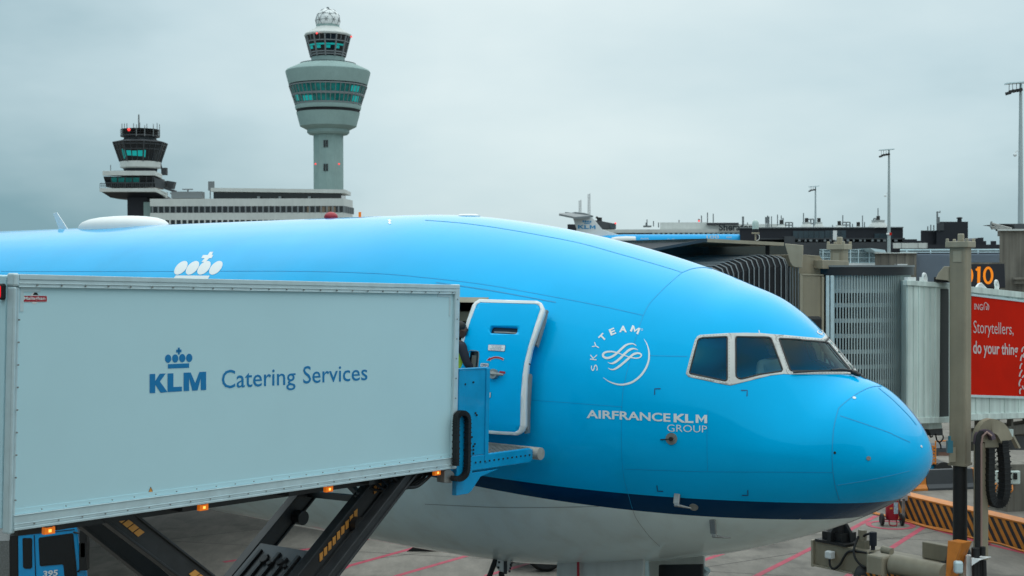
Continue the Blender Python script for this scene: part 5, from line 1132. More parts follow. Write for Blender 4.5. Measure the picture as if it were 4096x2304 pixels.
# rotunda with slatted shutter
RC = W(3335,1300,31.2); RC.z = 0; RR = 1.68; zt_ = W(3335,1098,29.6).z; zb_ = 4.3
b = MB(); b.cyl(RC+UPZ*zb_, RC+UPZ*zt_, RR-.09, 48); rot = b.build('rotunda', M['dark'], bridge, smooth=40)
b = MB(); b.cyl(RC+UPZ*(zt_-.02), RC+UPZ*(zt_+.16), RR+.07, 64); b.build('rotunda_rim', mat('rim_black', (.015,.016,.02), .4), rot, smooth=40)
b = MB(); b.cyl(RC+UPZ*(zt_+.16), RC+UPZ*(zt_+.2), RR+.09, 64); b.build('rotunda_roof', M['frame_grey'], rot, smooth=40)
b = MB()
A0 = math.radians(-105); A1_ = math.radians(25); NS = 62
for k in range(NS+1):
    t = A0+(A1_-A0)*k/NS; u = Vector((math.cos(t), math.sin(t), 0)); v_ = Vector((-math.sin(t), math.cos(t), 0)); p = RC+u*(RR-.02)
    b.obox(p-v_*.0145+UPZ*zb_, v_*.029, u*.03, UPZ*(zt_-zb_-.02))
sh_ = b.build('shutter_slats', M['silver_slat'], rot)
b = MB(); y0 = zt_-.02; lev = [W(3335,yy,29.55).z for yy in (1164,1221,1283,1344,1407,1468,1530,1592)]
b.lathe([(RR-.06,y0-.0),(RR-.025,y0-.0),(RR-.025,lev[0]),(RR-.06,lev[0])][::-1], RC, NS, A0, A1_)
for z_ in lev: b.lathe([(RR-.06,z_+.045),(RR-.012,z_+.045),(RR-.012,z_-.045),(RR-.06,z_-.045)][::-1], RC, NS, A0, A1_)
b.build('shutter_rails', M['silver_slat'], rot)
b = MB()
for x0, x1 in ((3304,3318),(3322,3336)): b.prism([W(x0,1102,29.5), W(x1,1102,29.5), W(x1,1560,29.5), W(x0,1560,29.5)], Vector((0,.05,0)))
b.build('end_post', M['alu'], rot, bevel=.006)
# beacon lamp on the canopy roof
pz = W(3022,962,28.9); b = MB(); b.cyl(pz, pz+UPZ*.16, .018, 8); b.lathe([(.08,0),(.085,.02),(.07,.03),(.07,.09)], pz+UPZ*.14, 16); bl_ = b.build('beacon_lamp', M['beige_l'], bridge, smooth=40)
b = MB(); b.lathe([(.07,0),(.068,.14),(.05,.19),(0,.21)], pz+UPZ*.23, 16); b.build('lens', mat('clear_lens', (.5,.6,.55), .2), bl_, smooth=60); b = MB(); b.cyl(pz+UPZ*.17, pz+UPZ*.24, .075, 16); b.build('lens_ring', M['black'], bl_)
b = MB(); b.tube(smoothpath([pz+Vector((.03,0,.15)), pz+Vector((.08,0,.1)), pz+Vector((.07,0,.02)), pz+Vector((.02,0,0))], 4), .008, 5); b.build('lead', M['white'], bl_)
# ------------------------------------------------------------ apron, painted lines
def concrete_ground():
    m = mat('apron_concrete', (.21,.205,.195), .82, var=0); t = m.node_tree; p = t.nodes['Principled BSDF']; tcx = nd(t, 'ShaderNodeTexCoord')
    def noise(s, dt, ro=.6, sc_=(1,1,1)):
        mpp = nd(t, 'ShaderNodeMapping'); mpp.inputs['Scale'].default_value = sc_; mpp.inputs['Rotation'].default_value = (0,0,.65); t.links.new(tcx.outputs['Object'], mpp.inputs[0])
        n = nd(t, 'ShaderNodeTexNoise'); n.inputs['Scale'].default_value = s; n.inputs['Detail'].default_value = dt; n.inputs['Roughness'].default_value = ro; t.links.new(mpp.outputs[0], n.inputs['Vector']); return n.outputs[0]
    def mr(x, a, b_, c, d): r = nd(t, 'ShaderNodeMapRange'); r.inputs[1].default_value = a; r.inputs[2].default_value = b_; r.inputs[3].default_value = c; r.inputs[4].default_value = d; t.links.new(x, r.inputs[0]); return r.outputs[0]
    def mul(a, b_): n = nd(t, 'ShaderNodeMath', operation='MULTIPLY'); t.links.new(a, n.inputs[0]); t.links.new(b_, n.inputs[1]); return n.outputs[0]
    f = mul(mr(noise(.22,5), .3,.7,.72,1.12), mr(noise(1.6,7,.7,(1,.35,1)), .3,.72,.62,1.15)); f = mul(f, mr(noise(14,4), .3,.7,.93,1.05)); f = mul(f, mr(noise(.5,4,.55), .55,.7,1.0,.52))
    v = nd(t, 'ShaderNodeVectorMath', operation='SCALE'); v.inputs[0].default_value = (.228,.206,.178); t.links.new(f, v.inputs['Scale']); t.links.new(v.outputs[0], p.inputs['Base Color'])
    b = nd(t, 'ShaderNodeBump'); b.inputs['Strength'].default_value = .25; b.inputs['Distance'].default_value = .01; t.links.new(noise(30,4), b.inputs['Height']); t.links.new(b.outputs[0], p.inputs['Normal'])
    return m
b = MB(); b.poly([(-2500,-60,0),(2500,-60,0),(2500,3500,0),(-2500,3500,0)]); struct(b.build('apron', concrete_ground()))
M['pink'] = mat('red_line_paint', (.42,.045,.085), .7, var=.35, vs=3)
M['joint'] = mat('slab_joint', (.06,.055,.05), .9, var=.2)
def line(pts, wid, m, name, z=.004, px=True):
    P = [G(x, y) for x, y in pts] if px else [Vector(p) for p in pts]; b = MB(); n = len(P); L = []; Rr = []
    for i in range(n):
        t = (P[min(i+1,n-1)]-P[max(i-1,0)]).normalized(); s_ = Vector((-t.y, t.x, 0))*wid/2; L.append(P[i]+s_+UPZ*z); Rr.append(P[i]-s_+UPZ*z)
    for i in range(n-1): b.poly([L[i], L[i+1], Rr[i+1], Rr[i]])
    return b.build(name, m)
lines = [[(1150,2390),(1391,2265),(1667,2189),(1800,2150)], [(1450,2360),(1593,2302),(1870,2223),(2050,2170)], [(1943,2304),(2090,2261),(2260,2215)], [(894,2249),(1405,2170),(1560,2140)], [(2760,2262),(2817,2240),(2890,2215)], [(2960,2338),(3026,2304),(3250,2191),(3380,2130),(3505,2063)], [(3380,2312),(3408,2292),(3562,2194),(3694,2109),(3740,2080)], [(3870,2240),(3915,2204),(3960,2165)], [(3640,2090),(3915,2168),(4096,2212),(4200,2238)]]
for ln in lines: struct(line(ln, .17, M['pink'], 'painted_line'))
c0 = G(3562,2101); b = MB(); R1, R2 = .72, .56
for k in range(40):
    a, c_ = k*math.pi/20, (k+1)*math.pi/20; b.poly([c0+Vector((R*math.cos(t)*1.0, R*math.sin(t)*1.0, .008)) for R, t in ((R1,a),(R1,c_),(R2,c_),(R2,a))])
struct(b.build('painted_circle', M['pink']))
JD = (G(4096,2275)-G(3950,2290)); 
def dirv(a, c_): return (G(*c_)-G(*a)).normalized()
ja = dirv((3160,2215),(3720,2128)); jb = dirv((1920,2240),(3050,2304))
for k in range(-5, 7):
    o_ = G(3300,2195)+Vector((-ja.y, ja.x, 0))*k*5.6; struct(line([o_-ja*70, o_+ja*70], .035, M['joint'], 'slab_joint', .002, False))
for k in range(-6, 7):
    o_ = G(3000,2295)+Vector((-jb.y, jb.x, 0))*k*5.6; struct(line([o_-jb*70, o_+jb*70], .035, M['joint'], 'slab_joint', .0025, False))

# ------------------------------------------------------------ apron furniture at the right
bA, bB = G(3600,2074), G(4096,2202); bdir = (bB-bA).normalized(); bnn = Vector((-bdir.y, bdir.x, 0)); bnn = bnn if bnn.y > 0 else -bnn
M['chev'] = stripes('barrier_chevrons', (.62,.22,.022), (.02,.02,.022), tuple(bdir*.82+UPZ*.60), .25, .5)
def barrier(a, L, label):
    o_ = bA+bdir*a; t = thing('striped_barrier', label, 'barrier', tuple(o_), 'striped barriers beside the bridge column'); b = MB()
    b.obox(o_, bdir*L, bnn*.03, UPZ*.70); f = b.build('striped_face', M['chev'], t)
    b = MB(); b.prism([o_+bnn*.03, o_+bnn*.75, o_+bnn*.5+UPZ*.76, o_+UPZ*.76+bnn*.0, o_+UPZ*.705, o_+UPZ*.705+bnn*.03], bdir*L); b.build('orange_block', M['orange'], t, bevel=.03)
barrier(-.15, 2.55, 'orange and black striped barrier left of the bridge column, behind the red extinguisher')
barrier(2.42, 7.5, 'orange and black striped barrier right of the bridge column, running out of frame')
b = MB(); o_ = bA+bnn*.8+bdir*.2; b.obox(o_, bdir*9, bnn*1.5, UPZ*.12); b.v = b.v; struct(b.build('kerb', M['conc_brown']))
# wheeled extinguisher
e0 = G(3568,2102); ex = thing('fire_extinguisher', 'red wheeled fire extinguisher standing in a red painted circle', 'fire extinguisher', tuple(e0))
b = MB(); b.lathe([(0,.16),(.16,.18),(.19,.24),(.19,.86),(.16,.96),(.06,1.02),(.05,1.1)], e0, 24); b.build('cylinder', M['red'], ex, smooth=50)
b = MB(); b.obox(e0+Vector((.0,-.197,.38)), Vector((.13,.02,0)), Vector((0,.01,0)), UPZ*.34); lb_ = b.build('label_panel', mat('blue_white_label', (.45,.6,.68), .5, var=.5, vs=18), ex)
b = MB(); b.obox(e0+Vector((-.12,-.2,.52)), Vector((.08,.0,0)), Vector((0,.01,0)), UPZ*.05); b.build('yellow_tag', M['yellow'], ex)
for s in (-1, 1):
    b = MB(); b.lathe([(.1,-.03),(.15,-.05),(.185,-.03),(.185,.03),(.15,.05),(.1,.03)], e0+Vector((s*.3,0,.185)), 24, ax=(Vector((0,1,0)), UPZ, Vector((1,.25,0)))); w_ = b.build('wheel', M['black'], ex, smooth=40)
    b = MB(); b.lathe([(.02,.03),(.1,.025),(.1,-.025),(.02,-.03)], e0+Vector((s*.3,0,.185)), 16, ax=(Vector((0,1,0)), UPZ, Vector((1,.25,0)))); b.build('rim', M['red'], w_, smooth=40)
b = MB(); b.cyl(e0+Vector((-.3,0,.185)), e0+Vector((.3,0,.185)), .02); b.tube(smoothpath([e0+Vector((-.1,-.05,.2)), e0+Vector((-.1,-.15,.04)), e0+Vector((.1,-.15,.04)), e0+Vector((.1,-.05,.2))], 4), .018, 6); b.tube(smoothpath([e0+Vector((.15,.1,.3)), e0+Vector((.22,.18,.9)), e0+Vector((.1,.1,1.15))], 4), .018, 6); b.build('trolley_frame', M['red'], ex, smooth=50)
b = MB(); b.tube(smoothpath([e0+Vector((.02,-.03,1.1)), e0+Vector((.17,-.05,1.0)), e0+Vector((.22,-.08,.75)), e0+Vector((.1,-.2,.9))], 5), .016, 6); b.build('hose', M['black'], ex, smooth=60)
# notice board
D_ = 41.6; nb = thing('notice_board', 'small white notice board behind the striped barrier, half hidden by the nose', 'sign', tuple(G(3615,2060)))
b = MB(); b.prism([W(3560,1966,D_), W(3642,1966,D_), W(3643,2001,D_), W(3560,2006,D_)], Vector((0,.05,0))); fb = b.build('board', M['white'], nb)
b = MB()
for k in range(5): b.prism([W(3575,1976+k*5,D_-.01), W(3630,1976+k*5,D_-.01), W(3630,1977.2+k*5,D_-.01), W(3575,1977.2+k*5,D_-.01)], Vector((0,.005,0)))
b.build('text_lines', M['frame_grey'], fb); b = MB(); b.box(-.04,.04,0,.06,-.9,.05); b.v = [v+W(3615,2003,D_) for v in b.v]; b.build('post', M['alu_dark'], nb)
# orange hose on the ground along the barrier
b = MB(); pts = [bA+bdir*(-1.2+k*.55)-bnn*(.12+.07*math.sin(k*1.7))+UPZ*.03 for k in range(17)]; b.tube(smoothpath(pts, 4), .028, 7); b.tube(smoothpath([p-bnn*(.12+.05*math.cos(i*2.1)) for i, p in enumerate(pts[:9])], 4), .024, 7)
tag(b.build('cable', M['orange'], smooth=60), 'orange cable lying along the foot of the striped barrier', 'cable')
# jersey barriers further off
JA = G(3640,1960); JB_ = G(3782,1955); jd = (JB_-JA).normalized(); jn = Vector((-jd.y, jd.x, 0))
def jersey(o_, L, m, label):
    b = MB(); h_ = .69; pr_ = [(-.28,0),(-.28,.08),(-.16,.2),(-.1,h_),(.1,h_),(.16,.2),(.28,.08),(.28,0)]
    b.prism([o_+jn*u+UPZ*z for u, z in pr_], jd*L); tag(b.build('traffic_barrier', m, bevel=.01), label, 'barrier', 'traffic barriers behind the airliner nose')
jersey(JA-jd*1.25, 1.78, M['orange'], 'orange traffic barrier block just right of the airliner nose'); jersey(JA+jd*.55, 1.75, M['greyclad'], 'dark grey traffic barrier block beside the black bridge column'); jersey(JA+jd*2.32, 1.75, M['orange'], 'orange traffic barrier block mostly behind the bridge column')
# baggage tractor, container and step frame glimpsed between nose and column
tr_ = thing('baggage_tractor', 'low blue tractor with black wheel behind the traffic barrier', 'tractor', tuple(G(3760,1900)))
Dt = 52.; b = MB(); b.prism([W(3690,1858,Dt), W(3790,1858,Dt), W(3790,1905,Dt), W(3690,1905,Dt)], Vector((0,1.4,0))); bt = b.build('body', M['tblue'], tr_, bevel=.08)
b = MB(); b.prism([W(3690,1852,Dt-.1), W(3786,1852,Dt-.1), W(3786,1860,Dt-.1), W(3690,1860,Dt-.1)], Vector((0,1.6,0))); b.build('deck', M['black'], bt)
wc = W(3772,1885,Dt-.12); b = MB(); b.lathe([(.1,-.1),(.32,-.12),(.36,-.05),(.36,.1),(.1,.1)], wc, 24, ax=(Vector((1,0,0)), UPZ, Vector((0,-1,0)))); b.build('wheel', M['black'], tr_, smooth=40)
Dk = 56.; ct = thing('cargo_container', 'brown and dark green container behind the blue tractor', 'container', tuple(W(3768,1858,Dk)*Vector((1,1,0)) if False else (W(3768,1858,Dk).x, Dk, 0)))
b = MB(); b.prism([W(3752,1806,Dk), W(3800,1806,Dk), W(3800,1906,Dk), W(3752,1906,Dk)], Vector((0,1.6,0))); cbx = b.build('body', mat('brown_panel', (.2,.1,.07), .7, var=.2), ct)
b = MB(); b.prism([W(3743,1792,Dk-.02), W(3800,1792,Dk-.02), W(3800,1808,Dk-.02), W(3753,1808,Dk-.02), W(3753,1906,Dk-.02), W(3743,1906,Dk-.02)], Vector((0,1.62,0))); b.build('edge_frame', M['greyclad'], cbx)
Ds = 50.; st_ = thing('step_frame', 'orange ladder frame rising beside the airliner nose', 'ladder', (W(3740,1850,Ds).x, Ds, 0))
b = MB(); b.tube([W(3742,1858,Ds), W(3742,1765,Ds), W(3784,1763,Ds)], .03, 7); b.tube([W(3728,1858,Ds), W(3730,1782,Ds)], .03, 7); b.build('rails', M['orange'], st_)
b = MB()
for k in range(6): b.rect([W(3728,1785+k*13,Ds), W(3742,1788+k*13,Ds)], UPZ, .06, .05)
b.build('rungs', M['orange'], st_)
# socket block at the right, standing on the raised kerb
Dp = 43.; so = W(3985,1862,Dp); blk = thing('power_block', 'brown concrete block with white power sockets behind the cable loop', 'power unit', (so.x, Dp, 0))
b = MB(); b.prism([W(3930,1858,Dp+1), W(4028,1858,Dp), W(4028,2078,Dp), W(3930,2056,Dp+1)], Vector((1.2,1.4,0))); b.obox(W(4028,2078,Dp), Vector((2.5,.6,0)), Vector((0,1.4,0)), UPZ*(W(4028,1858,Dp).z-W(4028,2078,Dp).z)); bk = b.build('block', M['conc_brown'], blk, bevel=.03)
for x in (3930, 3985, 4045):
    sk_ = MB(); q = W(x, 1915, Dp-.15); sk_.obox(q-UPZ*.18, Vector((.3,.02,0)), Vector((0,.12,0)), UPZ*.42); s_o = sk_.build('socket', M['bridge'], blk, bevel=.03); sk_ = MB(); sk_.obox(q+Vector((.06,-.03,-.02)), Vector((.12,0,0)), Vector((0,.03,0)), UPZ*.2); sk_.build('cover', M['dark'], s_o)
b = MB()
for x0, y0, x1, y1 in ((3985,1932,3905,2008),(3945,1930,3900,1990),(3990,1940,3928,2045),(4048,1940,4035,1975),(3968,2010,3900,2050)): b.tube(smoothpath([W(x0,y0,Dp-.3), W((x0+x1)/2+8,(y0+y1)/2+4,Dp-.5), W(x1,y1,Dp-.4)], 6), .022, 6)
b.build('orange_leads', M['orange'], blk, smooth=60)
# vehicle wheel and cable plug under the belly
gu = G(2182,2284); gv = thing('tow_cart', 'dark cart with black tyre and amber reflectors under the airliner belly', 'cart', tuple(gu))
b = MB(); b.lathe([(.2,-.13),(.42,-.15),(.5,-.08),(.5,.08),(.42,.15),(.2,.13)], gu+UPZ*.5, 30, ax=(Vector((.97,.2,0)), UPZ, Vector((-.2,.97,0)))); wh = b.build('wheel', M['black'], gv, smooth=40)
b = MB(); b.lathe([(.03,-.1),(.18,-.06),(.3,-.1),(.3,.1),(.03,.1)], gu+UPZ*.5, 20, ax=(Vector((.97,.2,0)), UPZ, Vector((-.2,.97,0)))); b.build('rim', M['beige'], wh, smooth=40)
b = MB(); b.obox(gu+Vector((-.95,.1,.48)), Vector((2.4,.5,0)), Vector((-.3,1.3,0)), UPZ*.16); ch_ = b.build('chassis', M['black'], gv, bevel=.02); b = MB(); b.obox(gu+Vector((-.85,-.02,.2)), Vector((.2,.04,0)), Vector((0,.15,0)), UPZ*.3); b.build('jockey_leg', M['black'], gv)
for dx in (-.9, -.55): b = MB(); b.obox(gu+Vector((dx,.06,.56)), Vector((.2,.04,0)), Vector((0,.02,0)), UPZ*.06); b.build('reflector', M['amber'], ch_)
pq = hit([(2010,2250)])[0]; pq = Vector(pq); pg = thing('power_plug', 'white ground power plug hanging from the airliner belly on black cables', 'plug', tuple(pq-UPZ*.2))
pp = lambda x, y, dd=-.25: W(*C([(x, y)], 1700, 1800, 2.875)[0], pq.y+dd)
b = MB(); b.prism([pp(860,1190), pp(985,1190), pp(1003,1250), pp(990,1370), pp(930,1420), pp(870,1400), pp(825,1340), pp(835,1240)], Vector((-.05,.16,0))); pb = b.build('plug_body', M['white'], pg, bevel=.025)
b = MB(); 
for x, y in ((840,1280),(832,1340),(985,1290),(978,1320),(970,1350),(960,1385),(975,1310)): q = pp(x, y, -.262); b.obox(q, Vector((.035,.0,0)), Vector((0,.01,0)), UPZ*-.035)
b.obox(pp(905,1280,-.262), Vector((.06,0,0)), Vector((0,.01,0)), UPZ*-.22); b.build('plug_marks', M['greyclad'], pb)
b = MB(); b.prism([pp(742,1150), pp(870,1160), pp(960,1185), pp(860,1192), pp(835,1240), pp(810,1230), pp(800,1180)], Vector((-.05,.2,0))); b.build('rubber_cover', M['black'], pg)
b = MB(); b.tube(smoothpath([pp(825,1220,-.2), pp(790,1320,-.2), pp(745,1440,-.2), pp(690,1560,-.2), pp(700,1800,-.2)], 5), .045, 8); b.tube(smoothpath([pp(880,1400,-.2), pp(890,1480,-.2), pp(960,1560,-.2), pp(980,1800,-.2)], 5), .05, 8); b.build('cables', M['black'], pg, smooth=60)
# dark wheel chock glimpsed under the belly
ck_ = G(1700,2206); b = MB(); b.prism([ck_+Vector((-.5,0,0)), ck_+Vector((.6,0,0)), ck_+Vector((.2,0,.14)), ck_+Vector((-.3,0,.14))], Vector((.1,.4,0))); tag(b.build('wheel_chock', M['black']), 'black wedge lying on the concrete between two red lines', 'chock')

# ------------------------------------------------------------ floodlight masts
def make_mast(label):
    t = thing('floodlight_mast', label, 'light mast', (0,0,0), 'floodlight masts along the pier'); b = MB()
    b.tube([(0,0,0), (0,0,8), (0,0,16), (0,0,21.6)], [.26,.22,.165,.11], 14); b.build('pole', M['mast'], t, smooth=40)
    b = MB()
    for z in (6.5,8.3,10.5,12.6,14.1,15.2): r_ = .26-.15*z/21.6+.012; b.cyl((0,0,z),(0,0,z+.06), r_, 14)
    b.build('joint_bands', M['frame_grey'], t, smooth=40)
    b = MB(); b.obox((-1.15,-.35,21.85), (1.75,0,.12), (0,.7,0), (0,0,.09)); b.cyl((0,0,21.5),(0,0,21.9),.1,10); b.build('top_plate', M['alu'], t)
    for k, (x, y, z) in enumerate(((-1.0,-.3,21.15),(-.72,-.25,21.3),(-.4,-.2,21.35),(-.1,-.25,21.4))):
        b = MB(); b.obox((x-.22,y-.15,z-.18), (.36,0,.1), (0,.3,0), (-.06,0,.22)); b.cyl((x,y,z+.1),(x,y,21.9),.025,6); b.build('floodlight', M['black'], t, bevel=.02)
    b = MB(); b.tube([(0,0,16.6),(-.3,-.05,16.75),(-.42,-.05,16.6)], .03, 6); b.ball((-.45,-.05,16.42), .14, 8); b.build('dome_camera', M['white'], t, smooth=50)
    return t
mast0 = make_mast('tallest looking floodlight mast at the right edge, beside the concrete block')
def kids(o): return [c for c in bpy.data.objects if c.parent == o]
def copy_tree(o):
    c = o.copy(); COL.objects.link(c)
    for k in kids(o):
        q = k.copy(); COL.objects.link(q); q.parent = c
    return c
for i, (px_, ytop, lab) in enumerate(((4083,331,None),(3556,598,'middle floodlight mast, behind the slatted rotunda and the grey wall'),(3262,745,'shortest looking floodlight mast, in front of the long black terminal'))):
    hz_ = 1152-FP*math.tan(PITCH)+0+(px_-CX)*ROLL*-1; D = FP*(22-H)/(hz_-ytop); p = W(px_, ytop, D); o = mast0 if i == 0 else copy_tree(mast0); o.location = (p.x, p.y, 0)
    if lab: o['label'] = lab
mast1 = [o for o in bpy.data.objects if o.name.startswith('floodlight_mast.001')][0]
b = MB(); b.box(-.1,.1,-.2,-.12,13.3,13.6); b.v = [v+mast1.location for v in b.v]; ORG[mast1.name] = Vector(mast1.location)
o = MB(); o.box(-.35,.0,-.3,-.05,11.75,11.95); o.v = [v+Vector(mast1.location) for v in o.v]; o.build('loudspeaker', M['white'], mast1, bevel=.05)
o = MB(); o.box(-.02,.25,-.3,-.2,11.7,12.0); o.v = [v+Vector(mast1.location) for v in o.v]; o.build('red_tag', M['poster'], mast1)
# ------------------------------------------------------------ buildings
def blk3(mb, x0, x1, y0, y1, D, depth, z0=None, skew=0):
    a, c_ = W(x0, y0, D), W(x1, y0, D); zt_ = a.z; zl = W(x0, y1, D).z if z0 is None else z0
    mb.obox(Vector((a.x, D, zl)), Vector((c_.x-a.x, skew, 0)), Vector((a.x/D*depth, depth, 0)), Vector((0, 0, zt_-zl)))
def antenna(mb, x, y0, y1, D, r=.08): mb.cyl(W(x, y1, D), W(x, y0, D), r, 6)
# gate sign
Dg = 58.; gs = W(3960,1150,Dg); sg = thing('gate_sign', 'black gate sign with orange number beside the near lift column', 'sign', (gs.x, Dg, 0))
b = MB(); b.prism([W(3830,1055,Dg), W(4018,1053,Dg), W(4022,1152,Dg), W(3830,1150,Dg)], Vector((.25,1.0,0))); bx_ = b.build('sign_box', mat('sign_black', (.012,.012,.02), .4, var=.1), sg, bevel=.03)
b = MB(); b.prism([W(3830,1050,Dg), W(4018,1050,Dg), W(4020,1055,Dg), W(3830,1057,Dg)], Vector((.25,1.0,0))); b.build('top_ledge', M['conc_brown'], bx_)
b = MB(); g_ = lambda p: C(p, 3500, 820, 4.262)
M['amber_digit'] = mat('amber_digit', (.7,.2,.0), .5, var=0, emit=(1,.25,.0), es=.5)
q = [W(x, y, Dg-.03) for x, y in g_([(1747,1053),(1800,1051),(1790,1330),(1745,1330),(1748,1120),(1722,1122),(1716,1090),(1738,1080)])]; b.prism(q, Vector((0,.02,0)))
ring = []
for k in range(32): t = k*math.pi/16; ring.append(((1930+88*math.sin(t), 1200-150*math.cos(t)), (1930+46*math.sin(t), 1200-108*math.cos(t))))
for k in range(32):
    a, c_ = ring[k], ring[(k+1) % 32]; b.poly([W(x, y, Dg-.03) for x, y in g_([a[0], c_[0], c_[1], a[1]])])
for k in range(16):
    t, t2 = k*math.pi/16, (k+1)*math.pi/16; f = lambda R, T: (1590+R*math.sin(T), 1200-R*1.7*math.cos(T)); b.poly([W(x, y, Dg-.03) for x, y in g_([f(86,t), f(86,t2), f(46,t2), f(46,t)])])
q = [W(x, y, Dg-.03) for x, y in g_([(1550,1055),(1592,1055),(1592,1345),(1550,1345)])]; b.prism(q, Vector((0,.02,0))); b.build('digits', M['amber_digit'], bx_, fixn=False)
b = MB(); blk3(b, 3930, 4000, 1150, 1200, Dg+.3, .5, 0); b.build('post', M['steel'], sg)
# concrete stair block at the right edge, with gantry on its roof
Dn = 72.; nb_ = W(4060,930,Dn); st = thing('concrete_building', 'weathered concrete block at the right edge with metal gantry on its roof', 'building', (nb_.x, Dn, 0))
b = MB(); blk3(b, 3998, 4300, 921, 1300, Dn, 12, 0, .0); wl = b.build('wall', M['conc_brown'], st)
b = MB(); blk3(b, 3990, 4300, 916, 923, Dn-.2, 12.4); b.build('coping', M['conc_white'], wl); b = MB(); blk3(b, 4052, 4110, 1110, 1118, Dn-.9, .9); blk3(b, 4056, 4110, 1118, 1135, Dn-.7, .6); b.build('ledge', M['conc_brown'], wl)
b = MB(); g2 = lambda x, y, d=0: W(*C([(x, y)], 3500, 820, 4.262)[0], Dn+2+d)
for x0, y0, x1, y1 in ((1985,310,2330,400),(2000,330,2300,415),(1975,370,2320,412),(1990,400,2300,420),(1980,300,1970,380),(2000,415,1975,370),(2050,330,2040,415),(2120,345,2110,415),(2200,370,2190,415),(1985,280,1985,330)): b.cyl(g2(x0,y0), g2(x1,y1), .05, 6)
b.build('gantry', M['alu_dark'], st); b = MB(); b.prism([g2(2150,320,1), g2(2560,318,1), g2(2560,420,1), g2(2390,420,1), g2(2370,345,1)], Vector((0,3,0))); b.build('roof_unit', M['greyclad'], st)
# grey sided pier building with its concrete end wall
Dw = 92.; pr_ = W(3800,1013,Dw); pier = thing('pier_building', 'low pier building with blue-grey siding and brown concrete end wall', 'building', (pr_.x, Dw, 0))
b = MB(); blk3(b, 3666, 4020, 1016, 1300, Dw, 14, 0); sd_ = b.build('siding_wall', M['siding'], pier)
b = MB()
for k in range(26): blk3(b, 3667, 4019, 1018+k*4.2, 1018+k*4.2+1.6, Dw-.05, .06)
b.build('siding_ribs', M['siding'], sd_)
b = MB(); blk3(b, 3600, 4020, 996, 1002, Dw+.4, .8); blk3(b, 3600, 4020, 1007, 1011, Dw+.2, .6)
for x in (3625,3720,3810,3910,4000): blk3(b, x, x+5, 998, 1015, Dw+.3, .3)
b.build('roof_rail', M['alu'], pier)
b = MB(); blk3(b, 3500, 3666, 1013, 1300, Dw-.6, 10, 0); ew = b.build('end_wall', M['conc_brown'], pier); b = MB(); blk3(b, 3498, 3668, 1010, 1014, Dw-.8, 1); b.build('coping', M['conc_white'], ew)
b = MB(); blk3(b, 3589, 3630, 1056, 1102, Dw-1.1, .5); sb = b.build('sign_plate', M['white'], ew); b = MB(); p = W(3610,1073,Dw-1.12); b.cyl(p, p-Vector((0,.05,0)), .12, 20); b.build('green_disc', mat('green_disc', (.06,.25,.2), .4), sb)
b = MB(); p = W(3580,1059,Dw-.65); b.cyl(p, p-Vector((0,.15,0)), .07, 12); b.build('wall_lamp', M['alu_dark'], ew)
b = MB()
for k in range(5): x = 3520+k*33; blk3(b, x, x+1.5, 1016, 1130, Dw-.62, .05)
b.build('panel_joints', M['greyclad'], ew)
# glazed link with louvres
Dl = 120.; lk_ = W(3390,1000,Dl); link = thing('glazed_link', 'low glazed link with grey louvres behind the lift column', 'building', (lk_.x, Dl, 0))
b = MB(); blk3(b, 3278, 3500, 1000, 1060, Dl, 8, 0); lw = b.build('wall', mat('link_glass', (.06,.1,.11), .2, var=.5, vs=.2), link)
b = MB()
for k in range(75): blk3(b, 3278+k*3, 3278+k*3+1, 998, 1052, Dl-.1, .1)
for x in (3290,3320,3400,3432,3475): blk3(b, x, x+4, 998, 1054, Dl-.25, .2)
for y in (997,1008,1030,1050): blk3(b, 3278, 3500, y, y+2, Dl-.2, .15)
b.build('louvres', M['alu'], lw); b = MB(); blk3(b, 3270, 3505, 1053, 1075, Dl-.6, 6); b.build('white_base', M['white'], link); b = MB(); b.prism([W(3480,992,Dl-3), W(3540,1000,Dl-3), W(3546,1012,Dl-3), W(3500,1006,Dl-3)], Vector((0,4,0))); b.build('roof_flap', M['alu'], link)
# long black terminal
Dt_ = 225.; tb = W(3300,912,Dt_); term = thing('terminal_building', 'long black terminal with blue glazed strip and white cooling units on the roof', 'building', (tb.x, Dt_, 0))
b = MB(); blk3(b, 2960, 3612, 912, 1200, Dt_, 60, 0); wl = b.build('black_wall', M['blackclad'], term)
b = MB(); blk3(b, 2958, 3614, 909, 913, Dt_-.3, 60); b.build('parapet', M['frame_grey'], wl)
M['bluewin'] = mat('blue_window_band', (.03,.055,.07), .25, var=.4, vs=.15)
for x0, x1, y0, y1 in ((3172,3298,924,967),(3300,3384,922,967),(3498,3573,934,966)):
    b = MB(); blk3(b, x0, x1, y0, y1, Dt_-.25, .3); wn_ = b.build('window_band', M['bluewin'], term); b = MB()
    for k in range(1, int((x1-x0)/21)): blk3(b, x0+k*21, x0+k*21+1, y0, y1, Dt_-.32, .1)
    b.build('mullions', M['greyclad'], wn_)
b = MB(); blk3(b, 3040, 3620, 953, 958, Dt_-2, 2); blk3(b, 3040, 3640, 970, 1000, Dt_-8, 8, 0); b.build('lower_wing', M['greyclad'], term)
b = MB(); random.seed(3)
for k in range(18): x = 3170+k*24+random.uniform(-5,5); blk3(b, x, x+random.uniform(6,13), 958, 966, Dt_-2.2, .3)
b.build('wall_panels', M['frame_grey'], term)
b = MB(); blk3(b, 3137, 3180, 945, 972, Dt_-6, 6); b.build('plant_unit', M['greyclad'], term)
b = MB(); blk3(b, 3332, 3348, 922, 960, Dt_-12, .8); b.build('white_duct', M['white'], term)
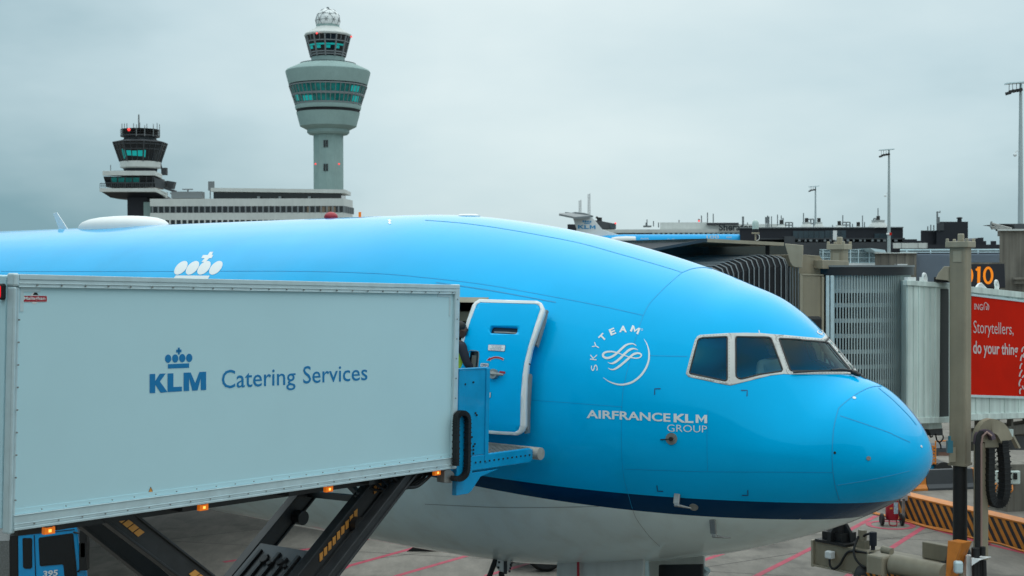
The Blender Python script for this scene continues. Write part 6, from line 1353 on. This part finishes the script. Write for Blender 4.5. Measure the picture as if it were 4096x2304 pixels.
def cooler(x0, x1, yt, yb, D):
    xm = (x0+x1)/2; hw = (x1-x0)/2; s_ = D/FP; c_ = W(xm, yb, D); h_ = (yb-yt)*s_; b = MB()
    b.lathe([(hw*s_,0),(hw*.98*s_,h_*.1),(hw*.66*s_,h_*.62),(hw*.6*s_,h_*.7),(hw*.66*s_,h_)], c_, 20); o = b.build('cooling_unit', M['conc_white'], term, smooth=30); b = MB(); b.box(-.25,.25,-.2,.2,0,.7); b.v = [v+W(xm, yt, D) for v in b.v]; b.build('motor', M['black'], o)
for a in ((3200,3252,889,911,228),(3254,3297,889,911,229),(3472,3553,881,911,226),(3105,3145,897,911,230),(3336,3378,901,911,229),(3420,3446,905,911,229)): cooler(*a)
for x0, x1, y0 in ((3142,3170,890),(3370,3400,889),(3231,3255,877),(3495,3512,874)):
    b = MB(); D = 231
    for x in (x0, (x0+x1)/2, x1): antenna(b, x, y0, 911, D, .12)
    for y in (y0, (y0+911)/2): b.cyl(W(x0,y,D), W(x1,y,D), .12, 6)
    b.build('roof_frame', M['frame_grey'], term)
b = MB()
for x, y0 in ((3064,868),(3070,862),(3076,866),(3086,865),(3110,858),(3125,862),(3131,872),(3214,852),(3330,900),(3410,895),(3458,888),(3371,860),(3450,862),(3512,833)): antenna(b, x, y0, 911, 232, .09)
for x, y0, y1, wd in ((3060,868,893,8),(3072,866,895,6),(3130,872,897,5)): blk3(b, x, x+wd, y0, y1, 232, .4)
b.build('aerials', M['frame_grey'], term)
# second black block with chimney
Dq = 205.; bq = W(3780,890,Dq); b2 = thing('plant_building', 'square black building with round chimney between masts', 'building', (bq.x, Dq, 0))
b = MB(); blk3(b, 3746, 3872, 887, 1100, Dq, 25, 0); wl = b.build('main_block', M['blackclad'], b2); b = MB(); blk3(b, 3683, 3747, 922, 1100, Dq+1, 20, 0); b.build('side_block', M['blackclad'], b2)
b = MB(); s_ = Dq/FP; b.lathe([(9*s_,0),(8*s_,11*s_),(8*s_,12*s_),(12*s_,13*s_),(12*s_,17*s_),(4*s_,19*s_)], W(3838,887,Dq+3), 16); b.build('chimney', M['blackclad'], b2, smooth=30)
b = MB(); antenna(b, 3749, 846, 895, Dq, .13); b.tube([W(3749,847,Dq), W(3756,849,Dq), W(3760,851,Dq), W(3760,843,Dq)], .08, 5)
for x, y0 in ((3754,868),(3757,868),(3723,899),(3735,900),(3711,905)): antenna(b, x, y0, 925, Dq, .09)
b.build('aerials', M['frame_grey'], b2)
b = MB(); blk3(b, 3748, 3776, 893, 922, Dq-.2, .3); b.build('vent_panel', M['greyclad'], wl)
# low dark roofs and a white roof unit
Dr = 190.; lr = W(3700,970,Dr); low = thing('pier_roof', 'low dark pier roofs with long white roof unit beyond the grey siding', 'building', (lr.x, Dr, 0))
b = MB(); blk3(b, 3560, 4020, 979, 1100, Dr, 20, 0); wl = b.build('dark_wall', M['blackclad'], low)
for x0, x1, y0 in ((3612,3668,957),(3668,3700,963),(3925,3945,964),(3962,3985,964),(3870,3925,972)):
    b = MB(); blk3(b, x0, x1, y0, 985, Dr+3, 8); b.build('roof_block', M['blackclad'], low)
b = MB(); b.prism([W(3885,962,Dr+2), W(3915,951,Dr+2), W(3934,950,Dr+2), W(3934,985,Dr+2), W(3870,985,Dr+2)], Vector((0,8,0))); b.build('sloped_roof', M['blackclad'], low)
b = MB(); blk3(b, 3572, 3711, 972, 993, Dr-4, 3); wu = b.build('white_unit', M['conc_white'], low); b = MB()
for x in (3571,3606,3672,3709): blk3(b, x, x+1.4, 972, 993, Dr-4.1, .2)
b.build('unit_joints', M['frame_grey'], wu)
# hotel with its name on the parapet
Dh = 340.; hb = W(2800,900,Dh); ht = thing('hotel_building', 'long pale hotel with dark name letters on its parapet', 'hotel', (hb.x, Dh, 0))
b = MB(); blk3(b, 2405, 3110, 918, 1200, Dh, 40, 0); wl = b.build('wall', M['conc_white'], ht); b = MB(); blk3(b, 2640, 2830, 890, 920, Dh+4, 20); blk3(b, 2826, 3110, 897, 920, Dh+2, 20); b.build('upper_storey', M['conc_white'], ht)
b = MB(); blk3(b, 2827, 2955, 891, 900, Dh+1, 8); b.build('dark_parapet', M['greyclad'], ht); b = MB(); blk3(b, 2405, 3110, 932, 941, Dh-.2, .3); wb_ = b.build('window_band', M['win_dark'], ht); b = MB()
for k in range(24): blk3(b, 2610+k*20, 2610+k*20+9, 932, 941, Dh-.3, .2)
b.build('window_piers', mat('pale_teal_panel', (.3,.42,.4), .5), wb_)
v, f = word('Sheraton', 2876, 3012, 922, 920, 27, 26, .03); b = MB(); b.add([W(x, y, Dh-1.5) for x, y in v], f); nf = len(b.f); b.build('lettering', M['win_dark'], wl, fixn=False, solid=.4)
# thick serifs for the sign's roman letters
b = MB()
for x, y0, y1 in ((2614,884,906),(2584,890,905),(2588,878,905),(2634,890,910),(2716,880,890),(2796,876,887),(2806,862,890),(2830,850,890),(2853,855,890),(2972,866,905),(2990,890,899)): antenna(b, x, y0, y1, Dh-1, .28 if x in (2796,2972) else .14)
blk3(b, 2573, 2606, 902, 908, Dh, 3); b.build('aerials', M['frame_grey'], ht)
o = MB(); o.ball(W(2796,884,Dh-1.5), .22, 8); o.build('obstruction_lamp', M['redlamp'], ht)
# low tower cab with glass front and two lattice masts behind the tail
Dv = 380.; vb = W(2430,900,Dv); vt = thing('viewing_block', 'small dark rooftop block with glass end behind the white tail fin', 'building', (vb.x, Dv, 0))
b = MB(); blk3(b, 2270, 2440, 897, 1100, Dv, 15, 0); wl = b.build('dark_block', M['blackclad'], vt); b = MB(); b.prism([W(x, y, Dv-1) for x, y in ((2372,880),(2405,884),(2450,893),(2464,893),(2464,915),(2372,915))], Vector((0,10,0))); b.build('sloped_roof', M['greyclad'], vt); b = MB(); blk3(b, 2440, 2463, 896, 914, Dv-1.4, .5); b.build('glass_end', M['bluewin'], vt)
b = MB(); b.cyl(W(2398,886,Dv), W(2398,870,Dv), .7, 8); b.cyl(W(2384,868,Dv), W(2400,878,Dv), .35, 6); b.build('roof_device', M['black'], vt); o = MB(); o.ball(W(2462,893,Dv-1.8), .25, 8); o.build('obstruction_lamp', M['redlamp'], vt)
for x, y0, lab in ((2356,776,'taller of two thin lattice masts rising behind the white tail fin'),(2320,802,'shorter of two thin lattice masts rising behind the white tail fin')):
    D = 520.; q = W(x, y0, D); o = MB(); hw = .55
    for u in (-hw, hw):
        for v_ in (-hw, hw): o.cyl((q.x+u, q.y+v_, 0), (q.x+u*.6, q.y+v_*.6, q.z), .09, 4)
    for k in range(24): z = q.z*.35+q.z*.65*k/24; o.cyl((q.x-hw*.8, q.y-hw, z), (q.x+hw*.8, q.y-hw, z+1.2), .07, 4)
    tag(o.build('lattice_mast', M['frame_grey']), lab, 'mast', 'lattice masts behind the tail fin')
# airliner shown on the terrace roof
Df = 265.; tz = W(2700,1010,Df).z; te = thing('terrace_building', 'dark flat roof carrying the small blue airliner', 'building', (W(2700,1010,Df).x, Df, 0))
b = MB(); blk3(b, 2300, 3060, 1030, 1200, Df-25, 60, 0); b.build('wall', M['greyclad'], te)
fk = thing('display_airliner', 'small blue airliner with white T-tail standing on the terrace roof', 'airliner', (W(2700,1010,Df).x, Df, W(2700,1030,Df).z))
s_ = Df/FP; cl = lambda x, y=972, d=0: W(x, y, Df+d); XA = Vector((1,0,0)); L0 = cl(2400); b = MB(); r_ = 34*s_
pf = [(0,-190),(4,-150),(14,-90),(24,-30),(31,30),(34,90),(34,540),(33,565),(29,590),(22,606),(12,615),(0,620)]
b.lathe([(a*s_, t*s_) for a, t in pf], L0, 32, ax=(Vector((0,1,0)), Vector((0,0,1)), XA)); bf = b.build('fuselage', mat('display_blue', (0,.36,.75), .35, var=.04, spec=.25), fk, smooth=40)
b = MB(); b.prism([cl(2400,955,-1.55), cl(2400,995,-1.4), cl(2290,990,-.9), cl(2250,972,-.5), cl(2300,950,-.9)], Vector((0,2.2,0))); b.prism([cl(x, y, -.3) for x, y in ((2300,950),(2480,940),(2440,928),(2409,917),(2372,872),(2290,866),(2306,915))], Vector((0,.5,0))); fin = b.build('tail_fin', M['white'], fk, bevel=.06)
b = MB(); b.prism([cl(2290,851,.0), cl(2372,862,0), cl(2300,868,-5.0), cl(2236,855,-5.0), cl(2236,852,0)], Vector((0,0,-.35))); b.prism([cl(2290,851,0.3), cl(2372,862,.3), cl(2300,852,5), cl(2260,848,5)], Vector((0,0,-.35))); b.prism([cl(x, y, -.5) for x, y in ((2280,853),(2300,848),(2340,852),(2374,864),(2340,872),(2285,866))], Vector((0,1,0))); b.build('tailplane', M['frame_grey'], fin)
v, f = word('KL', 2312, 2355, 914, 915.5, 14, 15, .03); b = MB(); b.add([cl(x, y, -.36) for x, y in v], f); v, f = letterM(2359, 2382, 915.5, 916, 15, 15); b.add([cl(x, y, -.36) for x, y in v], f)
for k in range(4): x = 2333+k*9.5; b.add([cl(x+4*math.cos(t), 885+k*.7+4*math.sin(t), -.36) for t in np.linspace(0, 2*math.pi, 12)[:-1]], [list(range(11))])
b.add([cl(x, y, -.36) for x, y in ((2336,891),(2361,893),(2360,896),(2336,894))], [[0,1,2,3]]); b.build('lettering', mat('tail_blue', (.0,.3,.62), .4), fin, fixn=False)
b = MB(); b.lathe([(9*s_,-48*s_),(13*s_,-30*s_),(15*s_,10*s_),(14*s_,45*s_),(12*s_,47*s_),(11*s_,30*s_),(0,28*s_)], cl(2495,960,-3.1), 24, ax=(Vector((0,1,0)), Vector((0,0,1)), XA)); b.build('engine', M['white'], fk, smooth=40)
b = MB()
for k in range(12): x = 2556+k*11; b.add([cl(x+u, 964+v_, -1.63) for u, v_ in ((-1.6,-2.2),(1.6,-2.2),(1.6,2.2),(-1.6,2.2))], [[0,1,2,3]])
for k in range(20): x = 2715+k*11; b.add([cl(x+u, 964+v_, -1.63) for u, v_ in ((-1.6,-2.2),(1.6,-2.2),(1.6,2.2),(-1.6,2.2))], [[0,1,2,3]])
b.build('cabin_windows', M['win_dark'], bf, fixn=False)
b = MB()
for x in (2674, 2693):
    ol = roundpoly([(x-5,955),(x+5,955),(x+5,976),(x-5,976)], 3, 3); il = shrink(ol, 1.3); n = len(ol)
    for k in range(n): b.poly([cl(a, c_, -1.64) for a, c_ in (ol[k], ol[(k+1) % n], il[(k+1) % n], il[k])])
b.add([cl(2657+3*math.cos(t), 965+3*math.sin(t), -1.64) for t in np.linspace(0, 2*math.pi, 12)[:-1]], [list(range(11))])
v, f = word('100', 2826, 2876, 954, 954, 13, 13, .02); b.add([cl(x, y, -1.42) for x, y in v], f); v, f = word('PH-OFE', 2563, 2595, 958, 958, 6.5, 6.5, .01); b.add([cl(x, y, -1.6) for x, y in v], f)
for k in range(4): x = 2908+k*5.4; b.add([cl(x+2.4*math.cos(t), 949+2.6*math.sin(t), -1.42) for t in np.linspace(0, 2*math.pi, 9)[:-1]], [list(range(8))])
b.add([cl(x, y, -1.42) for x, y in ((2909,953),(2924,953),(2924,956),(2909,956))], [[0,1,2,3]]); b.build('markings', M['decal_white'], bf, fixn=False)
b = MB(); b.prism([cl(2560,982,-1.2), cl(2700,978,-1.2), cl(2640,985,-13), cl(2590,986,-13)], Vector((0,0,-.3))); b.build('wing', M['conc_brown'], fk); b = MB(); b.cyl(cl(2580,1000), cl(2580,1032), .3); b.cyl(cl(2930,1000), cl(2930,1032), .3); b.build('legs', M['alu_dark'], fk)

# ------------------------------------------------------------ control tower
Dm = 491.; sm_ = Dm/FP; tw = W(1314,700,Dm); ctl = thing('control_tower', 'tall round grey control tower with white radar dome, green glass bands', 'tower', (tw.x, Dm, 0))
t8 = lambda y: W(1314, 20+y/2.684, Dm).z
k8_ = sm_/2.684; cT = Vector((tw.x, Dm, 0))
def ring_(name, pr_, m, n=48, par=None, sm=30, ax=None):
    b = MB(); b.lathe([(r*k8_, t8(y)) for r, y in pr_][::-1], cT, n); return b.build(name, m, par or ctl, smooth=sm)
ring_('shaft', [(160,1385),(160,2600)], M['concrete'], 12, sm=20)
b = MB(); b.cyl((cT.x, cT.y, 0), (cT.x, cT.y, t8(2600)), 160*k8_, 12); b.build('shaft_base', M['concrete'], ctl)
ring_('collar', [(225,1340),(225,1372),(205,1392),(160,1396)], M['concrete'], 48)
ring_('lower_skirt', [(338,1160),(300,1306),(222,1345)], M['concrete'], 48); ring_('shadow_gap', [(335,1110),(335,1165)], M['dark'], 48)
ring_('lower_ring', [(349,1070),(352,1105),(345,1128),(330,1130)], M['concrete'], 48)
gl = ring_('glass_band', [(412,880),(349,1075)], M['win_teal'], 48)
b = MB()
for k in range(48):
    t = (k+.5)*2*math.pi/48; u = Vector((math.cos(t), math.sin(t), 0)); b.rect([cT+u*(413*k8_)+UPZ*t8(880), cT+u*(350*k8_)+UPZ*t8(1075)], Vector((-u.y, u.x, 0)), .24, .3)
for y, r in ((880,414),(975,383),(985,380),(1072,352)): b.lathe([((r+1)*k8_, t8(y)+.2),((r+4)*k8_, t8(y)+.2),((r+4)*k8_, t8(y)-.2),((r+1)*k8_, t8(y)-.2)], cT, 48)
b.build('mullions', M['frame_grey'], gl)
# lit rooms behind the glass
b = MB()
for a0, a1, y0, y1 in ((-128,-108,1010,1060),(-150,-138,990,1050),(-45,-28,900,960),(-38,-22,1000,1060)):
    for k in range(6):
        t0, t1 = math.radians(a0+(a1-a0)*k/6), math.radians(a0+(a1-a0)*(k+1)/6); rr = lambda y: (412-(y-880)*.323+1.2)*k8_
        b.poly([cT+Vector((math.cos(t)*rr(y), math.sin(t)*rr(y), 0))+UPZ*t8(y) for t, y in ((t0,y0),(t1,y0),(t1,y1),(t0,y1))])
b.build('lit_panes', M['tealglow'], gl, fixn=False)
ring_('upper_gap', [(405,840),(408,885)], M['dark'], 48); ring_('upper_skirt', [(300,640),(440,705),(452,722),(450,738),(418,862)], M['concrete'], 48)
ring_('deck', [(180,628),(300,632),(300,645)], M['greyclad'], 48); ring_('cab_base', [(180,562),(180,640)], M['concrete'], 12)
gl = ring_('cab_glass', [(240,335),(182,565)], M['win_dark'], 12, sm=20)
b = MB()
for k in range(12):
    t = k*2*math.pi/12; u = Vector((math.cos(t), math.sin(t), 0)); b.rect([cT+u*(241*k8_)+UPZ*t8(335), cT+u*(183*k8_)+UPZ*t8(565)], Vector((-u.y, u.x, 0)), .5, .5)
    t2 = (k+.5)*2*math.pi/12; u = Vector((math.cos(t2), math.sin(t2), 0))*.966; b.rect([cT+u*(241*k8_)+UPZ*t8(335), cT+u*(225*k8_)+UPZ*t8(405)], Vector((-u.y, u.x, 0)), .22, .3)
for y, r in ((405,223),(520,194),(545,188)): b.lathe([((r-1)*k8_, t8(y)+.2),((r+3)*k8_, t8(y)+.2),((r+3)*k8_, t8(y)-.2),((r-1)*k8_, t8(y)-.2)], cT, 12)
b.build('mullions', M['frame_grey'], gl)
b = MB()
for k in range(7, 11):
    t0, t1 = k*2*math.pi/12, (k+1)*2*math.pi/12
    for a, c_, y0, y1 in ((.05,.95,438,456),(.08,.5,460,490)): 
        p_ = lambda fr, y: (Vector((math.cos(t0), math.sin(t0), 0))*(1-fr)+Vector((math.cos(t1), math.sin(t1), 0))*fr)*((240-(y-335)*.252+1.5)*k8_)+UPZ*t8(y)+cT
        b.poly([p_(a,y0), p_(c_,y0), p_(c_,y1), p_(a,y1)])
b.build('lit_panes', M['tealglow'], gl, fixn=False)
ring_('cab_roof', [(130,242),(150,262),(250,316),(255,326),(250,340),(235,342)], M['conc_white'], 12, sm=20)
ring_('dome_neck', [(122,215),(125,250)], M['concrete'], 24); b = MB(); cd = cT+UPZ*t8(170)
bmq = bmesh.new(); bmesh.ops.create_icosphere(bmq, subdivisions=3, radius=133*k8_)
for v_ in bmq.verts: v_.co *= 1.0 if len(v_.link_edges) == 5 or hash((round(v_.co.x,2), round(v_.co.y,2))) % 2 else .975

b.v = [v.co+cd for v in bmq.verts]; b.f = [[v.index for v in f.verts] for f in bmq.faces]; b.m = [0]*len(b.f); bmq.free(); b.build('radar_dome', M['white'], ctl)
b = MB(); bmq = bmesh.new(); bmesh.ops.create_icosphere(bmq, subdivisions=2, radius=134.5*k8_)
for e_ in bmq.edges: b.cyl(e_.verts[0].co+cd, e_.verts[1].co+cd, .1, 4)
bmq.free(); b.build('dome_ribs', M['frame_grey'], ctl)
b = MB(); b.cyl(cd+UPZ*133*k8_, cd+UPZ*145*k8_, .5, 8); b.build('dome_cap', M['frame_grey'], ctl)
for x, y in ((1267,133),(1405,147),(1262,656),(1356,656)):
    q = W(x, y, Dm-9.0 if y < 300 else Dm-5.6); o = MB(); o.ball(q, .34, 8); o.build('obstruction_lamp', M['redlamp'], ctl, smooth=60)
b = MB()
for y0 in (560, 655):
    for x in (1294, 1304): 
        q = W(x, y0, Dm-5.55); b.obox(q, Vector((.65,0,0)), Vector((0,.4,0)), UPZ*-(28*sm_))
b.build('slit_windows', M['win_dark'], ctl)

# ------------------------------------------------------------ older tower on the office block
Do = 455.; so_ = Do/FP; tO = W(562,700,Do); old = thing('old_tower', 'older dark tower with roof aerials left of the office block', 'tower', (tO.x, Do, 0))
q7 = lambda x, y, d=0: W(*C([(x, y)], 380, 440, 3.294)[0], Do+d)
k7 = so_/3.294; cO = Vector((tO.x, Do, 0)); z7 = lambda y: q7(600, y).z
def ringo(name, pr_, m, n=8, off=math.pi/8, sm=20, par=None):
    b = MB(); b.lathe([(r*k7, z7(y)) for r, y in pr_][::-1], cO, n, off); return b.build(name, m, par or old, smooth=sm)
b = MB(); b.lathe([(348*k7, z7(432)),(262*k7, z7(688))][::-1], cO, 8, math.pi/8); gl = b.build('cab_glass', M['win_dark'], old)
b = MB()
for k in range(8):
    t = math.pi/8+k*math.pi/4; u = Vector((math.cos(t), math.sin(t), 0)); b.rect([cO+u*(349*k7)+UPZ*z7(432), cO+u*(263*k7)+UPZ*z7(688)], Vector((-u.y, u.x, 0)), .45, .4)
    for fr in (.33,.66):
        t1 = t+math.pi/4; u2 = Vector((math.cos(t)*(1-fr)+math.cos(t1)*fr, math.sin(t)*(1-fr)+math.sin(t1)*fr, 0)); b.rect([cO+u2*(350*k7)+UPZ*z7(432), cO+u2*(264*k7)+UPZ*z7(688)], Vector((-u.y, u.x, 0)), .16, .25)
for y, r in ((465,338),(530,316)): b.lathe([((r)*k7, z7(y)+.12),((r+3)*k7, z7(y)+.12),((r+3)*k7, z7(y)-.12),((r)*k7, z7(y)-.12)], cO, 8, math.pi/8)
b.build('mullions', M['greyclad'], gl)
b = MB()
def pane8(t0, t1, a, c_, y0, y1):
    p_ = lambda fr, y: (Vector((math.cos(t0), math.sin(t0), 0))*(1-fr)+Vector((math.cos(t1), math.sin(t1), 0))*fr)*((348-(y-432)*.336+2)*k7)+UPZ*z7(y)+cO
    b.poly([p_(a,y0), p_(c_,y0), p_(c_,y1), p_(a,y1)])
tt = lambda k: math.pi/8+k*math.pi/4
for k, lst in ((5,[(.05,.32,555,620),(.36,.62,560,625),(.68,.95,555,630)]),(4,[(.6,.75,530,660),(.85,.97,545,640)]),(6,[(.03,.14,550,640)])):
    for a, c_, y0, y1 in lst: pane8(tt(k), tt(k+1), a, c_, y0, y1)
b.build('lit_panes', M['tealglow'], gl, fixn=False)
ringo('cab_roof', [(205,360),(215,395),(350,428),(352,436)], M['greyclad']); ringo('roof_drum', [(205,345),(205,392)], M['greyclad'], 16, 0); ringo('roof_platform', [(252,340),(255,356),(205,358)], M['steel'], 16, 0)
b = MB()
for y in (262,285,310,335): b.lathe([(250*k7, z7(y)+.04),(252*k7, z7(y)+.04),(252*k7, z7(y)-.04),(250*k7, z7(y)-.04)], cO, 16)
for k in range(24): t = k*math.pi/12; u = Vector((math.cos(t), math.sin(t), 0))*251*k7; b.cyl(cO+u+UPZ*z7(345), cO+u+UPZ*z7(258), .04, 4)
b.build('railing', M['steel'], old)
b = MB()
for x, y0, d in ((355,180,-6),(388,175,4),(420,175,-2),(508,175,6),(545,190,-9),(590,165,3),(655,200,-9),(683,180,5),(768,185,-4),(818,170,2),(850,190,0),(775,240,6)): b.cyl(q7(x,345,d), q7(x,y0,d), .13, 5)
b.cyl(q7(577,345,0), q7(577,60,0), .25, 6); b.build('aerials', M['frame_grey'], old)
o = MB(); o.ball(q7(447,258,-15), .5, 8); o.build('obstruction_lamp', M['redlamp'], old, smooth=60)
ringo('collar', [(262,686),(262,760),(225,775)], M['conc_white'], 16, 0, 40); ringo('neck', [(225,765),(215,840)], M['blackclad'], 12, 0)
# cantilevered lower deck
b = MB(); b.prism([q7(100,862,-9), q7(790,862,-9), q7(885,905,-3), q7(885,905,8), q7(100,862,8)], UPZ*1.5); b.build('deck_roof', M['conc_white'], old, bevel=.1)
b = MB(); b.prism([q7(110,875,-8.5), q7(775,880,-8.5), q7(760,1015,-7.5), q7(150,1015,-7.5)], Vector((0,14,0))); dgl = b.build('deck_glass', M['win_dark'], old)
b = MB()
for x in (210,300,395,490,590,680,765): b.rect([q7(x,875,-8.6), q7(x*.97+15,1015,-7.6)], Vector((1,0,0)), .25, .2)
b.rect([q7(140,955,-8.3), q7(785,955,-8.3)], UPZ, .2, .2); b.build('mullions', M['greyclad'], dgl)
b = MB()
for x0, x1 in ((215,292),(305,388),(402,486),(500,585)): b.poly([q7(x0,890,-8.55), q7(x1,890,-8.55), q7(x1-4,950,-8.15), q7(x0+3,950,-8.15)])
b.build('lit_panes', M['win_teal'], dgl, fixn=False)
b = MB(); b.prism([q7(775,880,-8.4), q7(900,930,-2), q7(900,1035,-2), q7(790,1015,-7.4)], Vector((0,6,0))); b.build('deck_side', M['greyclad'], old)
b = MB(); b.prism([q7(60,1030,-10), q7(800,1030,-10), q7(935,1090,-3), q7(935,1090,8), q7(60,1030,8)], UPZ*-1.2); b.build('deck_slab', M['conc_white'], old, bevel=.1)
b = MB(); b.prism([q7(75,1072,-9.6), q7(805,1075,-9.6), q7(925,1160,-3), q7(700,1165,-3), q7(300,1165,-3), q7(205,1155,-4)], Vector((0,10,0))); b.build('deck_soffit', M['blackclad'], old)
b = MB(); b.prism([q7(800,1030,-9.9), q7(945,1090,-3.2), q7(945,1160,-3), q7(905,1150,-3.2), q7(805,1075,-9.7)], Vector((0,1,0))); b.build('deck_side_band', M['conc_white'], old)
b = MB()
for y in (975,1000): b.rect([q7(65,y,-10), q7(140,y,-10)], UPZ, .15, .12)
for k in range(28): x = 65+k*26; b.cyl(q7(x,1030,-10), q7(x,965,-10), .07, 4)
b.rect([q7(65,965,-10), q7(790,965,-10)], UPZ, .12, .12); b.build('deck_rail', M['greyclad'], old)
b = MB(); p0, p1 = q7(470,1160,0), q7(728,1160,0); b.obox(Vector((p0.x, Do-4, 0)), Vector((p1.x-p0.x,0,0)), Vector((0,9,0)), UPZ*p0.z); b.build('tower_shaft', M['blackclad'], old)
b = MB(); p0, p1 = q7(650,1215,-4), q7(745,1215,-4); b.obox(Vector((p0.x, Do-5, 0)), Vector((p1.x-p0.x,0,0)), Vector((0,3,0)), UPZ*p0.z); b.build('side_stair', M['concrete'], old)
b = MB(); b.cyl(q7(860,700,2), q7(890,820,2), .3, 6); b.box(-.9,.9,-.8,.8,-1.2,1.2); b.v[-8:] = [v+q7(915,810,2) for v in b.v[-8:]]; b.prism([q7(905,1010,0), q7(1060,1060,0), q7(1060,1090,0), q7(905,1040,0)], Vector((0,2,0))); b.prism([q7(940,930,1), q7(1045,945,1), q7(1020,1040,1), q7(960,1030,1)], Vector((0,3,0))); b.cyl(q7(990,1090,0), q7(1080,1170,0), .2, 5); b.cyl(q7(950,1085,0), q7(950,1170,0), .25, 5); b.build('side_platform', M['greyclad'], old)
b = MB(); b.cyl(q7(205,830,-6), q7(205,725,-6), .15, 5); b.rect([q7(230,800,-7), q7(390,800,-7)], UPZ, .1, .1); b.build('deck_aerial', M['frame_grey'], old)
# office block
Db = 445.; ob = W(990,800,Db); off = thing('office_building', 'white office block with dark window strips in front of the tall tower', 'office building', (ob.x, Db, 0))
pa = lambda x, y, d=0: W(*C([(x, y)], 300, 0, 1.5254)[0], Db+d)
XR = pa(1637,1210); XL = pa(463,1210); SKW = Vector((pa(1690,1210,14).x-XR.x, 14, 0))
def slab(y0, y1, m, name, o_=0., par=None):
    z1 = pa(1000, y0).z; z0 = pa(1000, y1).z; b = MB(); b.prism([Vector((XL.x-o_, XL.y-o_, z0)), Vector((XR.x+o_*.5, XR.y-o_, z0)), Vector((XR.x+o_, XR.y, z0))+SKW, Vector((XL.x-o_, XL.y+22, z0))], UPZ*(z1-z0)); return b.build(name, m, par or off)
slab(1212,1258, M['conc_white'], 'parapet_band', .25); wn1 = slab(1258,1298, M['win_dark'], 'window_strip'); slab(1298,1342, M['conc_white'], 'floor_band', .25); wn2 = slab(1342,1380, M['win_dark'], 'window_strip'); z_ = pa(1000,1380).z
b = MB(); b.prism([Vector((XL.x, XL.y, 0)), Vector((XR.x, XR.y, 0)), Vector((XR.x, XR.y, 0))+SKW, Vector((XL.x, XL.y+22, 0))], UPZ*z_); b.build('lower_storeys', M['conc_white'], off)
for wn_, y0, y1 in ((wn1,1258,1298),(wn2,1342,1380)):
    b = MB()
    for k in range(34):
        x = 468+k*35.5; b.obox(pa(x, y1, -.3), Vector((.5,0,0)), Vector((0,.5,0)), UPZ*(pa(x,y0).z-pa(x,y1).z))
    for k in range(5): q = Vector((XR.x, XR.y, 0))+SKW*(k/4); b.obox(q+Vector((-.1,-.2,pa(1000,y1).z)), Vector((.7,0,0)), Vector((0,.8,0)), UPZ*(pa(1000,y0).z-pa(1000,y1).z))
    b.build('window_piers', M['frame_grey'] if wn_ is wn1 else M['conc_white'], wn_)
b = MB()
for x0, x1 in ((1416,1434),(1494,1524),(1530,1556),(1562,1590)): b.obox(pa(x0,1297,-.25), Vector(((x1-x0)/1.5254*Db/FP,0,0)), Vector((0,.3,0)), UPZ*(pa(1000,1260).z-pa(1000,1297).z))
b.build('blinds', mat('tan_blind', (.22,.16,.11), .7, var=.4, vs=.4), wn1)
b = MB(); b.obox(pa(845,1213,4), pa(1625,1213,4)-pa(845,1213,4), Vector((0,12,0)), UPZ*(pa(0,1165).z-pa(0,1213).z)); us = b.build('upper_storey', M['win_dark'], off); b = MB(); b.obox(pa(828,1168,1.5), pa(1648,1178,1.5)-pa(828,1168,1.5)-UPZ*0, Vector((0,16,0)), UPZ*(pa(0,1150).z-pa(0,1172).z)); b.build('upper_roof', M['conc_white'], us)
b = MB(); b.cyl(pa(825,1215,2), pa(825,1120,2), .2, 5); b.box(-1,1,-.3,.3,-1.5,1.5); b.v[-8:] = [v+pa(832,1135,2) for v in b.v[-8:]]
for x in (1120,1430,1250): b.cyl(pa(x,1212,2), pa(x,1198,2), .5, 6)
b.build('roof_details', M['frame_grey'], off)
b = MB(); 
for u in (-1,1): b.cyl(pa(688,1210,4)+Vector((u*2.5,0,0)), pa(688,1180,4)+Vector((u*1.2,0,0)), .2, 5)
b.cyl(pa(688,1185,4), pa(688,1155,4), .3, 5); b.cyl(pa(655,1155,4), pa(720,1155,4), .2, 5); b.box(-5,5,-2,2,0,2.2); b.v[-8:] = [v+pa(690,1212,4) for v in b.v[-8:]]; b.build('roof_aerial', M['frame_grey'], off)
# terminal front added unseen behind the viewpoint: it shades the near side of the apron and shows in the aircraft's gloss
tf = thing('unseen_gate_building', 'unseen dark glazed terminal front added behind the viewpoint to shade the airliner', 'building', (0,-4,0)); b = MB(); b.box(-75,9,-16,-4,0,16.5); wl = b.build('wall', mat('terminal_front_wall', (.07,.08,.085), .5, var=.2), tf)
b = MB()
for z0, z1 in ((1.5,4.0),(5.6,9.4),(11.0,14.5)):
    for k in range(21): b.box(-74+k*3.9,-70.6+k*3.9,-4.02,-3.97,z0,z1)
b.build('glazing', M['win_dark'], wl)
